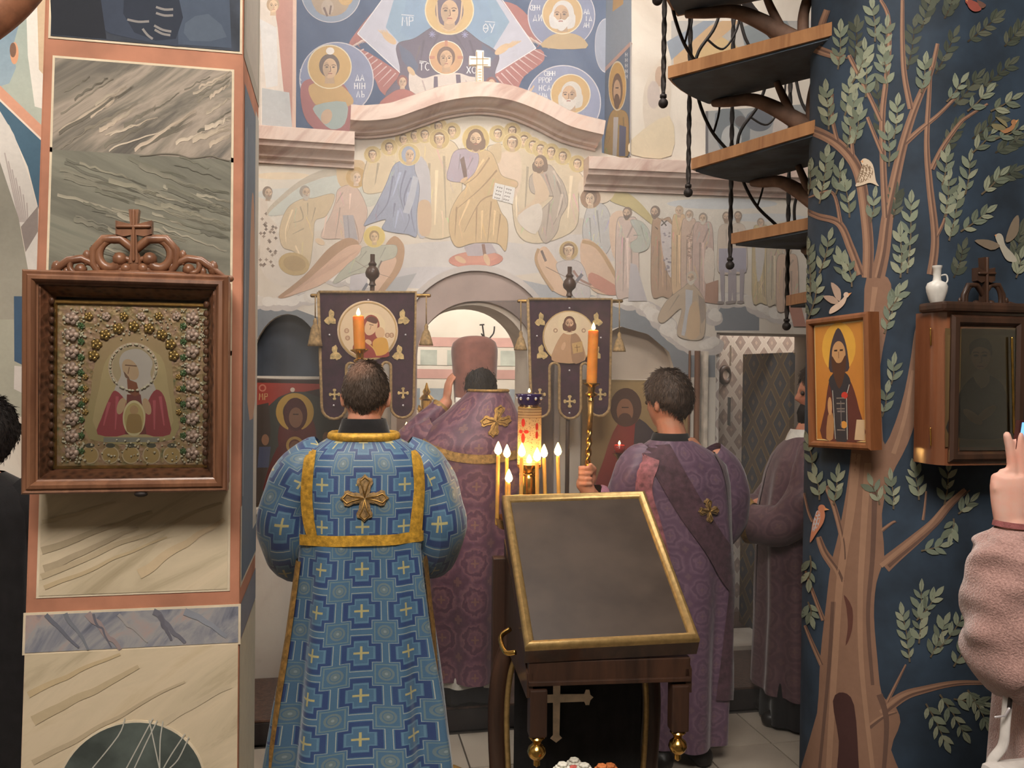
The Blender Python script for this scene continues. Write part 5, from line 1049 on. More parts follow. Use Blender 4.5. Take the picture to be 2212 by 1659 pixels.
# (angle of the tread's front edge at its outer end, picture point of the top outer corner)
ST = []
for deg, x, y in ((11, 1738, 760), (30, 1672, 640), (50, 1545, 508), (69, 1456, 350), (87, 1430, 155), (106, 1428, -70), (125, 1470, -330)):
    P = TC3+sdir(deg)*RHO; ST.append((deg, zat(x, y, P)))
print('treads', [(d, round(z, 2)) for d, z in ST])
WID = 27.0
def wedge(deg, z0, z1, r0, r1, wd, inner=None, n=5):
    out = []
    for i in range(n+1): out.append(sdir(deg-wd*i/n+0)*r1)
    for i in range(n, -1, -1): out.append(sdir(deg-(wd+14)*i/n+7)*r0)
    if inner is not None: out[-1] = inner
    return loft([[TC3+p+Vector((0, 0, z)) for p in out] for z in (z0, z1)], True, True)
INN = {69: (1772, 315), 87: (1812, 140), 106: (1860, -60), 125: (1910, -200)}
for k, (deg, z) in enumerate(ST):
    # front edge of each tread looks toward the camera: the wedge spreads away from it
    inn = None
    if deg in INN:
        inn = colmap(*INN[deg], -0.01)-TC3; inn.z = 0
    mk('tread', wedge(deg+4, z-0.040, z, 0.20, RHO, WID, inn), WOODTREAD, stair)
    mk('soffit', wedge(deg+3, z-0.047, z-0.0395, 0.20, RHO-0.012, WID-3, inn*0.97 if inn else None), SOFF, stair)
    # sculpted branch bracket under the tread
    b = deg-WID+8; zz = z-0.05
    path = [TC3+sdir(b-4)*0.26+Vector((0, 0, zz-0.20)), TC3+sdir(b)*0.34+Vector((0, 0, zz-0.15)), TC3+sdir(b+1)*0.43+Vector((0, 0, zz-0.085)), TC3+sdir(b+1)*0.52+Vector((0, 0, zz-0.035)), TC3+sdir(b)*0.62+Vector((0, 0, zz-0.018)), TC3+sdir(b-1)*0.69+Vector((0, 0, zz-0.004))]
    mk('bracket_branch', tube(cr(path, 5), [0.034-0.020*i/25. for i in range(26)], 10), BRK, stair, 180)
    f1 = [TC3+sdir(b)*0.30+Vector((0, 0, zz-0.17)), TC3+sdir(b+1)*0.30+Vector((0, 0, zz-0.08)), TC3+sdir(b+2)*0.275+Vector((0, 0, zz+0.0))]
    f2 = [TC3+sdir(b+1)*0.36+Vector((0, 0, zz-0.135)), TC3+sdir(b+2)*0.40+Vector((0, 0, zz-0.05)), TC3+sdir(b+3)*0.42+Vector((0, 0, zz+0.0))]
    mk('bracket_branch', tube(cr(f1, 5), [0.020, 0.020, 0.019, 0.018, 0.018, 0.017, 0.017, 0.017, 0.018, 0.019, 0.02][:11], 9), BRK, stair, 180)
    mk('bracket_branch', tube(cr(f2, 5), [0.016-0.0005*i for i in range(11)], 9), BRK, stair, 180)
    # twisted iron baluster at the outer end, with a ball finial below the tread
    P = TC3+sdir(deg+3)*(RHO+0.018); n = 170; zl = z-0.105; zh = z+0.95
    bar = tube([P+Vector((0, 0, zl+(zh-zl)*i/n)) for i in range(n+1)], 0.0080, 8, lobes=2, lamp=0.22, twist=0.62)
    br = mk('baluster', bar, IRON, stair, 60)
    mk('ball_finial', J(ball(P+Vector((0, 0, zl-0.014)), 0.017, 12, 8), lathe([(0.012, 0), (0.012, 0.01)], tuple(P+Vector((0, 0, zl+0.005))), 10)), IRON, br, 180)
    # wrought vine between the balusters
    if k < len(ST)-1:
        z2 = ST[k+1][1]; rr_ = RHO+0.018
        def Q(s, h): return TC3+sdir(deg+3-16*s)*(rr_-0.10*s)+Vector((0, 0, z+h))
        vine = mk('iron_vine', tube(cr([Q(1.0, -0.01), Q(0.75, 0.04), Q(0.4, 0.12), Q(0.15, 0.24), Q(0.12, 0.38), Q(0.45, 0.5), Q(0.55, 0.62), Q(0.2, 0.75), Q(0.05, 0.9)], 6), 0.0062, 7), IRON, stair, 180)
        mk('iron_tendril', tube(cr([Q(0.45, 0.11), Q(0.55, 0.2), Q(0.5, 0.3), Q(0.7, 0.33)], 6), 0.0042, 6), IRON, vine, 180)
        mk('iron_tendril', tube(cr([Q(0.3, 0.45), Q(0.6, 0.42), Q(0.85, 0.5), Q(0.9, 0.6)], 6), 0.0042, 6), IRON, vine, 180)
        for s, h in ((0.7, 0.33), (0.9, 0.6), (0.55, 0.22)):
            c = Q(s, h); u = (Q(s+0.2, h)-c).normalized(); up = Vector((0, 0, 1)); nn = u.cross(up)
            lf = [(0, 0), (0.012, 0.012), (0.018, 0.008), (0.022, 0.018), (0.032, 0.016), (0.045, 0.0), (0.032, -0.016), (0.022, -0.018), (0.018, -0.008), (0.012, -0.012)]
            mk('iron_leaf', slab(lf, [], lambda a_, b_, w_: c+u*(a_*0.8-b_*0.4)+up*(b_*0.9+a_*0.5)+nn*w_, 0.003), IRON, vine)
# handrail
mk('handrail', tube(cr([TC3+sdir(d+3)*(RHO+0.018)+Vector((0, 0, z+0.95)) for d, z in ST], 6), 0.017, 10), IRON, stair, 180)
# high wall painting seen between the upper treads: a scene of figures on the altar wall right of the tower corner
up_ = Paint(lambda x, y, z: PY(x, y, WY-z)); up_.z = 0.002
up_.poly([(1450, 45), (1800, 45), (1800, 140), (1450, 140)], (172, 168, 164), (190, 180, 168)); up_.poly([(1455, 90), (1560, 45), (1600, 45), (1500, 130), (1455, 140)], (196, 160, 120)); up_.poly([(1490, 120), (1560, 80), (1640, 130), (1640, 140), (1490, 140)], (202, 170, 120)); up_.poly([(1440, 90), (1520, 45), (1545, 45), (1450, 130)], (140, 148, 160)); up_.poly([(1690, 90), (1735, 55), (1760, 60), (1740, 140), (1690, 140)], (206, 170, 124)); up_.poly([(1740, 45), (1790, 45), (1800, 140), (1745, 140)], (214, 206, 200)); up_.poly([(1600, 60), (1700, 45), (1710, 110), (1640, 140)], (128, 136, 140), k=2)
up_.poly([(1526, 240), (1810, 220), (1810, 340), (1526, 340)], (150, 152, 152), (168, 164, 160)); up_.poly([(1545, 245), (1600, 240), (1620, 300), (1560, 330)], (112, 118, 122), k=3); up_.ell(1640, 260, 30, 24, (96, 100, 108)); up_.ell(1580, 300, 22, 30, (176, 176, 174)); up_.poly([(1680, 240), (1730, 250), (1720, 330), (1670, 320)], (196, 184, 176), k=3); up_.ell(1600, 262, 12, 12, (90, 84, 84)); up_.line([(1527, 240), (1527, 335)], 6, (100, 96, 98), k=0)
up_.flush('painted_crowd_scene', wall_back)
# ------------------------------------------------------------------ icon and icon case on the tower
def quadframe(TL, TR, BR, BL):
    o = BL; ux = (BR-BL+TR-TL)*0.5; uz = (TL-BL+TR-BR)*0.5; nn = ux.cross(uz).normalized(); return o, ux, uz, nn
o_, ux, uz, nn = quadframe(PD(1745, 690, 2.55), PD(1881, 673, 2.33), PD(1886, 972, 2.33), PD(1752, 965, 2.55))
if nn.dot(CF) > 0: nn = -nn
sic = thing('icon', 'small orange-ground icon of a hooded bearded monk hung at an angle on the painted tower', 'icon', tuple(o_))
W_, H_ = ux.length, uz.length; ex, ez = ux.normalized(), uz.normalized()
def SI(u, v, w): return o_+ex*u+ez*v+nn*w
BOARD = woodmat('icon_board_wood', (110, 66, 40), (142, 90, 56))
mk('board', slab([(0, 0), (W_, 0), (W_, H_), (0, H_)], [], lambda u, v, w: SI(u, v, w-0.030), 0.030), BOARD, sic)
mk('frame', rectframe(0, 0, W_, H_, [(0, 0), (0, 0.010), (0.006, 0.014), (0.014, 0.014), (0.019, 0.004), (0.019, 0)], 0.0, lambda x, y, z: SI(x, z, -y)), BOARD, sic)
sp_ = Paint(lambda x, y, z: SI(x*W_, (1-y)*H_, 0.001+z)); sp_.xf(0, 0, 100.0)
sp_.poly([(11, 6), (89, 6), (89, 94), (11, 94)], (204, 138, 62), (186, 118, 54)); sp_.line([(11, 6), (89, 6), (89, 94), (11, 94), (11, 6)], 1.4, (214, 186, 130), k=0)
sp_.ell(50, 24, 27, 19, (222, 168, 70)); sp_.poly([(20, 93), (26, 70), (33, 50), (44, 41), (56, 41), (70, 52), (80, 70), (86, 93)], (96, 52, 46), k=3); sp_.poly([(41, 93), (38, 60), (33, 48), (46, 42), (60, 43), (68, 50), (62, 62), (62, 93)], (54, 52, 58), k=3)
sp_.poly([(50, 9), (60, 18), (65, 32), (64, 42), (36, 42), (35, 30), (40, 18)], (70, 60, 66), k=3); sp_.ell(50, 29, 11, 10, (196, 150, 104)); sp_.poly([(39, 30), (40, 42), (50, 55), (60, 42), (61, 30), (54, 35), (46, 35)], (86, 56, 42), k=3); sp_.line([(43, 26), (48, 26)], 1.3, (60, 40, 30), k=0); sp_.line([(52, 26), (57, 26)], 1.3, (60, 40, 30), k=0); sp_.line([(50, 27), (50, 32)], 1.2, (140, 100, 70), k=0)
sp_.line([(39, 56), (42, 93)], 1.0, (190, 186, 176), k=0); sp_.line([(66, 52), (61, 60), (61, 93)], 1.0, (190, 186, 176), k=0); sp_.ell(58, 60, 5, 2.6, (196, 60, 48)); sp_.ell(56, 82, 5, 2.8, (214, 150, 70))
for y in (62, 66, 70, 86): sp_.line([(45, y), (58, y)], 0.9, (130, 120, 110), k=0)
sp_.poly([(27, 93), (30, 76), (36, 72), (40, 78), (38, 93)], (176, 128, 84), k=2); sp_.ell(34, 68, 3.6, 7, (200, 150, 104)); sp_.poly([(76, 78), (88, 78), (88, 93), (72, 93)], (206, 176, 140)); sp_.line([(46, 72), (58, 72)], 1.2, (120, 112, 110), k=0); sp_.line([(52, 64), (52, 84)], 1.2, (120, 112, 110), k=0)
sp_.flush('painting', sic, ICONPAINT)
# dark icon case, right
KR = 1.955
rx0 = PY(2035, 850, KR).x; rx1 = rx0+0.265; rz0, rz1 = PY(2040, 1006, KR).z, PY(2040, 672, KR).z
kr = thing('icon_case', 'dark wooden icon case with a dim portrait of a saint, hung on the painted tower', 'icon case', ((rx0+rx1)/2, TYF, rz0))
prof_ = [(rx0, TYF+0.0), (rx0-0.002, KR+0.03), (rx0+0.004, KR+0.008), (rx0+0.016, KR)]
plan = [(rx0, TYF-0.002), (rx0-0.004, KR+0.05), (rx0+0.002, KR+0.02), (rx0+0.014, KR+0.004), (rx0+0.026, KR)]
plan = plan+[(rx0+rx1-x, y) for x, y in reversed(plan)]
mk('case_body', loft([[Vector((x, y, z)) for x, y in plan] for z in (rz0, rz1)], True, True), woodmat('glossy_brown_veneer', (108, 66, 44), (134, 84, 58), 0.18, 6, coat=0.8), kr, 30)
mk('front_frame', rectframe(rx0+0.02, rz0+0.01, rx1-0.02, rz1-0.008, [(0, 0), (0, 0.006), (0.008, 0.012), (0.020, 0.012), (0.028, 0.004), (0.028, 0)], KR), WOODDARK, kr, 30)
mk('cornice', box(((rx0+rx1)/2, KR+0.03, rz1+0.012), (rx1-rx0+0.03, 0.10, 0.026), 0.008), WOODDARK, kr)
kq = Paint(lambda x, y, z: PY(x, y, KR-0.001-z)); kq.xf(1700, 550, 2.766)
kq.poly([(945, 440), (1390, 440), (1390, 1150), (945, 1150)], (104, 84, 56), (92, 72, 48)); kq.poly([(960, 480), (1350, 480), (1350, 1100), (960, 1100)], (112, 92, 62), (98, 80, 54)); kq.poly([(970, 1085), (1000, 900), (1060, 780), (1130, 720), (1210, 720), (1290, 780), (1330, 930), (1345, 1085)], (48, 44, 40), k=3)
kq.poly([(1110, 720), (1150, 690), (1200, 690), (1210, 760), (1160, 800)], (122, 104, 78), k=2); kq.ell(1158, 600, 56, 88, (134, 106, 78)); kq.poly([(1095, 600), (1090, 540), (1130, 505), (1190, 500), (1225, 550), (1222, 610), (1205, 570), (1150, 550), (1110, 570)], (58, 46, 36), k=3)
for x in (1130, 1180): kq.ell(x, 603, 16, 7, (48, 38, 30)); kq.line([(x-20, 588), (x, 582), (x+18, 588)], 5, (56, 44, 34))
kq.line([(1158, 600), (1165, 640), (1150, 645)], 6, (96, 74, 54)); kq.line([(1135, 668), (1175, 668)], 6, (96, 58, 44), k=0); kq.ell(1110, 970, 26, 70, (120, 94, 68), -0.9); kq.ell(1190, 950, 26, 74, (120, 94, 68), 0.9)
kq.flush('painting', kr, ICONPAINT)
mk('glass_pane', box(((rx0+rx1)/2, KR-0.006, (rz0+rz1)/2), (rx1-rx0-0.1, 0.002, rz1-rz0-0.08)), glassmat('dim_glass', 0.06), kr)
for ya, yb in ((710, 745), (925, 962)):
    a = PX(2010, ya, rx0-0.004)
    mk('hinge', capsule([PX(2010, ya, rx0-0.006), PX(2011, yb, rx0-0.006)], 0.0022, 8), GOLD, kr, 180)
GC = PY(2188, 850, KR-0.014)
mk('reflection_streak', capsule([PY(2186, 730, KR-0.014), PY(2190, 935, KR-0.014)], 0.0032, 8), GOLD, kr, 180)  # gold capsule added to stand in for a golden reflection on the glass
crest(lambda x, y: PY(2124+(x-690)*0.205, 693+(y-398)*0.40, KR+0.03), kr, WOODDARK, 0.0065)
# white jug standing on the case
jb = Vector((PX(2010, 655, rx0+0.016).x, KR+0.05, rz1+0.0005)); jp = PY(2011, 655, jb.y); jb = Vector((rx0+0.018, KR+0.05, rz1+0.0262)); hj = 0.088
CER = simple('white_ceramic', (220, 216, 210), 0.3, 0, 0.05, 20, 0.05)
jug = thing('jug', 'small white ceramic jug with a narrow neck on top of the dark icon case', 'jug', tuple(jb))
mk('body', lathe([(0.016, 0), (0.019, 0.006), (0.026, 0.030), (0.027, 0.042), (0.023, 0.052), (0.011, 0.058), (0.0095, 0.066), (0.0105, 0.090), (0.0125, 0.092), (0.0125, 0.098), (0.009, 0.098), (0.008, 0.07)], tuple(jb), 24), CER, jug, 50)
mk('handle', tube(cr([jb+Vector((0.010, -0.002, 0.072)), jb+Vector((0.024, -0.004, 0.074)), jb+Vector((0.029, -0.004, 0.060)), jb+Vector((0.024, -0.002, 0.050))], 5), 0.0022, 7), CER, jug, 180)

# ------------------------------------------------------------------ cross on the cornice
cw = PY(1036, 181, WY-0.06); CRW = simple('white_enamel_cross', (232, 226, 214), 0.4, 0, 0.04)
cross = thing('altar_cross', 'small white cross with gilt edge standing on the curved cornice', 'cross', tuple(cw))
co = PY(1036, 133, WY-0.06); e1 = (PY(1060, 133, WY-0.06)-co).length
def crx(k): return [(-0.35*k, -2.0), (-0.32*k, -0.42*k), (-0.95, -0.42*k), (-0.95, 0.35*k), (-0.34*k, 0.35*k), (-0.34*k, 0.92), (0.34*k, 0.92), (0.34*k, 0.35*k), (0.95, 0.35*k), (0.95, -0.42*k), (0.32*k, -0.42*k), (0.35*k, -2.0)]
mk('cross_body', slab([(x*e1, y*e1) for x, y in crx(1.0)], [], lambda u, v, w: (co.x+u, co.y-0.012+w, co.z+v), 0.024), CRW, cross)
cp = Paint(lambda x, y, z: PY(x, y, WY-0.0725-z)); 
for a, b in (((1016, 127), (1056, 127)), ((1018, 140), (1054, 140)), ((1030, 112), (1030, 176)), ((1043, 112), (1043, 176))): cp.line([a, b], 1.6, (176, 140, 84), k=0)
for y in range(150, 178, 6): cp.line([(1033, y), (1040, y)], 1.6, (196, 160, 110), k=0)
cp.flush('ornament', cross)
mk('foot', box((co.x, co.y, co.z-2.0*e1), (0.07, 0.05, 0.012), 0.003), CRW, cross)

# ------------------------------------------------------------------ processional banners
VELV = simple('dark_purple_velvet', (62, 36, 50), 0.85, 0, 0.15, 30, 0.25, sheen=0.5)
EMB = simple('pale_gold_embroidery', (206, 178, 124), 0.5, 0.2, 0.14, 60, 0.4)
TRIM = simple('dull_gold_fringe', (164, 134, 92), 0.7, 0.05, 0.16, 70, 0.4)
MEDC = simple('cream_satin', (216, 190, 158), 0.6, 0, 0.06, 20)
def banner(name, label, Y, xf, topw, slots, bot, med, polex, poley, motif, crosses, bar, tassels, studs, painter):
    ox, oy, k = xf
    def Q(x, y, dz=0.0): return PY(ox+x/k, oy+y/k, Y-dz)
    foot = Vector((PY(polex, 900, Y).x, Y+0.02, 0.113))
    b = thing(name, label, 'banner', tuple(foot), 'processional banners at the gate')
    top = PY(polex, poley, Y)
    mk('pole', tube([Vector((foot.x, Y+0.02, z)) for z in (0.113, top.z)], 0.011, 12), WOODDARK, b, 180)
    mk('knob', lathe([(0.004, 0), (0.018, 0.005), (0.012, 0.02), (0.014, 0.03), (0.030, 0.045), (0.034, 0.062), (0.028, 0.080), (0.016, 0.094), (0.020, 0.105), (0.010, 0.118), (0.003, 0.145)], (foot.x, Y+0.02, top.z-0.15), 16), WOODDARK, b, 40)
    mk('base', lathe([(0.13, 0), (0.13, 0.02), (0.05, 0.05), (0.02, 0.09)], (foot.x, Y+0.02, 0.113), 24), WOODDARK, b, 40)
    xl, xr, yt = topw
    out = [(xl, yt), (xr, yt), (xr-12, bot)]
    def tongue(x0, x1, yb, n=8): return [((x0+x1)/2+(x1-x0)/2*math.cos(math.pi*i/n), yb-(x1-x0)/2+(x1-x0)/2*math.sin(math.pi*i/n)*1.0) for i in range(n+1)]
    edges = [(xl+24, slots[0][0]), (slots[0][1], slots[1][0]), (slots[1][1], xr-14)]
    out = [(xl, yt), (xr, yt)]+tongue(edges[2][0], edges[2][1], bot)
    for s in (1, 0):
        a, c = slots[s][0], slots[s][1]
        out += [((a+c)/2+(c-a)/2*math.cos(math.pi*i/6), slots[s][2]+(c-a)/2-(c-a)/2*math.sin(math.pi*i/6)) for i in range(7)]
        out += tongue(edges[s][0], edges[s][1], bot+(18 if s == 1 else 8))
    cl = mk('cloth', slab(out, [], lambda u, v, w: Q(u, v, -w), 0.006), VELV, b)
    mk('gold_trim', tube([Q(x, y, 0.002) for x, y in out]+[Q(*out[0], 0.002)], 0.0075, 6), TRIM, cl, 180)
    cx, cy, r = med
    mk('medallion', lathe([(r/k*Y/FPX*1.02, 0), (r/k*Y/FPX*1.02, 0.005), (r/k*Y/FPX*0.96, 0.008)], (0, 0, 0), 48, T(*Q(cx, cy, -0.001)) @ RX(math.pi/2)), MEDC, cl, 40)
    pt = Paint(lambda x, y, z: Q(x, y, 0.0085+z)); painter(pt); pt.flush('icon_picture', cl, ICONPAINT)
    for (x, y, s, rot) in motif:
        P = []
        for i in range(16): 
            a = 2*math.pi*i/16; rr_ = s*(1+0.32*math.sin(3*a+rot)+0.22*math.sin(5*a)); P.append((x+0.62*rr_*math.cos(a)*1.0, y+1.0*rr_*math.sin(a)))
        c_, s_ = math.cos(rot*0.5), math.sin(rot*0.5)
        P = [(x+(px_-x)*c_-(py_-y)*s_, y+(px_-x)*s_+(py_-y)*c_) for px_, py_ in P]
        mk('embroidered_blossom', slab(P, [], lambda u, v, w: Q(u, v, 0.003-w), 0.003), EMB, cl)
    for x, y, s in crosses:
        P = []
        for i in range(4):
            a = i*math.pi/2
            for u, v in ((0.16, -0.16), (0.55, -0.16), (0.75, -0.34), (1.0, -0.2), (1.0, 0.2), (0.75, 0.34), (0.55, 0.16)): P.append((x+s*(u*math.cos(a)-v*math.sin(a)), y+s*(u*math.sin(a)+v*math.cos(a))))
        mk('embroidered_cross', slab(P, [], lambda u, v, w: Q(u, v, 0.003-w), 0.003), EMB, cl)
    for x, y in studs: mk('stud', ball(Q(x, y, 0.003), 0.0055, 8, 5), simple('silver_stud', (206, 200, 204), 0.3, 0.6) if 'silver_stud' not in MATS else MATS['silver_stud'], cl, 180)
    rod = mk('crossbar', capsule([Q(bar[0], bar[2], -0.012), Q(bar[1], bar[2], -0.012)], 0.009, 10), OLDGOLD, b, 180)
    for x, y0, y1, y2 in tassels:
        a, c, e = Q(x, y0, 0.004), Q(x, y1, 0.004), Q(x+2, y2, 0.004); h = c.z-e.z
        mk('tassel', J(tube([a, c], 0.003, 6), lathe([(0.004, 0), (0.010, -0.012), (0.008, -0.026), (0.017, -0.04), (0.032, -h*0.9), (0.034, -h), (0.0, -h)], tuple(c), 14)), TRIM, rod, 180)
    return b
def pl(p):
    p.ell(845, 380, 200, 194, (224, 198, 164)); p.ring(845, 380, 200, 208, (196, 160, 104)); p.ell(865, 340, 105, 92, (230, 206, 166))
    p.poly([(735, 520), (760, 440), (800, 330), (850, 268), (905, 280), (930, 340), (915, 420), (960, 480), (1000, 560), (900, 572), (800, 570)], (150, 62, 54), k=3); p.ell(868, 350, 44, 66, (222, 184, 146), 0.4); p.poly([(830, 300), (870, 275), (915, 300), (905, 330), (860, 318)], (96, 56, 46), k=2)
    p.ell(932, 395, 34, 42, (216, 176, 136)); p.poly([(880, 460), (920, 430), (980, 440), (990, 530), (920, 560), (890, 520)], (212, 158, 72), k=3); p.line([(790, 430), (880, 500), (910, 560)], 8, (214, 170, 90)); p.ell(850, 460, 26, 16, (216, 176, 136), 0.5)
    for x, y in ((693, 380), (700, 432), (985, 412), (1015, 412)): p.ring(x, y, 9, 18, (182, 140, 110)); p.line([(x-10, y), (x+10, y)], 5, (182, 140, 110), k=0)
    p.line([(855, 335), (885, 340)], 5, (90, 60, 48), k=0); p.line([(868, 345), (860, 372)], 4, (150, 104, 80), k=0)
banner('processional_banner', 'dark purple banner with a round mother-and-child picture, behind the man in blue', 4.06, (540, 600, 3.319), (490, 1188, 102), ((690, 752, 612), (945, 1010, 606)), 1005, (845, 380, 208), 802, 548,
       [(578, 290, 52, 0.5), (612, 545, 52, -0.4), (1098, 290, 52, -0.5), (1066, 545, 52, 0.4)], [(606, 836, 40), (1098, 826, 40), (846, 860, 40)], (445, 1285, 128), [(468, 130, 290, 490), (1264, 130, 330, 486)], [(848, 160), (570, 410), (1115, 410), (600, 916), (1098, 916)], pl)
def prr(p):
    p.ell(1225, 425, 180, 186, (222, 198, 166)); p.ring(1225, 425, 182, 190, (196, 164, 112)); p.poly([(1100, 590), (1130, 480), (1180, 400), (1225, 385), (1290, 410), (1330, 500), (1340, 590), (1225, 612)], (190, 150, 116), k=3); p.poly([(1240, 400), (1300, 430), (1330, 520), (1330, 590), (1250, 605)], (164, 128, 100), k=3)
    p.head(1228, 328, 48, 0, (104, 70, 56), (110, 74, 58), halo=(226, 204, 168), skin=(212, 172, 140), long=True, rim=None); p.poly([(1245, 470), (1320, 455), (1325, 530), (1255, 545)], (196, 160, 108)); p.line([(1280, 480), (1285, 530)], 5, (140, 104, 70), k=0); p.line([(1265, 500), (1305, 495)], 5, (140, 104, 70), k=0); p.ell(1185, 490, 14, 30, (210, 170, 136), 0.3)
    for x in (1128, 1330): p.ring(x, 378, 8, 16, (170, 136, 108))
banner('processional_banner', 'dark purple banner with a round picture of a bearded man, behind the purple-robed server', 4.10, (860, 600, 3.318), (930, 1530, 152), ((1085, 1155, 610), (1310, 1366, 612)), 992, (1225, 425, 190), 1229, 575,
       [(1020, 305, 46, 0.5), (1030, 540, 50, -0.5), (1425, 305, 46, -0.5), (1416, 540, 50, 0.5)], [(1230, 886, 44), (1450, 836, 42), (1016, 836, 42)], (865, 1600, 168), [(880, 170, 380, 520), (1586, 170, 390, 530)], [(1228, 218), (995, 418), (1228, 665), (1453, 430), (1228, 970)], prr)

# ------------------------------------------------------------------ flames and candles
m, t = newmat('candle_flame'); t.out((255, 214, 130), 0.5, emit=(255, 196, 110), estr=26.0); FLAME = m
BEES = simple('beeswax', (226, 168, 84), 0.5, 0, 0.06, 20); BEES.node_tree.nodes['Principled BSDF'].inputs['Subsurface Weight'].default_value = 0.25
ORW = simple('orange_wax', (226, 142, 58), 0.5, 0, 0.06, 20); ORW.node_tree.nodes['Principled BSDF'].inputs['Subsurface Weight'].default_value = 0.3
WICK = simple('wick', (40, 30, 26), 0.9)
def flame(parent, p, h, r, power, lname='candle_light'):
    mk('flame', lathe([(0.15*r, 0), (0.75*r, 0.12*h), (r, 0.3*h), (0.85*r, 0.5*h), (0.5*r, 0.75*h), (0.08*r, h)], tuple(p), 12), FLAME, parent, 180)
    if power: 
        o = light(lname, 'POINT', tuple(Vector(p)+Vector((0, 0, h*0.5))), power, (1.0, 0.62, 0.28), max(0.012, r*0.9))
        o.parent = parent; o.location = Vector(p)+Vector((0, 0, h*0.5))-wloc(parent)
# candle stand behind the lectern
CSD = 3.22
dish = PD(1142, 1100, CSD)
cs = thing('candle_stand', 'round brass candle stand with sand dish standing behind the lectern', 'candle stand', (dish.x, dish.y, 0))
mk('stem', lathe([(0.15, 0), (0.15, 0.03), (0.06, 0.06), (0.03, 0.1), (0.028, 0.5), (0.045, 0.55), (0.028, 0.6), (0.028, dish.z-0.1), (0.06, dish.z-0.07)], (dish.x, dish.y, 0), 20), BRASS, cs, 40)
mk('dish', lathe([(0.05, -0.075), (0.118, -0.065), (0.127, -0.03), (0.122, -0.03), (0.115, -0.05), (0.0, -0.052)], tuple(dish), 32), BRASS, cs, 40)
dz = dish.z-0.052
words_ = {1076: 'tall lit beeswax candle furthest to the gate side of the lamp, end of the row', 1095: 'lit beeswax candle standing directly behind the short one', 1127: 'lit beeswax candle in front of the glass lamp, under its red print', 1160: 'lit beeswax candle at the far edge of the glass lamp, flame against the glass', 1177: 'slim lit beeswax candle just clear of the glass lamp', 1206: 'lit beeswax candle standing alone nearest the deacon', 1099: 'short burnt-down lit beeswax candle, lowest flame of the stand'}
for x, y, dd, lean in ((1076, 986, 0.02, -2), (1095, 992, -0.02, 0), (1127, 990, 0.10, -2), (1160, 1000, 0.10, 2), (1175, 992, 0.03, 5), (1205, 988, 0.0, 4), (1099, 1046, 0.05, 0)):
    top = PD(x, y, CSD-dd); base = Vector((PD(x+lean, y+100, CSD-dd).x, PD(x+lean, y+100, CSD-dd).y, dz)); rad = 0.0078 if x != 1206 else 0.009
    key = min(words_, key=lambda k_: abs(k_-x)); c = thing('candle', words_[key], 'candle', tuple(base), 'lit candles on the stand')
    mk('wax', capsule([base, top], [rad, rad*0.92], 10, 2), BEES, c, 180)
    mk('wick', tube([top, top+Vector((0, 0, 0.006))], 0.0012, 6), WICK, c)
    flame(c, top+Vector((0, 0, 0.006)), 0.050, 0.0145, 0.7)
# oil lamp with printed glass
LD = 3.19; lb = PD(1143, 1006, LD); lt = PD(1143, 880, LD); lr = 25.5/FPX*LD
lamp = thing('oil_lamp', 'tall votive lamp of printed glowing glass with a purple bowl on top', 'lamp', (lb.x, lb.y, dz))
m, t = newmat('printed_lamp_glass'); u_ = t.obj(); s = t.n('ShaderNodeSeparateXYZ'); t.l(u_, s.inputs[0])
zz_ = s.outputs[2]; st_ = t.val('GREATER_THAN', t.val('FRACT', t.val('MULTIPLY', zz_, 95.0)), 0.72)
hh = (lt.z-lb.z); z0_ = lb.z-dz
ends = t.val('MAXIMUM', t.val('LESS_THAN', zz_, z0_+0.038), t.val('GREATER_THAN', zz_, z0_+hh-0.038)); stripe = t.val('MULTIPLY', st_, ends)
dots = t.n('ShaderNodeTexVoronoi', Scale=150.0); t.l(u_, dots.inputs['Vector']); dt = t.val('MULTIPLY', t.val('LESS_THAN', dots.outputs[0], 0.28), t.val('SUBTRACT', 1.0, ends))
pr = t.val('MAXIMUM', stripe, dt)
colr = t.mix(t.val('MULTIPLY', pr, 0.75), (236, 206, 160), (130, 82, 50))
tl = t.n('ShaderNodeBsdfTranslucent'); t.l(colr, tl.inputs[0]); df = t.n('ShaderNodeBsdfDiffuse'); t.l(colr, df.inputs[0]); tr = t.n('ShaderNodeBsdfTransparent')
mx = t.n('ShaderNodeMixShader', i0=0.35); t.l(tl.outputs[0], mx.inputs[1]); t.l(df.outputs[0], mx.inputs[2]); mx2 = t.n('ShaderNodeMixShader', i0=0.30); t.l(mx.outputs[0], mx2.inputs[1]); t.l(tr.outputs[0], mx2.inputs[2]); oo = t.n('ShaderNodeOutputMaterial'); t.l(mx2.outputs[0], oo.inputs[0]); LGL = m
gl = mk('glass_cylinder', lathe([(lr, 0), (lr, hh)], tuple(lb), 40, caps=False), LGL, lamp, 180)
gp = Paint(lambda x, y, z: lb+Vector(((lr+0.0012)*math.sin((x-1143)/25.5*0.9-0.25), -(lr+0.0012)*math.cos((x-1143)/25.5*0.9-0.25), (1006-y)/126.0*hh)))
RP = paintmat('lamp_print', 0.5)
for x, y, rx, ry in ((1128, 912, 5, 9), (1128, 945, 5, 11), (1121, 931, 6, 4), (1136, 931, 6, 4), (1162, 920, 4, 8), (1162, 938, 4, 8)): gp.ell(x, y, rx, ry, (214, 52, 40))
gp.flush('red_print', gl, RP)
mk('base_cup', lathe([(0.02, dz-lb.z), (0.045, dz-lb.z+0.01), (0.018, dz-lb.z+0.04), (0.03, dz-lb.z+0.06), (0.034, -0.045), (0.025, -0.03), (lr*0.9, -0.01), (lr*1.04, 0), (lr*1.04, 0.006)], tuple(lb), 24), GOLD, lamp, 40)
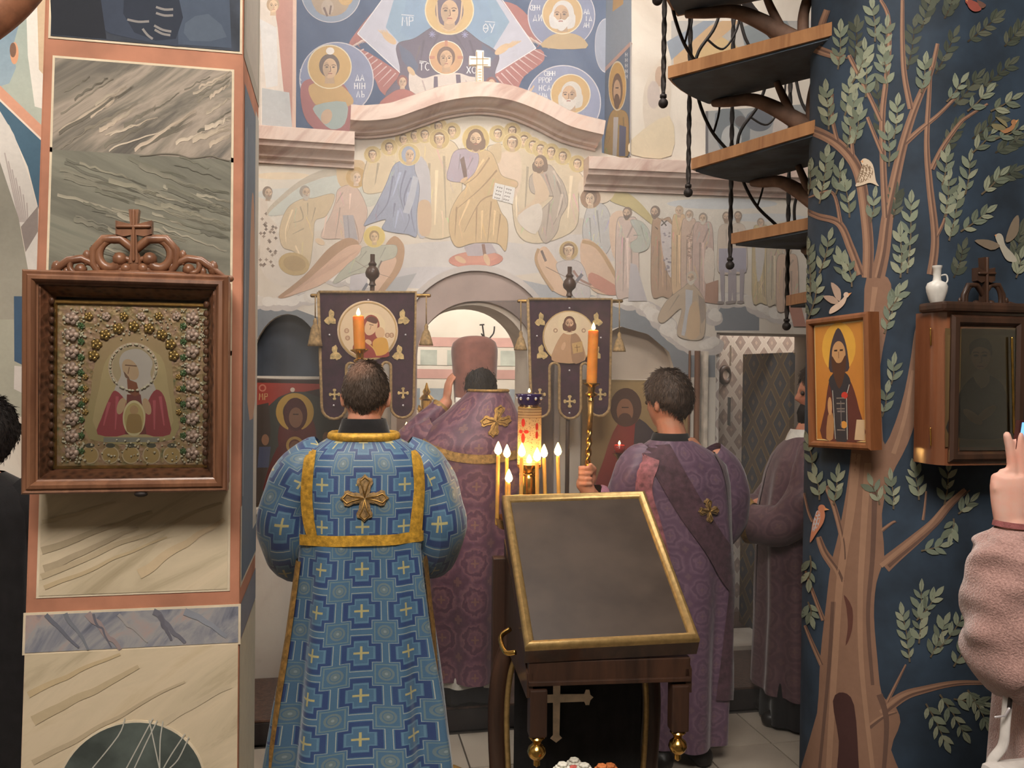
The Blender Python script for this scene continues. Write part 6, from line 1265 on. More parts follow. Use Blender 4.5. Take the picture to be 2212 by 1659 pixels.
for i in range(8): a = math.pi*i/4; mk('bead', ball(lb+Vector((0.033*math.cos(a), 0.033*math.sin(a), -0.030)), 0.0055, 8, 5), GOLD, lamp, 180)
PURP = simple('violet_glass', (52, 34, 92), 0.12, 0.1, 0.1, 20, 0.02, coat=0.8)
bw = mk('bowl', lathe([(0.006, -0.002), (0.034, 0.004), (0.042, 0.016), (0.046, 0.040), (0.053, 0.050), (0.046, 0.047), (0.036, 0.018), (0.0, 0.012)], tuple(lt), 28), PURP, lamp, 180)
for i in range(10): a = 2*math.pi*i/10; mk('bead', ball(lt+Vector((0.047*math.cos(a), 0.047*math.sin(a), 0.034)), 0.006, 8, 5), MATS['silver_stud'], bw, 180)
mk('bowl_ring', lathe([(0.040, -0.004), (0.042, 0.0), (0.040, 0.004), (0.036, 0.0), (0.040, -0.004)], tuple(lt), 28, caps=False), GOLD, lamp, 180)
mk('chain', J(*[ball(lt+Vector((-0.004+0.002*(i % 2), -0.04, -0.004-0.0075*i)), 0.0036, 7, 4) for i in range(8)]), GOLD, lamp, 180)
flame(lamp, lb+Vector((0, 0, 0.008)), 0.035, 0.012, 2.6, 'oil_lamp_light')
flame(lamp, lt+Vector((0, 0, 0.055)), 0.016, 0.005, 0.15, 'oil_lamp_light')

# tall candlesticks carried by the servers
def big_candle(name, label, base, top, r, hold=None, stick=None, pw=1.2, twist=True):
    c = thing('candlestick', label, 'candlestick', tuple(stick[-1] if stick else base), 'tall processional candles')
    ax = (top-base).normalized()
    mk('wax', tube([base, base+(top-base)*0.5, top-ax*0.004, top], [r, r*0.98, r*0.97, r*0.8], 20), ORW, c, 40)
    flame(c, top, 0.03, 0.008, pw)
    Mx = T(*base) @ Vector((0, 0, 1)).rotation_difference(ax).to_matrix().to_4x4()
    mk('cup', lathe([(0.006, -0.075), (0.014, -0.066), (0.010, -0.055), (0.024, -0.045), (0.026, -0.038), (0.014, -0.030), (0.016, -0.012), (r*1.1, -0.006), (r*1.6, 0.0), (r*1.6, 0.004), (r*1.05, 0.005)], (0, 0, 0), 24, Mx), GOLD, c, 35)
    if stick:
        P = [base-ax*0.07]+list(stick); n = 120; pts = []; a, b = P[0], P[-1]
        mk('plain_shaft', tube([a, a+(b-a)*0.22], 0.011, 14), OLDGOLD, c, 180)
        a2 = a+(b-a)*0.22
        mk('twisted_shaft', tube([a2+(b-a2)*i/n for i in range(n+1)], 0.0112, 12, lobes=2, lamp=0.24, twist=0.5), GOLD, c, 60)
    return c
b0, t0 = PD(777, 757, 3.36), PD(774, 682, 3.36)
big_candle('candlestick', 'tall orange candle in a gilt holder burning above the head of the man in blue', b0, t0, 0.0225, stick=[PD(782, 1200, 3.36)])
b1, t1 = PD(1278, 830, 3.45), PD(1282, 713, 3.45)
big_candle('candlestick', 'tall orange candle on a twisted brass stick held by the man in purple', b1, t1, 0.0215, stick=[PD(1262, 1150, 3.43)])
# small lights before the icons
def small_lamp(label, x, y, D, red=True, pw=0.25):
    p = PD(x, y, D); c = thing('icon_lamp', label, 'lamp', (p.x, p.y, 0.113), 'small lights before the icons')
    mk('stand', lathe([(0.09, 0), (0.09, 0.015), (0.02, 0.05), (0.012, 0.1), (0.012, p.z-0.19), (0.035, p.z-0.165)], (p.x, p.y, 0.113), 16), BRASS, c, 40)
    if red: mk('glass_cup', lathe([(0.010, -0.055), (0.026, -0.045), (0.030, -0.01), (0.026, -0.01), (0.022, -0.04), (0.0, -0.045)], tuple(p), 18), simple('ruby_glass', (150, 30, 28), 0.15, 0, 0.05, 20, 0.02, coat=0.6), c, 180)
    else: mk('wax', capsule([p-Vector((0, 0, 0.09)), p-Vector((0, 0, 0.008))], 0.010, 10, 2), simple('pink_wax', (226, 176, 150), 0.5), c, 180)
    flame(c, p-Vector((0, 0, 0.008)), 0.02, 0.006, pw)
small_lamp('small red oil lamp burning before the icon of the bearded man', 1338, 957, 4.25, True, 0.35)
small_lamp('small pink candle burning between the first banner and the priest', 878, 917, 4.2, False)

# ------------------------------------------------------------------ lectern
TLc, TRc, BRc, BLc = PD(1054, 1074, 3.02), PD(1362, 1069, 3.05), PD(1507, 1378, 2.52), PD(1134, 1407, 2.43)
lo, lux, luz, lnn = quadframe(TLc, TRc, BRc, BLc)
if lnn.z < 0: lnn = -lnn
lw_, lh_ = lux.length, luz.length; lx, lz_ = lux.normalized(), luz.normalized(); lz_ = (lz_-lx*lz_.dot(lx)).normalized()
yl = Vector((lz_.x, lz_.y, 0)).normalized(); xl = Vector((lx.x, lx.y, 0)).normalized()
lec = thing('lectern', 'sloping dark wooden lectern with a glazed gilt-framed top in front of the candles', 'lectern', (lo.x, lo.y, 0))
def LB(u, v, w): return lo+lx*u+lz_*v+lnn*w
m, t = newmat('reflection_toned_glass'); u_ = t.obj(); t.out(t.ramp(t.noise(6, 3, u_), [(0.3, (58, 48, 42)), (0.7, (74, 62, 54))]), t.ramp(t.noise(3, 3, u_), [(0.2, (165, 165, 165)), (0.8, (190, 190, 190))]), 0, None, spec=0.3); REFLTONE = m  # grey-brown base stands in for the ceiling mirrored in the glass
mk('board', slab([(0, 0), (lw_, 0), (lw_, lh_), (0, lh_)], [], lambda u, v, w: LB(u, v, w-0.05), 0.05), WOODDARK, lec)
mk('glass_top', slab([(0.02, 0.02), (lw_-0.02, 0.02), (lw_-0.02, lh_-0.02), (0.02, lh_-0.02)], [], lambda u, v, w: LB(u, v, 0.001+w), 0.004), REFLTONE, lec)
GILT = simple('worn_gilt_frame', (172, 142, 92), 0.38, 0.6, 0.08, 50, 0.1)
mk('gilt_frame', rectframe(0, 0, lw_, lh_, [(0, 0), (0, 0.012), (0.004, 0.018), (0.012, 0.022), (0.022, 0.018), (0.028, 0.008), (0.030, 0.004)], 0.0, lambda x, y, z: LB(x, z, -y)), GILT, lec, 40)
def LG(u, v, z): # plan coordinates under the board: u along the front, v into depth
    return Vector((lo.x, lo.y, 0))+xl*u+yl*v+Vector((0, 0, z))
dep = (TLc-BLc).dot(yl); zf = lo.z-0.055
def lbox(u, v, z, s, b=0.004): return X(box((0, 0, 0), s, b), Matrix.Translation(LG(u, v, z)) @ Matrix((xl, yl, Vector((0, 0, 1)))).transposed().to_4x4())
mk('front_apron', lbox(lw_/2, 0.045, zf-0.022, (lw_-0.03, 0.03, 0.072)), WOODDARK, lec)
mk('apron_moulding', lbox(lw_/2, 0.027, zf-0.048, (lw_-0.03, 0.012, 0.014), 0.003), WOODDARK, lec)
mk('back_apron', lbox(lw_/2, dep-0.03, zf+0.06, (lw_-0.04, 0.025, 0.28)), WOODDARK, lec)
for u in (0.02, lw_-0.02):
    mk('side_panel', X(slab([(0.03, zf-0.09), (dep-0.02, zf-0.09), (dep-0.02, zf+0.26), (0.03, zf-0.02)], [], lambda a, z, w: LG(u-0.009+w, a, z), 0.018), Matrix()), WOODDARK, lec)
for u in (0.045, lw_-0.045):
    p = LG(u, 0.045, 0)
    mk('corner_drop', X(box((0, 0, 0), (0.052, 0.05, 0.14), 0.006), Matrix.Translation(LG(u, 0.047, zf-0.135)) @ Matrix((xl, yl, Vector((0, 0, 1)))).transposed().to_4x4()), WOODDARK, lec)
    mk('turned_finial', lathe([(0.018, 0), (0.024, -0.008), (0.014, -0.018), (0.012, -0.026), (0.024, -0.036), (0.028, -0.050), (0.022, -0.064), (0.010, -0.074), (0.010, -0.088), (0.003, -0.094)], tuple(LG(u, 0.047, zf-0.204)), 18), GOLD, lec, 40)
for u, sg in ((0.0, 1), (lw_, -1)):
    prf = [(0.06, zf-0.06), (0.02, zf-0.16), (0.005, zf-0.3), (0.012, zf-0.5), (0.03, zf-0.7), (0.03, 0.02)]
    mk('leg', tube(cr([LG(u+sg*a-sg*0.02, dep-0.10, z) for a, z in prf], 6), 0.034, 12, flat=0.7), WOODDARK, lec, 180)
    mk('leg_gilt_edge', tube(cr([LG(u+sg*(a+0.028)-sg*0.02, dep-0.13, z) for a, z in prf], 6), 0.010, 8), GILT, lec, 180)
    mk('rear_post', X(box((0, 0, 0), (0.06, 0.05, zf+0.2), 0.004), Matrix.Translation(LG(u-sg*0.0, dep-0.03, (zf+0.2)/2)) @ Matrix((xl, yl, Vector((0, 0, 1)))).transposed().to_4x4()), WOODDARK, lec)
mk('foot_rail', lbox(lw_/2, dep-0.06, 0.03, (lw_+0.04, 0.30, 0.06)), WOODDARK, lec)
mk('side_handle', tube(cr([LG(-0.012, 0.10, zf+0.02), LG(-0.04, 0.12, zf+0.015), LG(-0.045, 0.2, zf+0.035), LG(-0.012, 0.23, zf+0.05)], 5), 0.008, 8), GOLD, lec, 180)
# black cloth with a white cross hanging inside the lectern
ck = thing('altar_cloth', 'black cloth with a pale cross hanging beneath the lectern top', 'cloth', tuple(LG(lw_/2, dep-0.15, 0)))
rows = [[LG(0.035+(lw_-0.07)*i/30., dep-0.15+0.008*math.sin(i*0.9), z) for i in range(31)] for z in (zf-0.02, 0.5, 0.25, 0.03)]
mk('drape', loft(rows, False, False), BLACKCLOTH, ck, 180)
CC = simple('pale_appliqued_cloth', (226, 206, 182), 0.85, 0, 0.06, 30)
cpos = lambda u, z, w: LG(u, dep-0.166-w, z)
cu, cz = 0.0, 0.0
dd_ = ray(1210, 1516); best = CAMP+dd_*2.86; cu = (best-Vector((lo.x, lo.y, 0))).dot(xl); cz = best.z
cr_ = [(-0.09, 0.014), (-0.012, 0.014), (-0.012, 0.05), (0.012, 0.05), (0.012, 0.014), (0.095, 0.012), (0.10, 0.026), (0.112, 0.026), (0.116, 0.008), (0.126, 0.0), (0.116, -0.010), (0.112, -0.026), (0.10, -0.026), (0.095, -0.014), (0.012, -0.014), (0.011, -0.125), (0.02, -0.135), (0.0, -0.15), (-0.02, -0.135), (-0.011, -0.125), (-0.012, -0.014), (-0.09, -0.014)]
mk('pale_cross', slab([(cu+a, cz+b) for a, b in cr_], [], lambda u, v, w: cpos(u, v, 0.002-w), 0.003), CC, ck)
# flowers at the foot of the lectern
fb = PD(1250, 1668, 2.42); fl = thing('flower_bouquet', 'bunch of white and orange flowers in a vase before the lectern', 'flowers', (fb.x, fb.y, 0))
mk('vase', lathe([(0.06, 0), (0.08, 0.05), (0.09, 0.14), (0.06, 0.24), (0.045, 0.28), (0.06, 0.31), (0.054, 0.31), (0.04, 0.28), (0.0, 0.05)], (fb.x, fb.y, 0), 24), CER, fl, 180)
random.seed(8); FW = simple('white_petals', (226, 222, 208), 0.7, 0, 0.06); FO = simple('orange_petals', (226, 132, 74), 0.7, 0, 0.1); FP = simple('rose_petals', (196, 96, 88), 0.7, 0, 0.1); STEM = simple('green_stem', (70, 96, 54), 0.7)
for i, (x, y, mm) in enumerate(((1215, 1660, FW), (1240, 1650, FW), (1262, 1662, FW), (1228, 1672, FW), (1250, 1678, FW), (1300, 1664, FO), (1318, 1662, FO), (1240, 1668, FP), (1290, 1676, FO), (1200, 1674, FO), (1275, 1690, FW))):
    p = PD(x, y, 2.42+random.uniform(-0.05, 0.05)); P = []
    for k in range(3):
        for j in range(6+2*k):
            a = 2*math.pi*(j+0.5*k)/(6+2*k); r_ = 0.007+0.007*k
            P.append(ball(p+Vector((r_*math.cos(a), r_*math.sin(a), 0.012-0.008*k)), 0.009, 6, 4, (1, 1, 0.5)))
    f_ = mk('flower', J(*P), mm, fl, 180)
    mk('stem', tube([p-Vector((0, 0, 0.008)), (p+fb)/2-Vector((0, 0, 0.12)), Vector((fb.x, fb.y, 0.25))], 0.002, 5), STEM, f_)
# ------------------------------------------------------------------ things in the altar and the side room
tb = PY(921, 900, 5.3)
at = thing('altar_table', 'cloth-covered altar table seen dimly through the open gate', 'table', (GXC+0.02, 5.55, 0.1))
mk('cloth_cover', box((GXC+0.02, 5.55, 0.56), (0.9, 0.7, 0.92), 0.02), simple('pale_altar_cloth', (206, 192, 176), 0.85, 0, 0.1), at)
gtab = thing('tabernacle', 'small tiered gilt tabernacle on the altar table', 'tabernacle', (tb.x, 5.3, 1.02))
H0 = tb.z-1.02; mk('tiered_body', lathe([(0.07, 0), (0.07, 0.02), (0.045, 0.03), (0.045, H0+0.02), (0.06, H0+0.03), (0.035, H0+0.05), (0.035, H0+0.10), (0.05, H0+0.11), (0.02, H0+0.14), (0.026, H0+0.155), (0.012, H0+0.18), (0.004, H0+0.21)], (tb.x, 5.3, 1.02), 12), GOLD, gtab, 30)
for i in range(5): mk('gilt_spire', lathe([(0.006, 0), (0.010, 0.012), (0.003, 0.04)], (tb.x+0.055*math.cos(2*math.pi*i/5), 5.3+0.055*math.sin(2*math.pi*i/5), 1.02+H0+0.03), 8), GOLD, gtab, 180)
# wire across the altar, candelabrum
chn = thing('altar_candelabrum', 'dark curved candelabrum arms showing above the priest hat', 'candelabrum', tuple(PY(1052, 900, 6.5)))
for k, P in enumerate((((1042, 702), (1046, 730), (1050, 760)), ((1068, 705), (1066, 720), (1055, 735), (1050, 760)), ((1040, 720), (1046, 735), (1050, 760)), ((1036, 702), (1046, 701)))):
    mk('arm', tube(cr([PY(x, y, 6.5) for x, y in P], 5) if len(P) > 2 else [PY(*P[0], 6.5), PY(*P[1], 6.5)], 0.006, 7), IRON, chn, 180)
a_ = PY(1050, 760, 6.5); mk('shaft', lathe([(0.10, 0), (0.10, 0.02), (0.012, 0.06), (0.012, a_.z-0.1)], (a_.x, 6.5, 0.1), 12), IRON, chn, 180)
# open lattice door leaf and round plaque in the side room
dL, dR = PD(1603, 900, 5.25), PD(1705, 900, 4.72); ztop = 1.77
dl = struct('door_1', J(), None) if False else thing('door_1', None, None, (dR.x, dR.y, 0.12)); dl['kind'] = 'structure'
dv = Vector((dL.x-dR.x, dL.y-dR.y, 0)); dn = Vector((dv.y, -dv.x, 0)).normalized()
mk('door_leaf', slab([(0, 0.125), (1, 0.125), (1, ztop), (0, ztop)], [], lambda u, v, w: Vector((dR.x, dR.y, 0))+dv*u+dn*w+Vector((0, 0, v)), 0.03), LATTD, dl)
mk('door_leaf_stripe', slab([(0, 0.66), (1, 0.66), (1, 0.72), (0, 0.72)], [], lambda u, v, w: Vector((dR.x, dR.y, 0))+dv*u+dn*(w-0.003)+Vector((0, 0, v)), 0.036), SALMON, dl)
pq = PY(1565, 810, SRY-0.005)
plq = thing('wall_plaque', 'round dark brown plaque with a pale centre on the lattice wall', 'plaque', tuple(pq))
Mq = T(*pq) @ RZ(0.5) @ RX(math.pi/2)
mk('rim', lathe([(0.030, 0), (0.034, 0.014), (0.046, 0.020), (0.060, 0.014), (0.064, 0)], (0, 0, 0), 32, Mq), WOODDARK, plq, 180)
mk('centre', lathe([(0.034, 0), (0.034, 0.006)], (0, 0, 0), 24, Mq), simple('pale_plaque_paint', (176, 158, 146), 0.6), plq)
# ------------------------------------------------------------------ people: cloth materials
def brocade(name, cols, cell, kind):
    m, t = newmat(name); s = t.n('ShaderNodeSeparateXYZ'); t.l(t.uv(), s.inputs[0])
    def tri(v, c, sh): return t.val('ABSOLUTE', t.val('SUBTRACT', t.val('FRACT', t.val('ADD', t.val('MULTIPLY', v, 1.0/c), sh)), 0.5))
    def cross(sh, k): 
        a, b = tri(s.outputs[0], cell[0], sh), tri(s.outputs[1], cell[1], sh)
        return t.val('MAXIMUM', t.val('MULTIPLY', t.val('MINIMUM', a, b), k), t.val('MAXIMUM', a, b)), a, b
    n = t.noise(9, 3, t.obj()); fine = t.noise(160, 2, t.uv())
    if kind == 'cross':
        c, a, b = cross(0.5, 1.9); c = t.val('MULTIPLY', c, 0.84); c2, a2, b2 = cross(0.0, 1.0)
        r2 = t.val('SQRT', t.val('ADD', t.val('MULTIPLY', a2, a2), t.val('MULTIPLY', b2, b2)))
        base = t.ramp(c, [(0.0, cols['mid']), (0.20, cols['mid']), (0.205, cols['light']), (0.235, cols['mid']), (0.25, cols['navy']), (0.33, cols['navy']), (0.335, cols['mid']), (0.352, cols['line']), (0.366, cols['mid']), (0.42, cols['mid']), (0.425, cols['pale']), (0.47, cols['mid']), (0.5, cols['mid'])], 'CONSTANT')
        ros = t.ramp(r2, [(0.0, cols['line']), (0.03, cols['sage']), (0.09, cols['mid']), (0.11, cols['sage']), (0.16, cols['mid']), (0.18, cols['sage']), (0.215, cols['mid'])], 'CONSTANT')
        f = t.val('LESS_THAN', r2, 0.18); col = t.mix(t.val('MULTIPLY', f, 0.55), base, ros)
        cy, _, _ = cross(0.5, 6.5); col = t.mix(t.val('MULTIPLY', t.val('LESS_THAN', cy, 0.16), 0.85), col, cols['gold'])
        col = t.mix(t.val('MULTIPLY', n, 0.35), col, cols['mid'])
        bump = c
    else:
        a, b = tri(s.outputs[0], cell[0], 0.5), tri(s.outputs[1], cell[1], 0.5)
        r = t.val('SQRT', t.val('ADD', t.val('MULTIPLY', a, a), t.val('MULTIPLY', b, b))); r = t.val('ADD', r, t.val('MULTIPLY', t.val('SUBTRACT', t.noise(30, 4, t.uv()), 0.5), 0.42))
        col = t.ramp(r, [(0.0, cols['mid']), (0.14, cols['mid']), (0.2, cols['light']), (0.26, cols['dark']), (0.34, cols['dark']), (0.37, cols['light']), (0.44, cols['mid']), (0.5, cols['dark'])])
        cy, _, _ = cross(0.5, 4.5); col = t.mix(t.val('MULTIPLY', t.val('LESS_THAN', cy, 0.11), 0.8), col, cols['gold'])
        cz, _, _ = cross(0.0, 2.6); col = t.mix(t.val('MULTIPLY', t.val('LESS_THAN', cz, 0.12), 0.45), col, cols['gold'])
        col = t.mix(t.val('ADD', t.val('MULTIPLY', n, 0.5), 0.15), col, cols['mid']); bump = r
    t.out(col, 0.48, 0, t.val('ADD', t.val('MULTIPLY', bump, 0.6), t.val('MULTIPLY', fine, 0.4)), 0.25, 0.004, 0.45, sheen=0.35); return m
BLUEB = brocade('blue_cross_brocade', dict(navy=(44, 60, 112), mid=(76, 110, 140), light=(98, 134, 158), line=(180, 186, 172), pale=(112, 134, 138), sage=(134, 142, 124), gold=(206, 190, 112)), (0.148, 0.140), 'cross')
PURB = brocade('purple_damask', dict(mid=(116, 76, 94), light=(150, 104, 108), dark=(82, 46, 68), gold=(162, 120, 88)), (0.17, 0.17), 'damask')
PURB2 = brocade('violet_damask', dict(mid=(110, 84, 104), light=(130, 104, 118), dark=(92, 68, 88), gold=(134, 108, 106)), (0.11, 0.11), 'damask')
PURB3 = brocade('dusky_purple_damask', dict(mid=(106, 78, 84), light=(122, 94, 94), dark=(86, 60, 68), gold=(128, 102, 90)), (0.13, 0.13), 'damask')
GBAND = simple('yellow_gold_galloon', (206, 158, 58), 0.45, 0.25, 0.14, 60, 0.3)
DULLBAND = simple('dull_gold_galloon', (168, 130, 72), 0.5, 0.25, 0.18, 60, 0.3)
def skinmat(name, c):
    m, t = newmat(name); o = t.obj(); r = tuple(min(255, v*f) for v, f in zip(c, (1.02, 0.9, 0.86)))
    t.out(t.ramp(t.noise(22, 4, o), [(0.3, r), (0.7, c)]), 0.5, 0, t.noise(180, 2, o), 0.08, 0.001, 0.35); m.node_tree.nodes['Principled BSDF'].inputs['Subsurface Weight'].default_value = 0.08; m.node_tree.nodes['Principled BSDF'].inputs['Subsurface Scale'].default_value = 0.02; return m
SKIN = skinmat('skin', (206, 150, 122))
def hairmat(name, a, b):
    m, t = newmat(name); o = t.mapped(t.obj(), scale=(1, 1, 0.22)); n = t.noise(130, 3, o, 0.6, 0.6)
    t.out(t.ramp(n, [(0.3, a), (0.7, b)]), 0.6, 0, n, 0.55, 0.004, 0.35); return m
HAIRB = hairmat('dark_brown_hair', (44, 32, 26), (82, 64, 52)); HAIRG = hairmat('greying_brown_hair', (58, 46, 38), (104, 86, 72)); HAIRK = hairmat('black_hair', (18, 15, 14), (40, 34, 32))

class Man:
    """local frame of a person: x to his right, y ahead, z up"""
    def __init__(s, label, base, face, name='person'):
        s.b = Vector(base); s.f = Vector((math.sin(face), math.cos(face), 0)); s.r = Vector((math.cos(face), -math.sin(face), 0))
        s.o = thing(name, label, 'person', tuple(s.b))
    def W(s, p): return s.b+s.r*p[0]+s.f*p[1]+Vector((0, 0, p[2]))
    def M(s): return Matrix((s.r, s.f, Vector((0, 0, 1)))).transposed().to_4x4()
    def vf(s, v): return [s.W(p) for p in v[0]], v[1]
def headshape(c, yaw=0.0, nod=0.0, sc_=1.0, tilt=0.0, nu=56, nv=40, grow=0.0, ears=True):
    """head of about 0.23 m: cranium, brow, nose, lips, chin, ears; c = centre"""
    V, F = [], []
    def P(lo, la):
        x, y, z = math.cos(la)*math.sin(lo), math.cos(la)*math.cos(lo), math.sin(la)
        zz = z; wx = 0.076*(1-0.22*max(0, -zz)**1.5); dy = 0.096*(1-0.10*max(0, -zz)) ; hz = 0.118
        p = Vector((x*wx, y*dy, z*hz))
        if y > 0:
            fr = y
            g = lambda cx, cz, sx, sz: math.exp(-((p.x-cx)/sx)**2-((p.z-cz)/sz)**2)
            p.y -= 0.012*fr*max(0, 1-abs(p.z)/0.118)*0.6
            p.y += 0.024*g(0, -0.022, 0.011, 0.016)+0.012*g(0, 0.0, 0.008, 0.022)
            p.y += 0.005*g(0.03, 0.024, 0.026, 0.008)+0.005*g(-0.03, 0.024, 0.026, 0.008)
            p.y -= 0.008*g(0.031, 0.006, 0.014, 0.009)+0.008*g(-0.031, 0.006, 0.014, 0.009)
            p.y += 0.007*g(0, -0.052, 0.020, 0.005)+0.007*g(0, -0.063, 0.017, 0.005)-0.003*g(0, -0.0575, 0.02, 0.002)
            p.y += 0.012*g(0, -0.09, 0.022, 0.016)
        else:
            p.y -= 0.012*max(0, z)*(-y); p.x *= 1+0.03*max(0, z)
            if z < 0: p.y *= 1-0.25*(-z)
        return p*(1+grow)
    R = Matrix.Rotation(-yaw, 3, 'Z') @ Matrix.Rotation(-nod, 3, 'X') @ Matrix.Rotation(tilt, 3, 'Y')
    c = Vector(c)
    for i in range(1, nv):
        la = math.pi*i/nv-math.pi/2
        for j in range(nu): V.append(c+R @ (P(2*math.pi*j/nu, la)*sc_))
    for i in range(nv-2):
        for j in range(nu): k = (j+1) % nu; F.append((i*nu+j, i*nu+k, (i+1)*nu+k, (i+1)*nu+j))
    V += [c+R @ (P(0, -math.pi/2)*sc_), c+R @ (P(0, math.pi/2)*sc_)]; b = len(V)-2
    for j in range(nu): F.append((b, (j+1) % nu, j)); F.append((b+1, (nv-2)*nu+j, (nv-2)*nu+(j+1) % nu))
    out = (V, F)
    if ears:
        E = []
        for q in (-1, 1):
            e = ball((0, 0, 0), 1.0, 12, 8, (0.010, 0.019, 0.033)); Mx = Matrix.Rotation(q*0.35, 4, 'Z')
            E.append(([c+R @ ((Mx @ v+Vector((q*0.079, -0.008, -0.006)))*sc_) for v in e[0]], e[1]))
        out = J(out, *E)
    return out, R
def haircap(c, R, sc_, line, thick=0.010, nu=72, nv=48, rough=0.003, seed=1, long=0.0):
    """shell of hair over the scalp; line(lo, la) tells whether hair grows there (lo 0 = face, pi = back of head)"""
    c = Vector(c); V, F, idx = [], [], {}
    def pt(j, i):
        if (j, i) in idx: return idx[(j, i)]
        lo, la = 2*math.pi*j/nu, math.pi*i/nv-math.pi/2
        x, y, z = math.cos(la)*math.sin(lo), math.cos(la)*math.cos(lo), math.sin(la)
        wx = 0.076*(1-0.22*max(0, -z)**1.5); p = Vector((x*wx*(1+(0.03*max(0, z) if y < 0 else 0)), y*0.096-(0.012*max(0, z)*(-y) if y < 0 else 0), z*0.118))
        if y < 0 and z < 0: p.y *= 1-0.25*(-z)
        nz = mnoise.noise(Vector((x*9+seed, y*9, z*5)))+0.6*mnoise.noise(Vector((x*26+seed, y*26, z*12)))
        e = line(lo, la); k = thick*min(1.0, max(0.25, e*4))+rough*nz
        p = p*(1+k/0.09); p.z -= long*max(0, -z)
        idx[(j, i)] = len(V); V.append(c+R @ (p*sc_)); return idx[(j, i)]
    for i in range(nv):
        for j in range(nu):
            lo, la = 2*math.pi*(j+0.5)/nu, math.pi*(i+0.5)/nv-math.pi/2
            if line(lo, la)+0.06*mnoise.noise(Vector((lo*7+seed, la*7, 0))) > 0: F.append((pt(j, i), pt((j+1) % nu, i), pt((j+1) % nu, i+1), pt(j, i+1)))
    rnd = random.Random(seed); n0 = len(F)   # loose locks over the shell
    for f in F[:n0]:
        for _ in range(2):
            a, b, d, e = (V[q] for q in f); u, w = rnd.random(), rnd.random(); p = (a*(1-u)+b*u)*(1-w)+(e*(1-u)+d*u)*w
            nn = (p-c).normalized(); dn = (a-e); dn = dn.normalized() if dn.length > 1e-6 else Vector((0, 0, -1)); sd = dn.cross(nn)
            dn = (dn+sd*rnd.uniform(-0.5, 0.5)).normalized(); ln = rnd.uniform(0.010, 0.020)*(1+thick*25); k = len(V)
            V += [p+sd*0.0011, p-sd*0.0011, p+dn*ln*0.6+nn*0.0028, p+dn*ln+nn*0.0012]; F += [(k, k+1, k+2), (k+1, k+3, k+2)]
    return V, F
def shorthair(lo, la):
    back = abs(((lo+math.pi) % (2*math.pi))-math.pi)/math.pi   # 0 face .. 1 back
    lim = 0.75-1.62*back if back < 0.5 else -0.06-0.95*(back-0.5)
    return la-lim
class Robe:
    """garment as a lofted surface: rows (z, cx, cy, rx, ry, fold)"""
    def __init__(s, rows, nf=11, seed=0.0, p=2.3, wig=0.0):
        s.rows = sorted(rows); s.nf = nf; s.seed = seed; s.p = p
        R_ = cr([tuple(r) for r in [Vector(q[:3]) for q in s.rows]], 6)
        s.z = np.array([r[0] for r in s.rows]); s.c = np.array([r[1:] for r in s.rows], dtype=float)
    def par(s, z): 
        q = [float(np.interp(z, s.z, s.c[:, i])) for i in range(s.c.shape[1])]; return q
    def at(s, th, z, off=0.0):
        cx, cy, rx, ry, fo = s.par(z); c, d = math.cos(th), math.sin(th); e = 2.0/s.p
        k = fo*(math.sin(s.nf*th+s.seed+0.8*math.sin(2*th+z*1.5))+0.5*math.sin(s.nf*0.6*th+2*s.seed+z*2.2)+0.3*mnoise.noise(Vector((c*3, d*3, z*3+s.seed))))
        x = (rx+k+off)*math.copysign(abs(c)**e, c); y = (ry+k+off)*math.copysign(abs(d)**e, d)
        return Vector((cx+x, cy+y, z))
    def mesh(s, n=128, m=80, ur=0.28):
        z0, z1 = s.z[0], s.z[-1]; rings, uv = [], []; ref = [s.at(math.pi/2+2*math.pi*j/n, z0+(z1-z0)*0.6) for j in range(n+1)]; al = [0.0]
        for j in range(n): al.append(al[-1]+(ref[j+1]-ref[j]).length)
        hb = al[n//2]
        for i in range(m+1):
            z = z0+(z1-z0)*i/m
            rings.append([s.at(math.pi/2+2*math.pi*j/n, z) for j in range(n+1)]); uv += [(al[j]-hb, z) for j in range(n+1)]
        V, F = loft(rings, False, False); return V, F, uv
    def ribbon(s, pts, w, off=0.005, k=5):
        """galloon following the surface; pts of (x offset across the back in metres, z)"""
        P = cr([Vector((a, b)) for a, b in pts], k) if len(pts) > 2 else [Vector(pts[0]).lerp(Vector(pts[1]), i/16.) for i in range(17)]
        V = []
        for i in range(len(P)):
            t_ = (P[min(i+1, len(P)-1)]-P[max(i-1, 0)]).normalized(); q = Vector((-t_.y, t_.x))*w*0.5
            for e in (-1, -0.33, 0.33, 1):
                a = P[i]+q*e; V.append(s.bk(a.x, a.y, off))
        return V, [(4*i+j, 4*i+j+1, 4*i+j+5, 4*i+j+4) for i in range(len(P)-1) for j in range(3)]
    def bk(s, x, z, off=0.0):
        cx, cy, rx, ry, fo = s.par(z); u = max(-1, min(1, (x)/max(0.05, rx))); 
        th = -math.pi/2+math.asin(max(-0.999, min(0.999, math.copysign(abs(u)**(s.p/2.0), u)))) 
        return s.at(th, z, off)
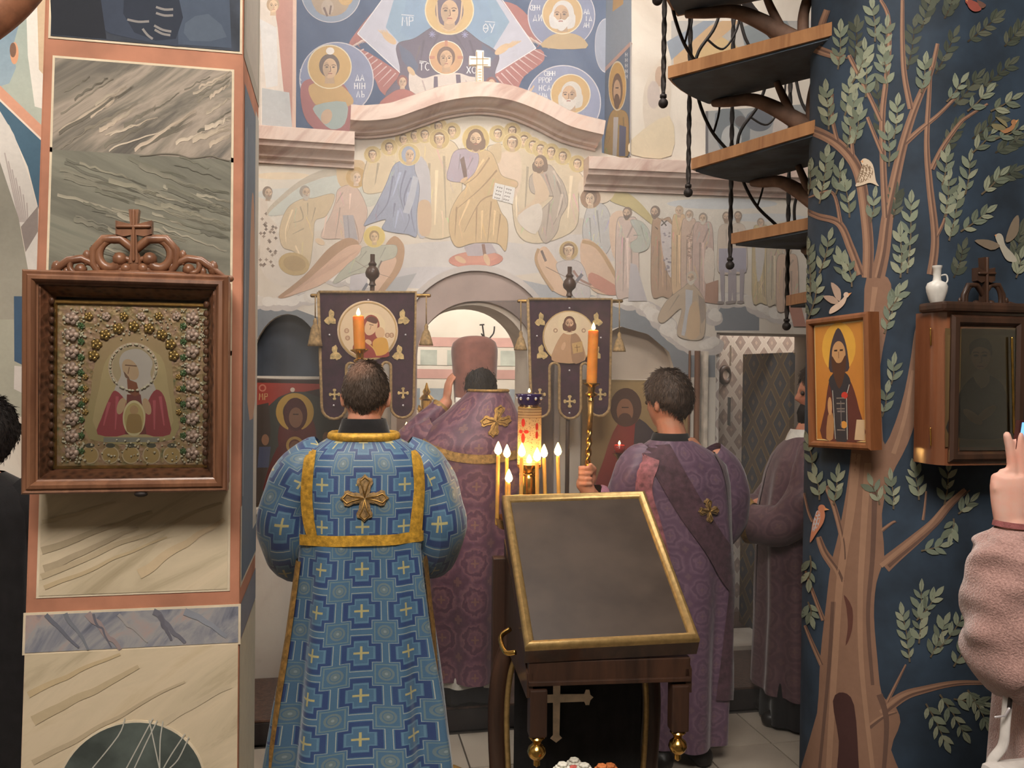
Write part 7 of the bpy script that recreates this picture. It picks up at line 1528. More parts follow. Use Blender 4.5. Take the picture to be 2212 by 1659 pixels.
def sleeve(path, rad, n=28, wr=0.006, seed=0.0, flat=1.0, k=6):
    P = cr(path, k); m = len(P); R_ = np.interp(np.linspace(0, 1, m), np.linspace(0, 1, len(rad)), rad)
    fr = frames(P); rings, uv = [], []; ln = 0
    for i, (p, a, b) in enumerate(fr):
        if i: ln += (P[i]-P[i-1]).length
        ring = []
        for j in range(n+1):
            th = 2*math.pi*j/n; r = R_[i]*(1+wr/0.1*(0.45*math.sin(i*0.8+2.2*math.sin(th+seed))+1.3*mnoise.noise(Vector((1.3*math.cos(th)+seed*3, 1.3*math.sin(th), i*0.28))))+0.4*wr/0.1*math.sin(5*th+i*0.4+seed))
            ring.append(p+a*(r*math.cos(th))+b*(r*flat*math.sin(th))); uv.append((th*R_[i], ln))
        rings.append(ring)
    V, F = loft(rings, False, False); return V, F, uv
def hand(wrist, fdir, pdir, curl=0.6, sc_=1.0, spread=0.12, side=1, curls=None, thumb=True, tdir=None):
    """palm with five unequal bent fingers: fdir along the fingers, pdir out of the palm, side = +1 thumb on the fdir x pdir side"""
    f = Vector(fdir).normalized(); p = Vector(pdir); p = (p-f*p.dot(f)).normalized(); x = f.cross(p)*side
    w = Vector(wrist); S = sc_; parts = []
    rings = []
    for u, hw, ht in ((-0.02, 0.024, 0.018), (0.01, 0.030, 0.017), (0.045, 0.040, 0.015), (0.085, 0.042, 0.013), (0.098, 0.036, 0.010)):
        rings.append([w+f*u*S+x*(hw*math.cos(a)*S)+p*(ht*math.sin(a)*S) for a in (2*math.pi*i/16 for i in range(16))])
    parts.append(loft(rings))
    spec = [(0.030, (0.040, 0.025, 0.020), 0.0088), (0.010, (0.045, 0.028, 0.021), 0.0092), (-0.011, (0.041, 0.026, 0.020), 0.0088), (-0.031, (0.032, 0.020, 0.017), 0.0078)]
    for k, (ox, segs, r) in enumerate(spec):
        q = w+f*0.088*S+x*ox*S; a = 0.0; pts = [q-f*0.02*S, q]; c_ = curls[k] if curls else curl
        for j, sg in enumerate(segs):
            a += c_*(0.9 if j == 0 else 1.1 if j == 1 else 0.7); d = f*math.cos(a)+p*math.sin(a)+x*(ox*spread*8*math.cos(a)); q = q+d.normalized()*sg*S; pts.append(q)
        parts.append(capsule(pts, [r*S*1.05, r*S*1.08, r*S, r*S*0.92, r*S*0.82], 10, 3))
    if thumb:
        td = Vector(tdir).normalized() if tdir is not None else (f*0.6+x*0.75+p*0.25).normalized(); q = w+f*0.02*S+x*0.026*S+p*0.006*S
        parts.append(capsule([q-td*0.01*S, q+td*0.036*S, q+td*0.062*S+f*0.006*S, q+td*0.076*S+f*0.022*S+p*0.008*S], [0.013*S, 0.011*S, 0.0105*S, 0.009*S], 10, 3))
    return parts
def finish_body(man, parts, voxel=0.006, mat=None, sm=3):
    o = mk('body', man.vf(J(*parts)), mat or SKIN, man.o, 180)
    r = o.modifiers.new('union', 'REMESH'); r.mode = 'VOXEL'; r.voxel_size = voxel; r.use_smooth_shade = True
    s_ = o.modifiers.new('soft', 'SMOOTH'); s_.iterations = sm; s_.factor = 0.4
    return o
def cloth(man, name, vfuv, mat, parent=None, solid=0.0):
    V, F, uv = vfuv; o = mk(name, man.vf((V, F)), mat, parent or man.o, 180, uvs=uv)
    if solid: q = o.modifiers.new('thickness', 'SOLIDIFY'); q.thickness = solid; q.offset = -1
    return o
def core(hz, sw=0.18, hip=0.14, legs=True):
    """torso and legs under the clothes: hz = shoulder height"""
    P = [loft([[Vector((rx*math.cos(a), ry*math.sin(a)+cy, z)) for a in (2*math.pi*i/20 for i in range(20))] for z, rx, ry, cy in ((hz*0.56, hip, 0.10, 0), (hz*0.72, hip*0.92, 0.095, 0), (hz*0.88, sw*0.92, 0.105, 0), (hz*0.97, sw*0.9, 0.085, -0.01), (hz+0.03, 0.09, 0.06, -0.012), (hz+0.06, 0.058, 0.056, -0.012))])]
    if legs:
        for q in (-1, 1): P.append(capsule([(q*0.085, 0, hz*0.58), (q*0.085, 0.01, hz*0.32), (q*0.085, -0.01, 0.09)], [0.08, 0.055, 0.04], 12)); P.append(capsule([(q*0.09, -0.05, 0.045), (q*0.095, 0.12, 0.035)], [0.042, 0.035], 10))
    return P
BLACKSHOE = simple('black_leather', (26, 22, 20), 0.4, 0, 0.1, 30)
def shoes(man, z=0.0):
    for q in (-1, 1): mk('shoe', man.vf(capsule([(q*0.09, -0.07, 0.045+z), (q*0.095, 0.05, 0.045+z), (q*0.10, 0.15, 0.036+z)], [0.044, 0.047, 0.038], 14)), BLACKSHOE, man.o, 180)

# ---- man in blue vestment, seen from behind
SD = 3.0; c0 = PD(786, 1000, SD); A = Man('man in a blue brocade vestment with yellow trim, seen from behind', (c0.x, c0.y, 0), math.radians(3))
zz = lambda y, D=SD, x=786: PD(x, y, D).z
hz = zz(962); hc = (0.005, 0.01, zz(858))
HD, RH = headshape(hc, 0.05, 0.04, 0.98)
fa = []
for q in (-1, 1): fa += [capsule([(q*0.185, 0, hz-0.04), (q*0.255, -0.01, hz-0.27), (q*0.15, 0.27, hz-0.30)], [0.05, 0.042, 0.030], 12)]
hands = hand((-0.02, 0.33, hz-0.29), (0.5, 0.6, 0.1), (0.6, -0.4, 0), 0.9, 1.0, side=1)+hand((0.03, 0.33, hz-0.36), (-0.5, 0.6, 0.1), (-0.6, -0.4, 0), 0.9, 1.0, side=-1)
nk = [capsule([(0, -0.012, hz-0.02), (0, -0.012, hz+0.09), (0.003, -0.002, hc[2]-0.06)], [0.066, 0.060, 0.056], 16)]
bo = finish_body(A, [HD]+nk+core(hz)+fa+[capsule([(-0.15, 0.27, hz-0.30), (-0.05, 0.32, hz-0.29)], 0.028, 10), capsule([(0.15, 0.27, hz-0.30), (0.06, 0.32, hz-0.35)], 0.028, 10)]+hands, 0.0055)
hv = haircap(hc, RH, 0.98, shorthair, 0.009, seed=2)
hm, t = newmat('thinning_greying_hair'); a_ = t.n('ShaderNodeVertexColor'); a_.layer_name = 'Col'; o_ = t.mapped(t.obj(), scale=(1, 1, 0.25)); n_ = t.noise(150, 3, o_, 0.6, 0.5)
t.out(t.mix(n_, a_.outputs[0], t.mix(0.5, a_.outputs[0], (20, 16, 14))), 0.6, 0, n_, 0.5, 0.003, 0.3)
crown = A.W(Vector(hc)+RH @ Vector((-0.02, -0.055, 0.098)))
cols_ = []
for v in A.vf(hv)[0]:
    d = (v-crown).length; k = max(0, min(1, (0.066-d)/0.045)); a0, a1 = L((84, 68, 56)), L((190, 146, 122)); cols_.append(tuple(a0[i]+(a1[i]-a0[i])*k*0.55 for i in range(4)))
mk('hair', A.vf(hv), hm, A.o, 180, cols=cols_)
rb = Robe([(0.10, 0, 0.02, 0.33, 0.24, 0.024), (0.5, 0, 0.02, 0.28, 0.20, 0.020), (0.75, 0, 0.01, 0.245, 0.175, 0.012), (hz-0.36, 0, 0.0, 0.215, 0.155, 0.006), (hz-0.15, 0, 0.0, 0.222, 0.145, 0.003), (hz-0.07, 0, 0, 0.222, 0.135, 0.002), (hz-0.03, 0, -0.003, 0.20, 0.122, 0.001), (hz, 0, -0.006, 0.168, 0.108, 0), (hz+0.025, 0, -0.010, 0.128, 0.092, 0), (hz+0.042, 0, -0.012, 0.095, 0.080, 0)], 9, 0.6, 2.9)
vest = cloth(A, 'vestment', rb.mesh(), BLUEB)
for q in (-1, 1):
    sl = cloth(A, 'sleeve', sleeve([(q*0.135, 0, hz-0.015), (q*0.205, 0, hz-0.075), (q*0.255, -0.005, hz-0.20), (q*0.262, 0.02, hz-0.32), (q*0.225, 0.14, hz-0.40), (q*0.15, 0.26, hz-0.36)], [0.055, 0.085, 0.094, 0.098, 0.105, 0.09], seed=q), BLUEB)
    cuffp = [A.W(p) for p in [(q*0.15, 0.26, hz-0.36), (q*0.146, 0.266, hz-0.358)]]
    mk('yellow_cuff', tube(cuffp, 0.094, 24, caps=False), GBAND, sl, 180)
mk('yellow_collar', A.vf(tube([rb.at(2*math.pi*i/48, hz+0.034, 0.004) for i in range(49)], 0.0115, 8, caps=False, flat=1.4)), GBAND, vest, 180)
cw_ = lambda x, y: ((x-786)/FPX*SD, zz(y))
for pts, w in (([cw_(682, 966), cw_(676, 1010), cw_(674, 1060), cw_(678, 1110), cw_(686, 1150)], 0.034), ([cw_(664, 1152), cw_(720, 1150), cw_(800, 1150), cw_(880, 1148), cw_(908, 1147)], 0.036), ([cw_(892, 968), cw_(898, 1010), cw_(900, 1050), cw_(896, 1100), cw_(892, 1150)], 0.034)):
    mk('yellow_band', A.vf(rb.ribbon(pts, w, 0.006)), GBAND, vest, 180)
for q in (-1, 1): mk('yellow_side_band', A.vf(rb.ribbon([(q*0.205, hz-0.38), (q*0.232, 0.75), (q*0.27, 0.45), (q*0.31, 0.12)], 0.022, 0.006)), DULLBAND, vest, 180)
mk('yellow_hem', A.vf(tube([rb.at(2*math.pi*i/96, 0.16+0.02*math.sin(2*math.pi*i/96*2), 0.004) for i in range(97)], 0.018, 8, caps=False, flat=1.3)), DULLBAND, vest, 180)
def patch(rbx, x0, z0, s, mat, man, parent, name='embroidered_cross', off=0.006):
    P = []
    for i in range(4):
        a = i*math.pi/2
        for u, v in ((0.2, -0.2), (0.36, -0.24), (0.55, -0.2), (0.66, -0.34), (0.82, -0.30), (0.86, -0.14), (1.0, 0.0), (0.86, 0.14), (0.82, 0.30), (0.66, 0.34), (0.55, 0.2), (0.36, 0.24)): P.append((u*math.cos(a)-v*math.sin(a), u*math.sin(a)+v*math.cos(a)))
    Pn = [rbx.bk(x0+s*a, z0+s*b, off) for a, b in P]; n_ = len(Pn); Pc = rbx.bk(x0, z0, off+0.003); Pb = [rbx.bk(x0+s*a*1.02, z0+s*b*1.02, 0.001) for a, b in P]
    V = [Pc]+Pn+Pb; F = [(0, 1+i, 1+(i+1) % n_) for i in range(n_)]+[(1+i, 1+n_+i, 1+n_+(i+1) % n_, 1+(i+1) % n_) for i in range(n_)]
    o = mk(name, man.vf((V, F)), mat, parent); 
    L_ = []
    for i in range(4):
        a = i*math.pi/2; L_.append(tube([rbx.bk(x0+s*(u*math.cos(a)-v*math.sin(a)), z0+s*(u*math.sin(a)+v*math.cos(a)), off+0.003) for u, v in ((0.05, 0), (0.5, 0.1), (0.72, 0.2), (0.9, 0), (0.72, -0.2), (0.5, -0.1), (0.05, 0))], 0.0022, 6))
    mk(name+'_cord', man.vf(J(*L_)), OLDGOLD, o, 180); return o
x_, z_ = cw_(790, 1063); patch(rb, x_, z_, 0.078, simple('old_gold_applique', (152, 122, 80), 0.5, 0.3, 0.2, 90, 0.4), A, vest)
mk('black_collar', A.vf(loft([[Vector((rx*math.cos(a), ry*math.sin(a)-0.012, z)) for a in (2*math.pi*i/32 for i in range(32))] for z, rx, ry in ((hz+0.0, 0.105, 0.088), (hz+0.035, 0.094, 0.082), (hz+0.07, 0.083, 0.074), (hz+0.094, 0.076, 0.069), (hz+0.096, 0.066, 0.062))], True, False)), BLACKCLOTH, A.o, 180)
shoes(A)

# ---- priest in purple cope and tall hat, bowing before the gate
PDp = 3.98; c1 = PD(1022, 1000, PDp); Fp = 0.113
Bp = Man('priest in a purple cope and tall brown hat bowing before the open gate', (c1.x, c1.y, Fp), math.radians(2))
pz = lambda y, D=PDp, x=1022: PD(x, y, D).z-Fp
px_ = lambda x: (x-1022)/FPX*PDp
hzp = pz(930); hcp = (px_(1036), 0.13, pz(838))
HDp, RHp = headshape(hcp, 0.0, 0.45, 1.0)
lel = (px_(893), 0.08, pz(955)); lw3 = (px_(968), 0.13, pz(872))
larm = [capsule([(-0.19, 0.02, hzp-0.03), lel, lw3], [0.05, 0.042, 0.030], 12)]+hand(lw3, (0.10, 0.02, 0.9), (0.9, 0.3, 0), 0.35, 0.95, side=1)
rarm = [capsule([(0.19, 0.02, hzp-0.03), (0.25, 0.10, hzp-0.27), (0.12, 0.33, hzp-0.12)], [0.05, 0.042, 0.030], 12)]+hand((0.12, 0.33, hzp-0.12), (-0.4, 0.6, 0.4), (-0.6, -0.4, 0.3), 0.6, 0.95, side=-1)
finish_body(Bp, [HDp, capsule([(0, 0.0, hzp-0.02), (0.005, 0.04, hzp+0.06), (hcp[0], hcp[1]-0.03, hcp[2]-0.05)], [0.068, 0.064, 0.058], 14)]+core(hzp)+larm+rarm, 0.006)
mk('hair', Bp.vf(haircap(hcp, RHp, 1.03, lambda lo, la: shorthair(lo, la)+0.25, 0.018, seed=5, long=0.02)), HAIRK, Bp.o, 180)
mk('beard', Bp.vf(([Vector(hcp)+RHp @ v for v in ball((0, 0.075, -0.10), 0.06, 14, 9, (1, 0.7, 1.3))[0]], ball((0, 0, 0), 1, 14, 9)[1])), HAIRK, Bp.o, 180)
# flaring cylindrical hat leaning with the bowed head
HATM = simple('brown_violet_felt', (138, 92, 82), 0.9, 0, 0.08, 20, 0.15, sheen=0.4)
hat0 = Vector((hcp[0]-0.008, hcp[1]+0.005, hcp[2]+0.005)); Mh = T(*hat0) @ RX(-0.22)
mk('tall_hat', Bp.vf(lathe([(0.100, -0.075), (0.103, 0.0), (0.109, 0.11), (0.113, 0.165), (0.112, 0.19), (0.105, 0.212), (0.085, 0.229), (0.05, 0.238), (0.0, 0.241)], (0, 0, 0), 40, Mh, caps=False)), HATM, Bp.o, 60)
rp = Robe([(0.13, px_(1020), 0.0, 0.20, 0.17, 0.016), (0.5, px_(1018), 0.0, 0.215, 0.18, 0.013), (0.85, px_(1016), 0, 0.225, 0.18, 0.008), (hzp-0.18, px_(1020), 0.0, 0.262, 0.175, 0.005), (hzp-0.06, px_(1024), 0.0, 0.262, 0.165, 0.003), (hzp+0.02, px_(1030), 0.01, 0.225, 0.15, 0.002), (hzp+0.09, px_(1042), 0.02, 0.165, 0.13, 0), (hzp+0.15, px_(1052), 0.03, 0.118, 0.11, 0), (hzp+0.19, px_(1056), 0.035, 0.088, 0.095, 0)], 8, 1.7, 2.2)
cope = cloth(Bp, 'cope', rp.mesh(ur=0.26), PURB)
cz_ = lambda x, y: (px_(x)-rp.par(pz(y))[0], pz(y))
mk('collar_edge', Bp.vf(tube([rp.at(2*math.pi*i/48, hzp+0.186, 0.002) for i in range(49)], 0.007, 8, caps=False)), DULLBAND, cope, 180)
mk('gold_band', Bp.vf(rp.ribbon([cz_(900, 948), cz_(935, 966), cz_(980, 980), cz_(1040, 984), cz_(1100, 976), cz_(1150, 955)], 0.040, 0.006)), DULLBAND, cope, 180)
a_ = cz_(1062, 906); patch(rp, a_[0], a_[1], 0.072, simple('gilt_cope_cross', (182, 138, 72), 0.4, 0.5, 0.15, 80, 0.3), Bp, cope)
sl = cloth(Bp, 'sleeve', sleeve([(-0.16, 0.02, hzp+0.0), (-0.235, 0.04, hzp-0.05), (lel[0]-0.005, lel[1], lel[2]+0.01), (lel[0]+0.04, lel[1]+0.01, lel[2]+0.06), (lw3[0]-0.03, lw3[1]-0.01, lw3[2]-0.03)], [0.07, 0.08, 0.072, 0.060, 0.05], seed=3), PURB)
cloth(Bp, 'sleeve', sleeve([(0.16, 0.02, hzp-0.0), (0.235, 0.06, hzp-0.08), (0.255, 0.11, hzp-0.24), (0.2, 0.22, hzp-0.2), (0.13, 0.31, hzp-0.13)], [0.07, 0.08, 0.08, 0.065, 0.05], seed=4), PURB)
mk('white_cuff', Bp.vf(tube([(lw3[0]-0.035, lw3[1]-0.01, lw3[2]-0.035), (lw3[0]-0.02, lw3[1]-0.005, lw3[2]-0.018)], 0.05, 20, caps=False)), DULLBAND, sl, 180)
mk('white_collar', Bp.vf(tube([(px_(985)+0.02*i, 0.06, pz(868)-0.002*i) for i in range(4)], 0.02, 10)), WHITECLOTH, Bp.o, 180)
alb = Robe([(0.10, px_(1012), 0.0, 0.17, 0.13, 0.012), (0.3, px_(1012), 0, 0.17, 0.14, 0.006)], 10, 0.3)
cloth(Bp, 'alb_hem', alb.mesh(m=8), WHITECLOTH)
cass = Robe([(0.03, px_(1010), 0.0, 0.15, 0.12, 0.012), (0.2, px_(1010), 0, 0.15, 0.12, 0.006)], 10, 0.8); cloth(Bp, 'cassock', cass.mesh(m=6), BLACKCLOTH)
shoes(Bp)

# ---- server in purple with a dark stole, holding the candlestick
DD = 3.62; c2 = PD(1466, 1100, DD); D_ = Man('man in a purple vestment with a dark crossed stole, holding the candlestick', (c2.x, c2.y, 0), math.radians(-4))
dz_ = lambda y, x=1466: PD(x, y, DD).z
dx_ = lambda x: (x-1466)/FPX*DD
hzd = dz_(975); hcd = (dx_(1440), 0.02, dz_(872))
HDd, RHd = headshape(hcd, -0.45, 0.06, 0.98, 0.05)
elb = (dx_(1345), 0.06, dz_(1130)); 
cst = PD(1270, 1020, 3.44); loc = lambda p: Vector(((p-D_.b).dot(D_.r), (p-D_.b).dot(D_.f), p.z))
wr = loc(PD(1272, 1062, 3.45)); gp_ = loc(PD(1268, 1030, 3.44))
larm = [capsule([(-0.19, 0, hzd-0.04), elb, tuple(wr)], [0.05, 0.042, 0.029], 12)]
# fist closed round the stick
fist = [capsule([wr, wr.lerp(gp_, 0.5)+Vector((-0.012, 0.01, 0))], [0.030, 0.034], 12)]
for k in range(4):
    zc = gp_.z+0.034-k*0.021; cx, cy = gp_.x, gp_.y
    fist.append(capsule([(cx+0.010, cy+0.032, zc), (cx-0.022, cy+0.022, zc), (cx-0.031, cy-0.004, zc+0.002), (cx-0.014, cy-0.024, zc+0.004), (cx+0.010, cy-0.022, zc+0.003)], [0.0105, 0.010, 0.0095, 0.009, 0.008], 10, 3))
fist.append(capsule([(gp_.x+0.028, gp_.y+0.012, gp_.z+0.004), (gp_.x+0.026, gp_.y-0.014, gp_.z+0.034), (gp_.x+0.004, gp_.y-0.027, gp_.z+0.052)], [0.013, 0.011, 0.009], 10, 3)); fist.append(ball((gp_.x+0.020, gp_.y+0.020, gp_.z-0.004), 0.034, 14, 9, (0.8, 0.8, 1.2)))
rarm = [capsule([(0.19, 0, hzd-0.04), (0.27, 0.02, hzd-0.28), (0.18, 0.24, hzd-0.40)], [0.05, 0.042, 0.030], 12)]+hand((0.18, 0.24, hzd-0.40), (-0.3, 0.8, -0.1), (-0.8, -0.2, 0.1), 0.5, 1.0, side=-1)
finish_body(D_, [HDd, capsule([(-0.02, -0.01, hzd-0.02), (-0.035, -0.01, hzd+0.06), (hcd[0], hcd[1]-0.012, hcd[2]-0.06)], [0.066, 0.060, 0.056], 14)]+core(hzd)+larm+fist+rarm, 0.0055)
mk('hair', D_.vf(haircap(hcd, RHd, 1.0, lambda lo, la: shorthair(lo, la)+0.06, 0.020, seed=9, rough=0.006)), HAIRB, D_.o, 180)
for e_ in (-1, 1): mk('eye', D_.vf(([Vector(hcd)+RHd @ v for v in ball((e_*0.031, 0.080, 0.006), 0.011, 10, 7)[0]], ball((0, 0, 0), 1, 10, 7)[1])), simple('eye_white', (74, 58, 50), 0.3) if 'eye_white' not in MATS else MATS['eye_white'], D_.o, 180)
rd = Robe([(0.09, dx_(1490), 0.02, 0.175, 0.15, 0.016), (0.45, dx_(1486), 0.01, 0.185, 0.155, 0.014), (0.8, dx_(1478), 0, 0.21, 0.16, 0.009), (hzd-0.32, dx_(1468), 0, 0.222, 0.155, 0.005), (hzd-0.12, dx_(1460), 0, 0.228, 0.145, 0.003), (hzd-0.05, dx_(1456), 0, 0.218, 0.13, 0.002), (hzd, dx_(1450), -0.004, 0.17, 0.11, 0), (hzd+0.03, dx_(1446), -0.008, 0.12, 0.092, 0), (hzd+0.05, dx_(1444), -0.01, 0.088, 0.078, 0)], 8, 2.2, 2.3)
dv_ = cloth(D_, 'vestment', rd.mesh(), PURB2)
cloth(D_, 'sleeve', sleeve([(-0.14, 0, hzd-0.01), (-0.205, 0.0, hzd-0.08), (elb[0]-0.005, elb[1]-0.01, elb[2]+0.03), (elb[0]-0.03, elb[1]+0.04, elb[2]-0.01), tuple(wr.lerp(Vector(elb), 0.8)), tuple(wr.lerp(Vector(elb), 0.55))], [0.06, 0.080, 0.084, 0.088, 0.085, 0.075], seed=5, wr=0.012), simple('pink_satin', (190, 128, 142), 0.32, 0, 0.12, 20, 0.35, 40, 0.6) if False else PURB2)
SAT = simple('lilac_satin', (176, 120, 138), 0.28, 0.05, 0.10, 14, 0.5, 30, 0.6, bdist=0.01)
cuf = sleeve([tuple(wr.lerp(Vector(elb), 0.7)), tuple(wr.lerp(Vector(elb), 0.45)), tuple(wr.lerp(Vector(elb), 0.25)), tuple(wr.lerp(Vector(elb), 0.1))], [0.060, 0.068, 0.060, 0.044], wr=0.02, seed=2); cloth(D_, 'satin_cuff', cuf, SAT)
cloth(D_, 'sleeve', sleeve([(0.14, 0, hzd-0.01), (0.205, 0, hzd-0.08), (0.250, 0.0, hzd-0.20), (0.250, 0.05, hzd-0.33), (0.21, 0.15, hzd-0.42), (0.17, 0.23, hzd-0.41)], [0.06, 0.078, 0.078, 0.080, 0.085, 0.08], seed=6), PURB2)
STOLE = simple('dark_wine_stole', (84, 58, 68), 0.7, 0, 0.16, 40, 0.3, sheen=0.3)
rx_ = lambda x, y: (dx_(x)-rd.par(dz_(y))[0], dz_(y))
mk('stole', D_.vf(rd.ribbon([rx_(1392, 958), rx_(1412, 1010), rx_(1450, 1080), rx_(1500, 1150), rx_(1545, 1215), rx_(1570, 1250)], 0.115, 0.008)), STOLE, dv_, 180)
mk('stole', D_.vf(rd.ribbon([rx_(1368, 975), rx_(1352, 1040), rx_(1372, 1130), rx_(1400, 1250), rx_(1420, 1400)], 0.105, 0.014)), simple('rose_damask_stole', (150, 92, 98), 0.6, 0, 0.2, 36, 0.3, sheen=0.3), dv_, 180)
mk('stole', D_.vf(rd.ribbon([rx_(1540, 975), rx_(1560, 1060), rx_(1565, 1150), rx_(1560, 1300), rx_(1550, 1500)], 0.075, 0.010)), STOLE, dv_, 180)
q_ = rx_(1494, 1092); patch(rd, q_[0], q_[1], 0.05, simple('faded_gold_cross', (160, 128, 84), 0.5, 0.3, 0.2, 90), D_, dv_, off=0.012)
mk('black_collar', D_.vf(loft([[Vector((dx_(1442)+rx*math.cos(a), ry*math.sin(a)-0.01, z)) for a in (2*math.pi*i/32 for i in range(32))] for z, rx, ry in ((hzd+0.01, 0.10, 0.085), (hzd+0.05, 0.085, 0.076), (hzd+0.078, 0.075, 0.068), (hzd+0.08, 0.067, 0.062))], True, False)), BLACKCLOTH, D_.o, 180)
shoes(D_)

# ---- bearded man half hidden by the tower
GD = 4.08; c3 = PD(1730, 1100, GD); G_ = Man('bearded man in dusky purple vestments, in profile, half hidden by the painted tower', (c3.x, c3.y, 0), math.radians(-72))
gz = lambda y, x=1730: PD(x, y, GD).z
hg = gz(965); hcg = (0.0, -0.075, gz(850))
HDg, RHg = headshape(hcg, 0.0, 0.05, 1.02)
ga = [capsule([(-0.19, 0, hg-0.04), (-0.24, 0.06, hg-0.28), (-0.10, 0.26, hg-0.34)], [0.05, 0.042, 0.03], 12), capsule([(0.19, 0, hg-0.04), (0.24, 0.06, hg-0.28), (0.06, 0.27, hg-0.32)], [0.05, 0.042, 0.03], 12)]+hand((-0.09, 0.27, hg-0.34), (0.6, 0.5, 0), (0.4, -0.6, 0), 0.6, 1.0, side=1)+hand((0.05, 0.28, hg-0.31), (-0.6, 0.5, 0), (-0.4, -0.6, 0), 0.6, 1.0, side=-1)
finish_body(G_, [HDg, capsule([(0, -0.02, hg-0.02), (0, -0.03, hg+0.07), (hcg[0], hcg[1]-0.01, hcg[2]-0.06)], [0.066, 0.062, 0.058], 14)]+core(hg)+ga, 0.005)
for e_ in (-1, 1): mk('eye', G_.vf(([Vector(hcg)+RHg @ (v*1.02) for v in ball((e_*0.031, 0.080, 0.006), 0.011, 10, 7)[0]], ball((0, 0, 0), 1, 10, 7)[1])), MATS['eye_white'], G_.o, 180)
mk('hair', G_.vf(haircap(hcg, RHg, 1.03, shorthair, 0.014, seed=12)), HAIRB, G_.o, 180)
bp = [Vector(hcg)+RHg @ Vector(v) for v in ball((0, 0.062, -0.100), 0.058, 18, 11, (1.0, 0.72, 1.05))[0]]
bp = [v+Vector((mnoise.noise(v*40)*0.008, mnoise.noise(v*40+Vector((5, 0, 0)))*0.008, mnoise.noise(v*40+Vector((0, 7, 0)))*0.008)) for v in bp]
mk('beard', G_.vf((bp, ball((0, 0, 0), 1, 18, 11)[1])), HAIRK, G_.o, 180)
rg = Robe([(0.16, 0.02, 0.0, 0.23, 0.20, 0.018), (0.5, 0.01, 0.0, 0.22, 0.19, 0.014), (0.85, 0, 0.01, 0.215, 0.18, 0.01), (hg-0.3, 0, 0.02, 0.225, 0.17, 0.008), (hg-0.12, 0, 0.01, 0.228, 0.15, 0.004), (hg-0.05, 0, 0, 0.218, 0.135, 0.002), (hg, 0, -0.01, 0.17, 0.115, 0), (hg+0.03, 0, -0.02, 0.12, 0.095, 0), (hg+0.055, 0, -0.025, 0.086, 0.08, 0)], 8, 3.1, 2.3)
gv = cloth(G_, 'vestment', rg.mesh(), PURB3)
for q in (-1, 1): cloth(G_, 'sleeve', sleeve([(q*0.14, 0, hg-0.01), (q*0.205, 0.0, hg-0.08), (q*0.25, 0.04, hg-0.22), (q*0.22, 0.14, hg-0.34), (q*0.12, 0.25, hg-0.35)], [0.06, 0.082, 0.088, 0.092, 0.09], seed=q*2), PURB3); mk('gold_cuff', G_.vf(tube([(q*0.128, 0.238, hg-0.35), (q*0.112, 0.262, hg-0.351)], 0.095, 24, caps=False)), DULLBAND, gv, 180)
mk('white_collar', G_.vf(loft([[Vector((rx*math.cos(a), ry*math.sin(a)-0.02, z)) for a in (2*math.pi*i/28 for i in range(28))] for z, rx, ry in ((hg+0.02, 0.105, 0.10), (hg+0.06, 0.088, 0.085), (hg+0.085, 0.072, 0.072))], True, False)), WHITECLOTH, G_.o, 180)
cg = Robe([(0.02, 0, 0, 0.20, 0.17, 0.012), (0.25, 0, 0, 0.2, 0.17, 0.008)], 9, 0.4); cloth(G_, 'cassock', cg.mesh(m=6), BLACKCLOTH)
shoes(G_)

# ---- person in black at the left edge
BD = 3.25; c4 = PD(-42, 1100, BD); K_ = Man('person dressed in black with dark hair, standing half out of view behind the pillar', (c4.x, c4.y, 0), math.radians(10))
kz = lambda y: PD(-42, y, BD).z
hk = kz(1045); hck = (0.01, 0.01, kz(945))
HDk, RHk = headshape(hck, 0.2, 0.0, 0.98)
ka_ = []
for q in (-1, 1): ka_ += [capsule([(q*0.17, 0, hk-0.04), (q*0.22, 0.0, hk-0.28), (q*0.20, 0.04, hk-0.52)], [0.048, 0.04, 0.028], 12)]+hand((q*0.20, 0.045, hk-0.54), (0, 0.1, -1), (-q, 0, 0), 0.3, 0.9, side=q)
finish_body(K_, [HDk, capsule([(0, -0.01, hk-0.02), (0, -0.01, hk+0.06), (0, 0, hck[2]-0.06)], [0.06, 0.054, 0.05], 14)]+core(hk, 0.165)+ka_, 0.007)
mk('hair', K_.vf(haircap(hck, RHk, 1.06, lambda lo, la: shorthair(lo, la)+0.5, 0.026, seed=15, rough=0.008, long=0.04)), HAIRK, K_.o, 180)
rk = Robe([(0.12, 0, 0, 0.24, 0.20, 0.015), (0.6, 0, 0, 0.235, 0.18, 0.008), (hk-0.3, 0, 0, 0.22, 0.16, 0.005), (hk-0.1, 0, 0, 0.225, 0.145, 0.003), (hk-0.03, 0, 0, 0.20, 0.125, 0), (hk+0.01, 0, -0.005, 0.15, 0.10, 0), (hk+0.045, 0, -0.01, 0.085, 0.075, 0)], 9, 0.2)
cloth(K_, 'coat', rk.mesh(), BLACKCLOTH)
for q in (-1, 1): cloth(K_, 'sleeve', sleeve([(q*0.13, 0, hk-0.02), (q*0.19, 0, hk-0.08), (q*0.235, 0, hk-0.28), (q*0.215, 0.035, hk-0.50)], [0.06, 0.075, 0.065, 0.05], seed=q), BLACKCLOTH)
shoes(K_)

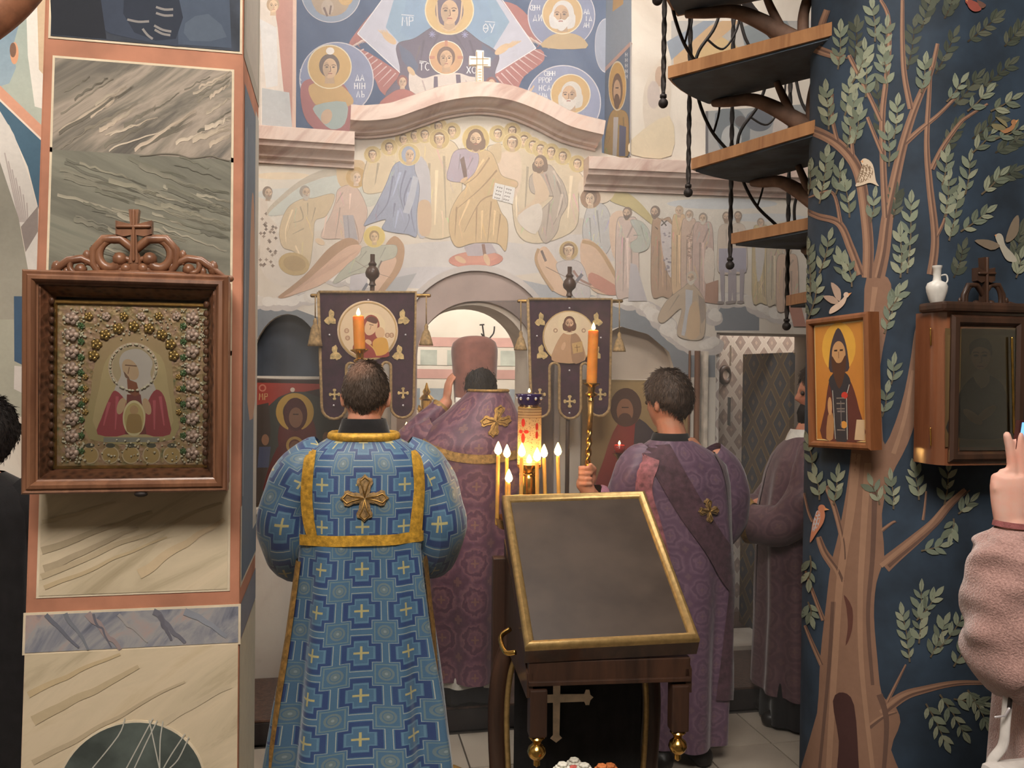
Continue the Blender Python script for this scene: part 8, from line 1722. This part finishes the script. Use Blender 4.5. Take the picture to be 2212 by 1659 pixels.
# ---- woman in a pink fleece at the right edge, holding up a phone
WD = 1.72
m, t = newmat('pink_fleece'); o_ = t.obj(); n_ = t.noise(260, 3, o_); n2_ = t.noise(14, 3, o_)
t.out(t.ramp(n_, [(0.3, (150, 116, 110)), (0.7, (190, 152, 144))]), 0.95, 0, t.val('ADD', n_, t.val('MULTIPLY', n2_, 0.8)), 0.7, 0.006, 0.2, sheen=0.7); FLEECE = m
c5 = PD(2420, 1200, WD+0.05); Wm = Man('person in a pink fleece jacket at the edge of the picture, raising a phone', (c5.x, c5.y, 0), math.radians(20))
lw5 = lambda x, y, D=WD: (lambda p: Vector(((p-Wm.b).dot(Wm.r), (p-Wm.b).dot(Wm.f), p.z)))(PD(x, y, D))
hw = PD(2420, 1150, WD).z; hcw = (0.02, 0.02, PD(2420, 900, WD).z)
HDw, RHw = headshape(hcw, 0.0, 0.0, 0.96)
wrist, elbow = lw5(2188, 1138), lw5(2168, 1440)
up5 = lambda x, y, D=WD: lw5(x, y, D)
prt = [HDw, capsule([(0, -0.01, hw-0.02), (0, -0.01, hw+0.06), (0.01, 0, hcw[2]-0.06)], [0.058, 0.05, 0.048], 14)]+core(hw, 0.165)
prt += [capsule([(-0.16, 0.02, hw-0.05), tuple(elbow), tuple(wrist)], [0.048, 0.042, 0.028], 14)]
rh = []
for u, hwid, ht in ((1135, 0.030, 0.020), (1110, 0.034, 0.021), (1080, 0.038, 0.020), (1050, 0.040, 0.019), (1028, 0.036, 0.016)):
    c_ = lw5(2183, u); rh.append([c_+Vector((hwid*math.cos(a), ht*math.sin(a), 0)) for a in (2*math.pi*i/16 for i in range(16))])
prt.append(loft(rh))
# two fingers stretched up along the phone, two folded down with their knuckles showing, thumb behind
prt.append(capsule([up5(2190, 1060), up5(2187, 1025), up5(2184, 985), up5(2179, 955), up5(2175, 940)], [0.0105, 0.010, 0.0092, 0.0086, 0.0078], 12))
prt.append(capsule([up5(2206, 1060), up5(2206, 1020), up5(2205, 980), up5(2202, 955), up5(2203, 940)], [0.0108, 0.0102, 0.0094, 0.0088, 0.008], 12))
for x, y in ((2168, 1020), (2152, 1030)):
    a = up5(x, y+25); b = up5(x, y); c_ = up5(x-3, y+10, WD+0.035); d_ = up5(x, y+40, WD+0.045)
    prt.append(capsule([a, b, c_, d_], [0.0105, 0.010, 0.009, 0.008], 12))
prt.append(capsule([up5(2215, 1090), up5(2228, 1050), up5(2226, 1000), up5(2218, 965)], [0.014, 0.012, 0.010, 0.009], 12))
prt += [capsule([(0.16, 0.02, hw-0.05), (0.22, 0.05, hw-0.28), (0.16, 0.24, hw-0.18)], [0.048, 0.042, 0.03], 12)]+hand((0.16, 0.24, hw-0.18), (-0.5, 0.5, 0.5), (-0.6, -0.2, 0.2), 0.5, 0.9, side=-1)
finish_body(Wm, prt, 0.0042, skinmat('fair_skin', (218, 178, 164)), 4)
mk('hair', Wm.vf(haircap(hcw, RHw, 1.05, lambda lo, la: shorthair(lo, la)+0.4, 0.02, seed=21, long=0.06)), HAIRB, Wm.o, 180)
rw_ = Robe([(hw*0.42, 0, 0, 0.225, 0.17, 0.006), (hw*0.6, 0, 0, 0.23, 0.17, 0.006), (hw*0.8, 0, 0, 0.215, 0.16, 0.006), (hw-0.1, 0, 0, 0.215, 0.14, 0.003), (hw-0.03, 0, 0, 0.19, 0.12, 0), (hw+0.01, 0, -0.005, 0.14, 0.10, 0), (hw+0.05, 0, -0.01, 0.085, 0.078, 0)], 7, 0.7)
jk = cloth(Wm, 'fleece_jacket', rw_.mesh(), FLEECE)
e_ = elbow
sv = sleeve([(-0.12, 0, hw-0.02), (-0.19, 0.01, hw-0.10), tuple(lw5(2250, 1410)), tuple(lw5(2196, 1412)), tuple(lw5(2180, 1340)), tuple(lw5(2182, 1250)), tuple(lw5(2188, 1180)), tuple(lw5(2190, 1142))], [0.07, 0.09, 0.098, 0.094, 0.088, 0.083, 0.072, 0.036], 48, 0.0100, 1.0, k=9)
slv = cloth(Wm, 'fleece_sleeve', sv, FLEECE)
mk('cuff_line', Wm.vf(tube([tuple(lw5(2186, 1138)), tuple(lw5(2187, 1126))], [0.036, 0.0345], 24, caps=False)), simple('dusty_rose_knit', (150, 88, 88), 0.9, 0, 0.1, 60, 0.4), slv, 180)
tr = Robe([(0.06, 0, 0, 0.16, 0.13, 0.006), (0.5, 0, 0, 0.18, 0.14, 0.006), (hw*0.5, 0, 0, 0.19, 0.15, 0.004)], 8, 0.2); cloth(Wm, 'skirt', tr.mesh(m=20), simple('dark_skirt', (52, 44, 52), 0.9))
shoes(Wm)
# phone held in the hand
PHN = thing('phone', 'mobile phone with a lit bluish screen held up at the edge of the picture', 'phone', tuple(PD(2205, 930, WD)))
pc, pux, puz = PD(2192, 985, WD-0.005), (PD(2300, 985, WD+0.03)-PD(2192, 985, WD-0.005)).normalized(), (PD(2204, 905, WD)-PD(2192, 985, WD)).normalized()
pn = pux.cross(puz).normalized(); pn = -pn if pn.dot(CF) > 0 else pn
mk('phone_case', slab([(0, 0), (0.15, 0), (0.15, 0.072), (0, 0.072)], [], lambda u, v, w: pc+pux*u+puz*v-pn*w, 0.009), simple('dark_red_case', (70, 34, 32), 0.35), PHN)
m, t = newmat('lit_screen'); t.out((60, 100, 160), 0.2, emit=(120, 180, 255), estr=1.6)
mk('screen', slab([(0.006, 0.004), (0.146, 0.004), (0.146, 0.068), (0.006, 0.068)], [], lambda u, v, w: pc+pux*u+puz*v+pn*(0.001-w), 0.001), m, PHN)
# white bag on her arm
bag = thing('shoulder_bag', 'white bag with a metal zip hanging at the hip of the pink jacket', 'bag', tuple(PD(2185, 1650, WD-0.02)))
BAGM = simple('white_leather', (206, 200, 196), 0.45, 0, 0.05, 20)
mk('strap', tube(cr([PD(2186, 1462, WD-0.02), PD(2178, 1500, WD-0.03), PD(2172, 1560, WD-0.035), PD(2166, 1610, WD-0.035), PD(2140, 1650, WD-0.03), PD(2150, 1700, WD-0.02)], 6), 0.0095, 10, flat=0.5), BAGM, bag, 180)
bgc = PD(2215, 1760, WD-0.05); mk('pouch', box(tuple(bgc), (0.16, 0.08, 0.2), 0.025), BAGM, bag)
mk('zip', tube([PD(2187, 1475, WD-0.045), PD(2180, 1530, WD-0.045)], 0.004, 8), IRON, bag); mk('zip_pull', J(capsule([PD(2180, 1531, WD-0.05), PD(2171, 1546, WD-0.05)], 0.003, 8), capsule([PD(2171, 1546, WD-0.05), PD(2150, 1549, WD-0.05)], 0.0022, 8)), MATS['silver_stud'], bag, 180)
# ------------------------------------------------------------------ incense haze hanging before the altar screen
m, t = newmat('incense_haze'); v_ = t.n('ShaderNodeVolumeScatter', Color=(0.95, 0.9, 0.86, 1), Density=0.13, Anisotropy=0.2); o_ = t.n('ShaderNodeOutputMaterial'); t.l(v_.outputs[0], o_.inputs['Volume'])
hz_ = mk('incense_haze', box((1.02, 3.61, 1.75), (2.5, 1.54, 3.3)), m); tag(hz_, 'thin incense smoke hanging in the air before the altar screen', 'haze', kind='stuff')
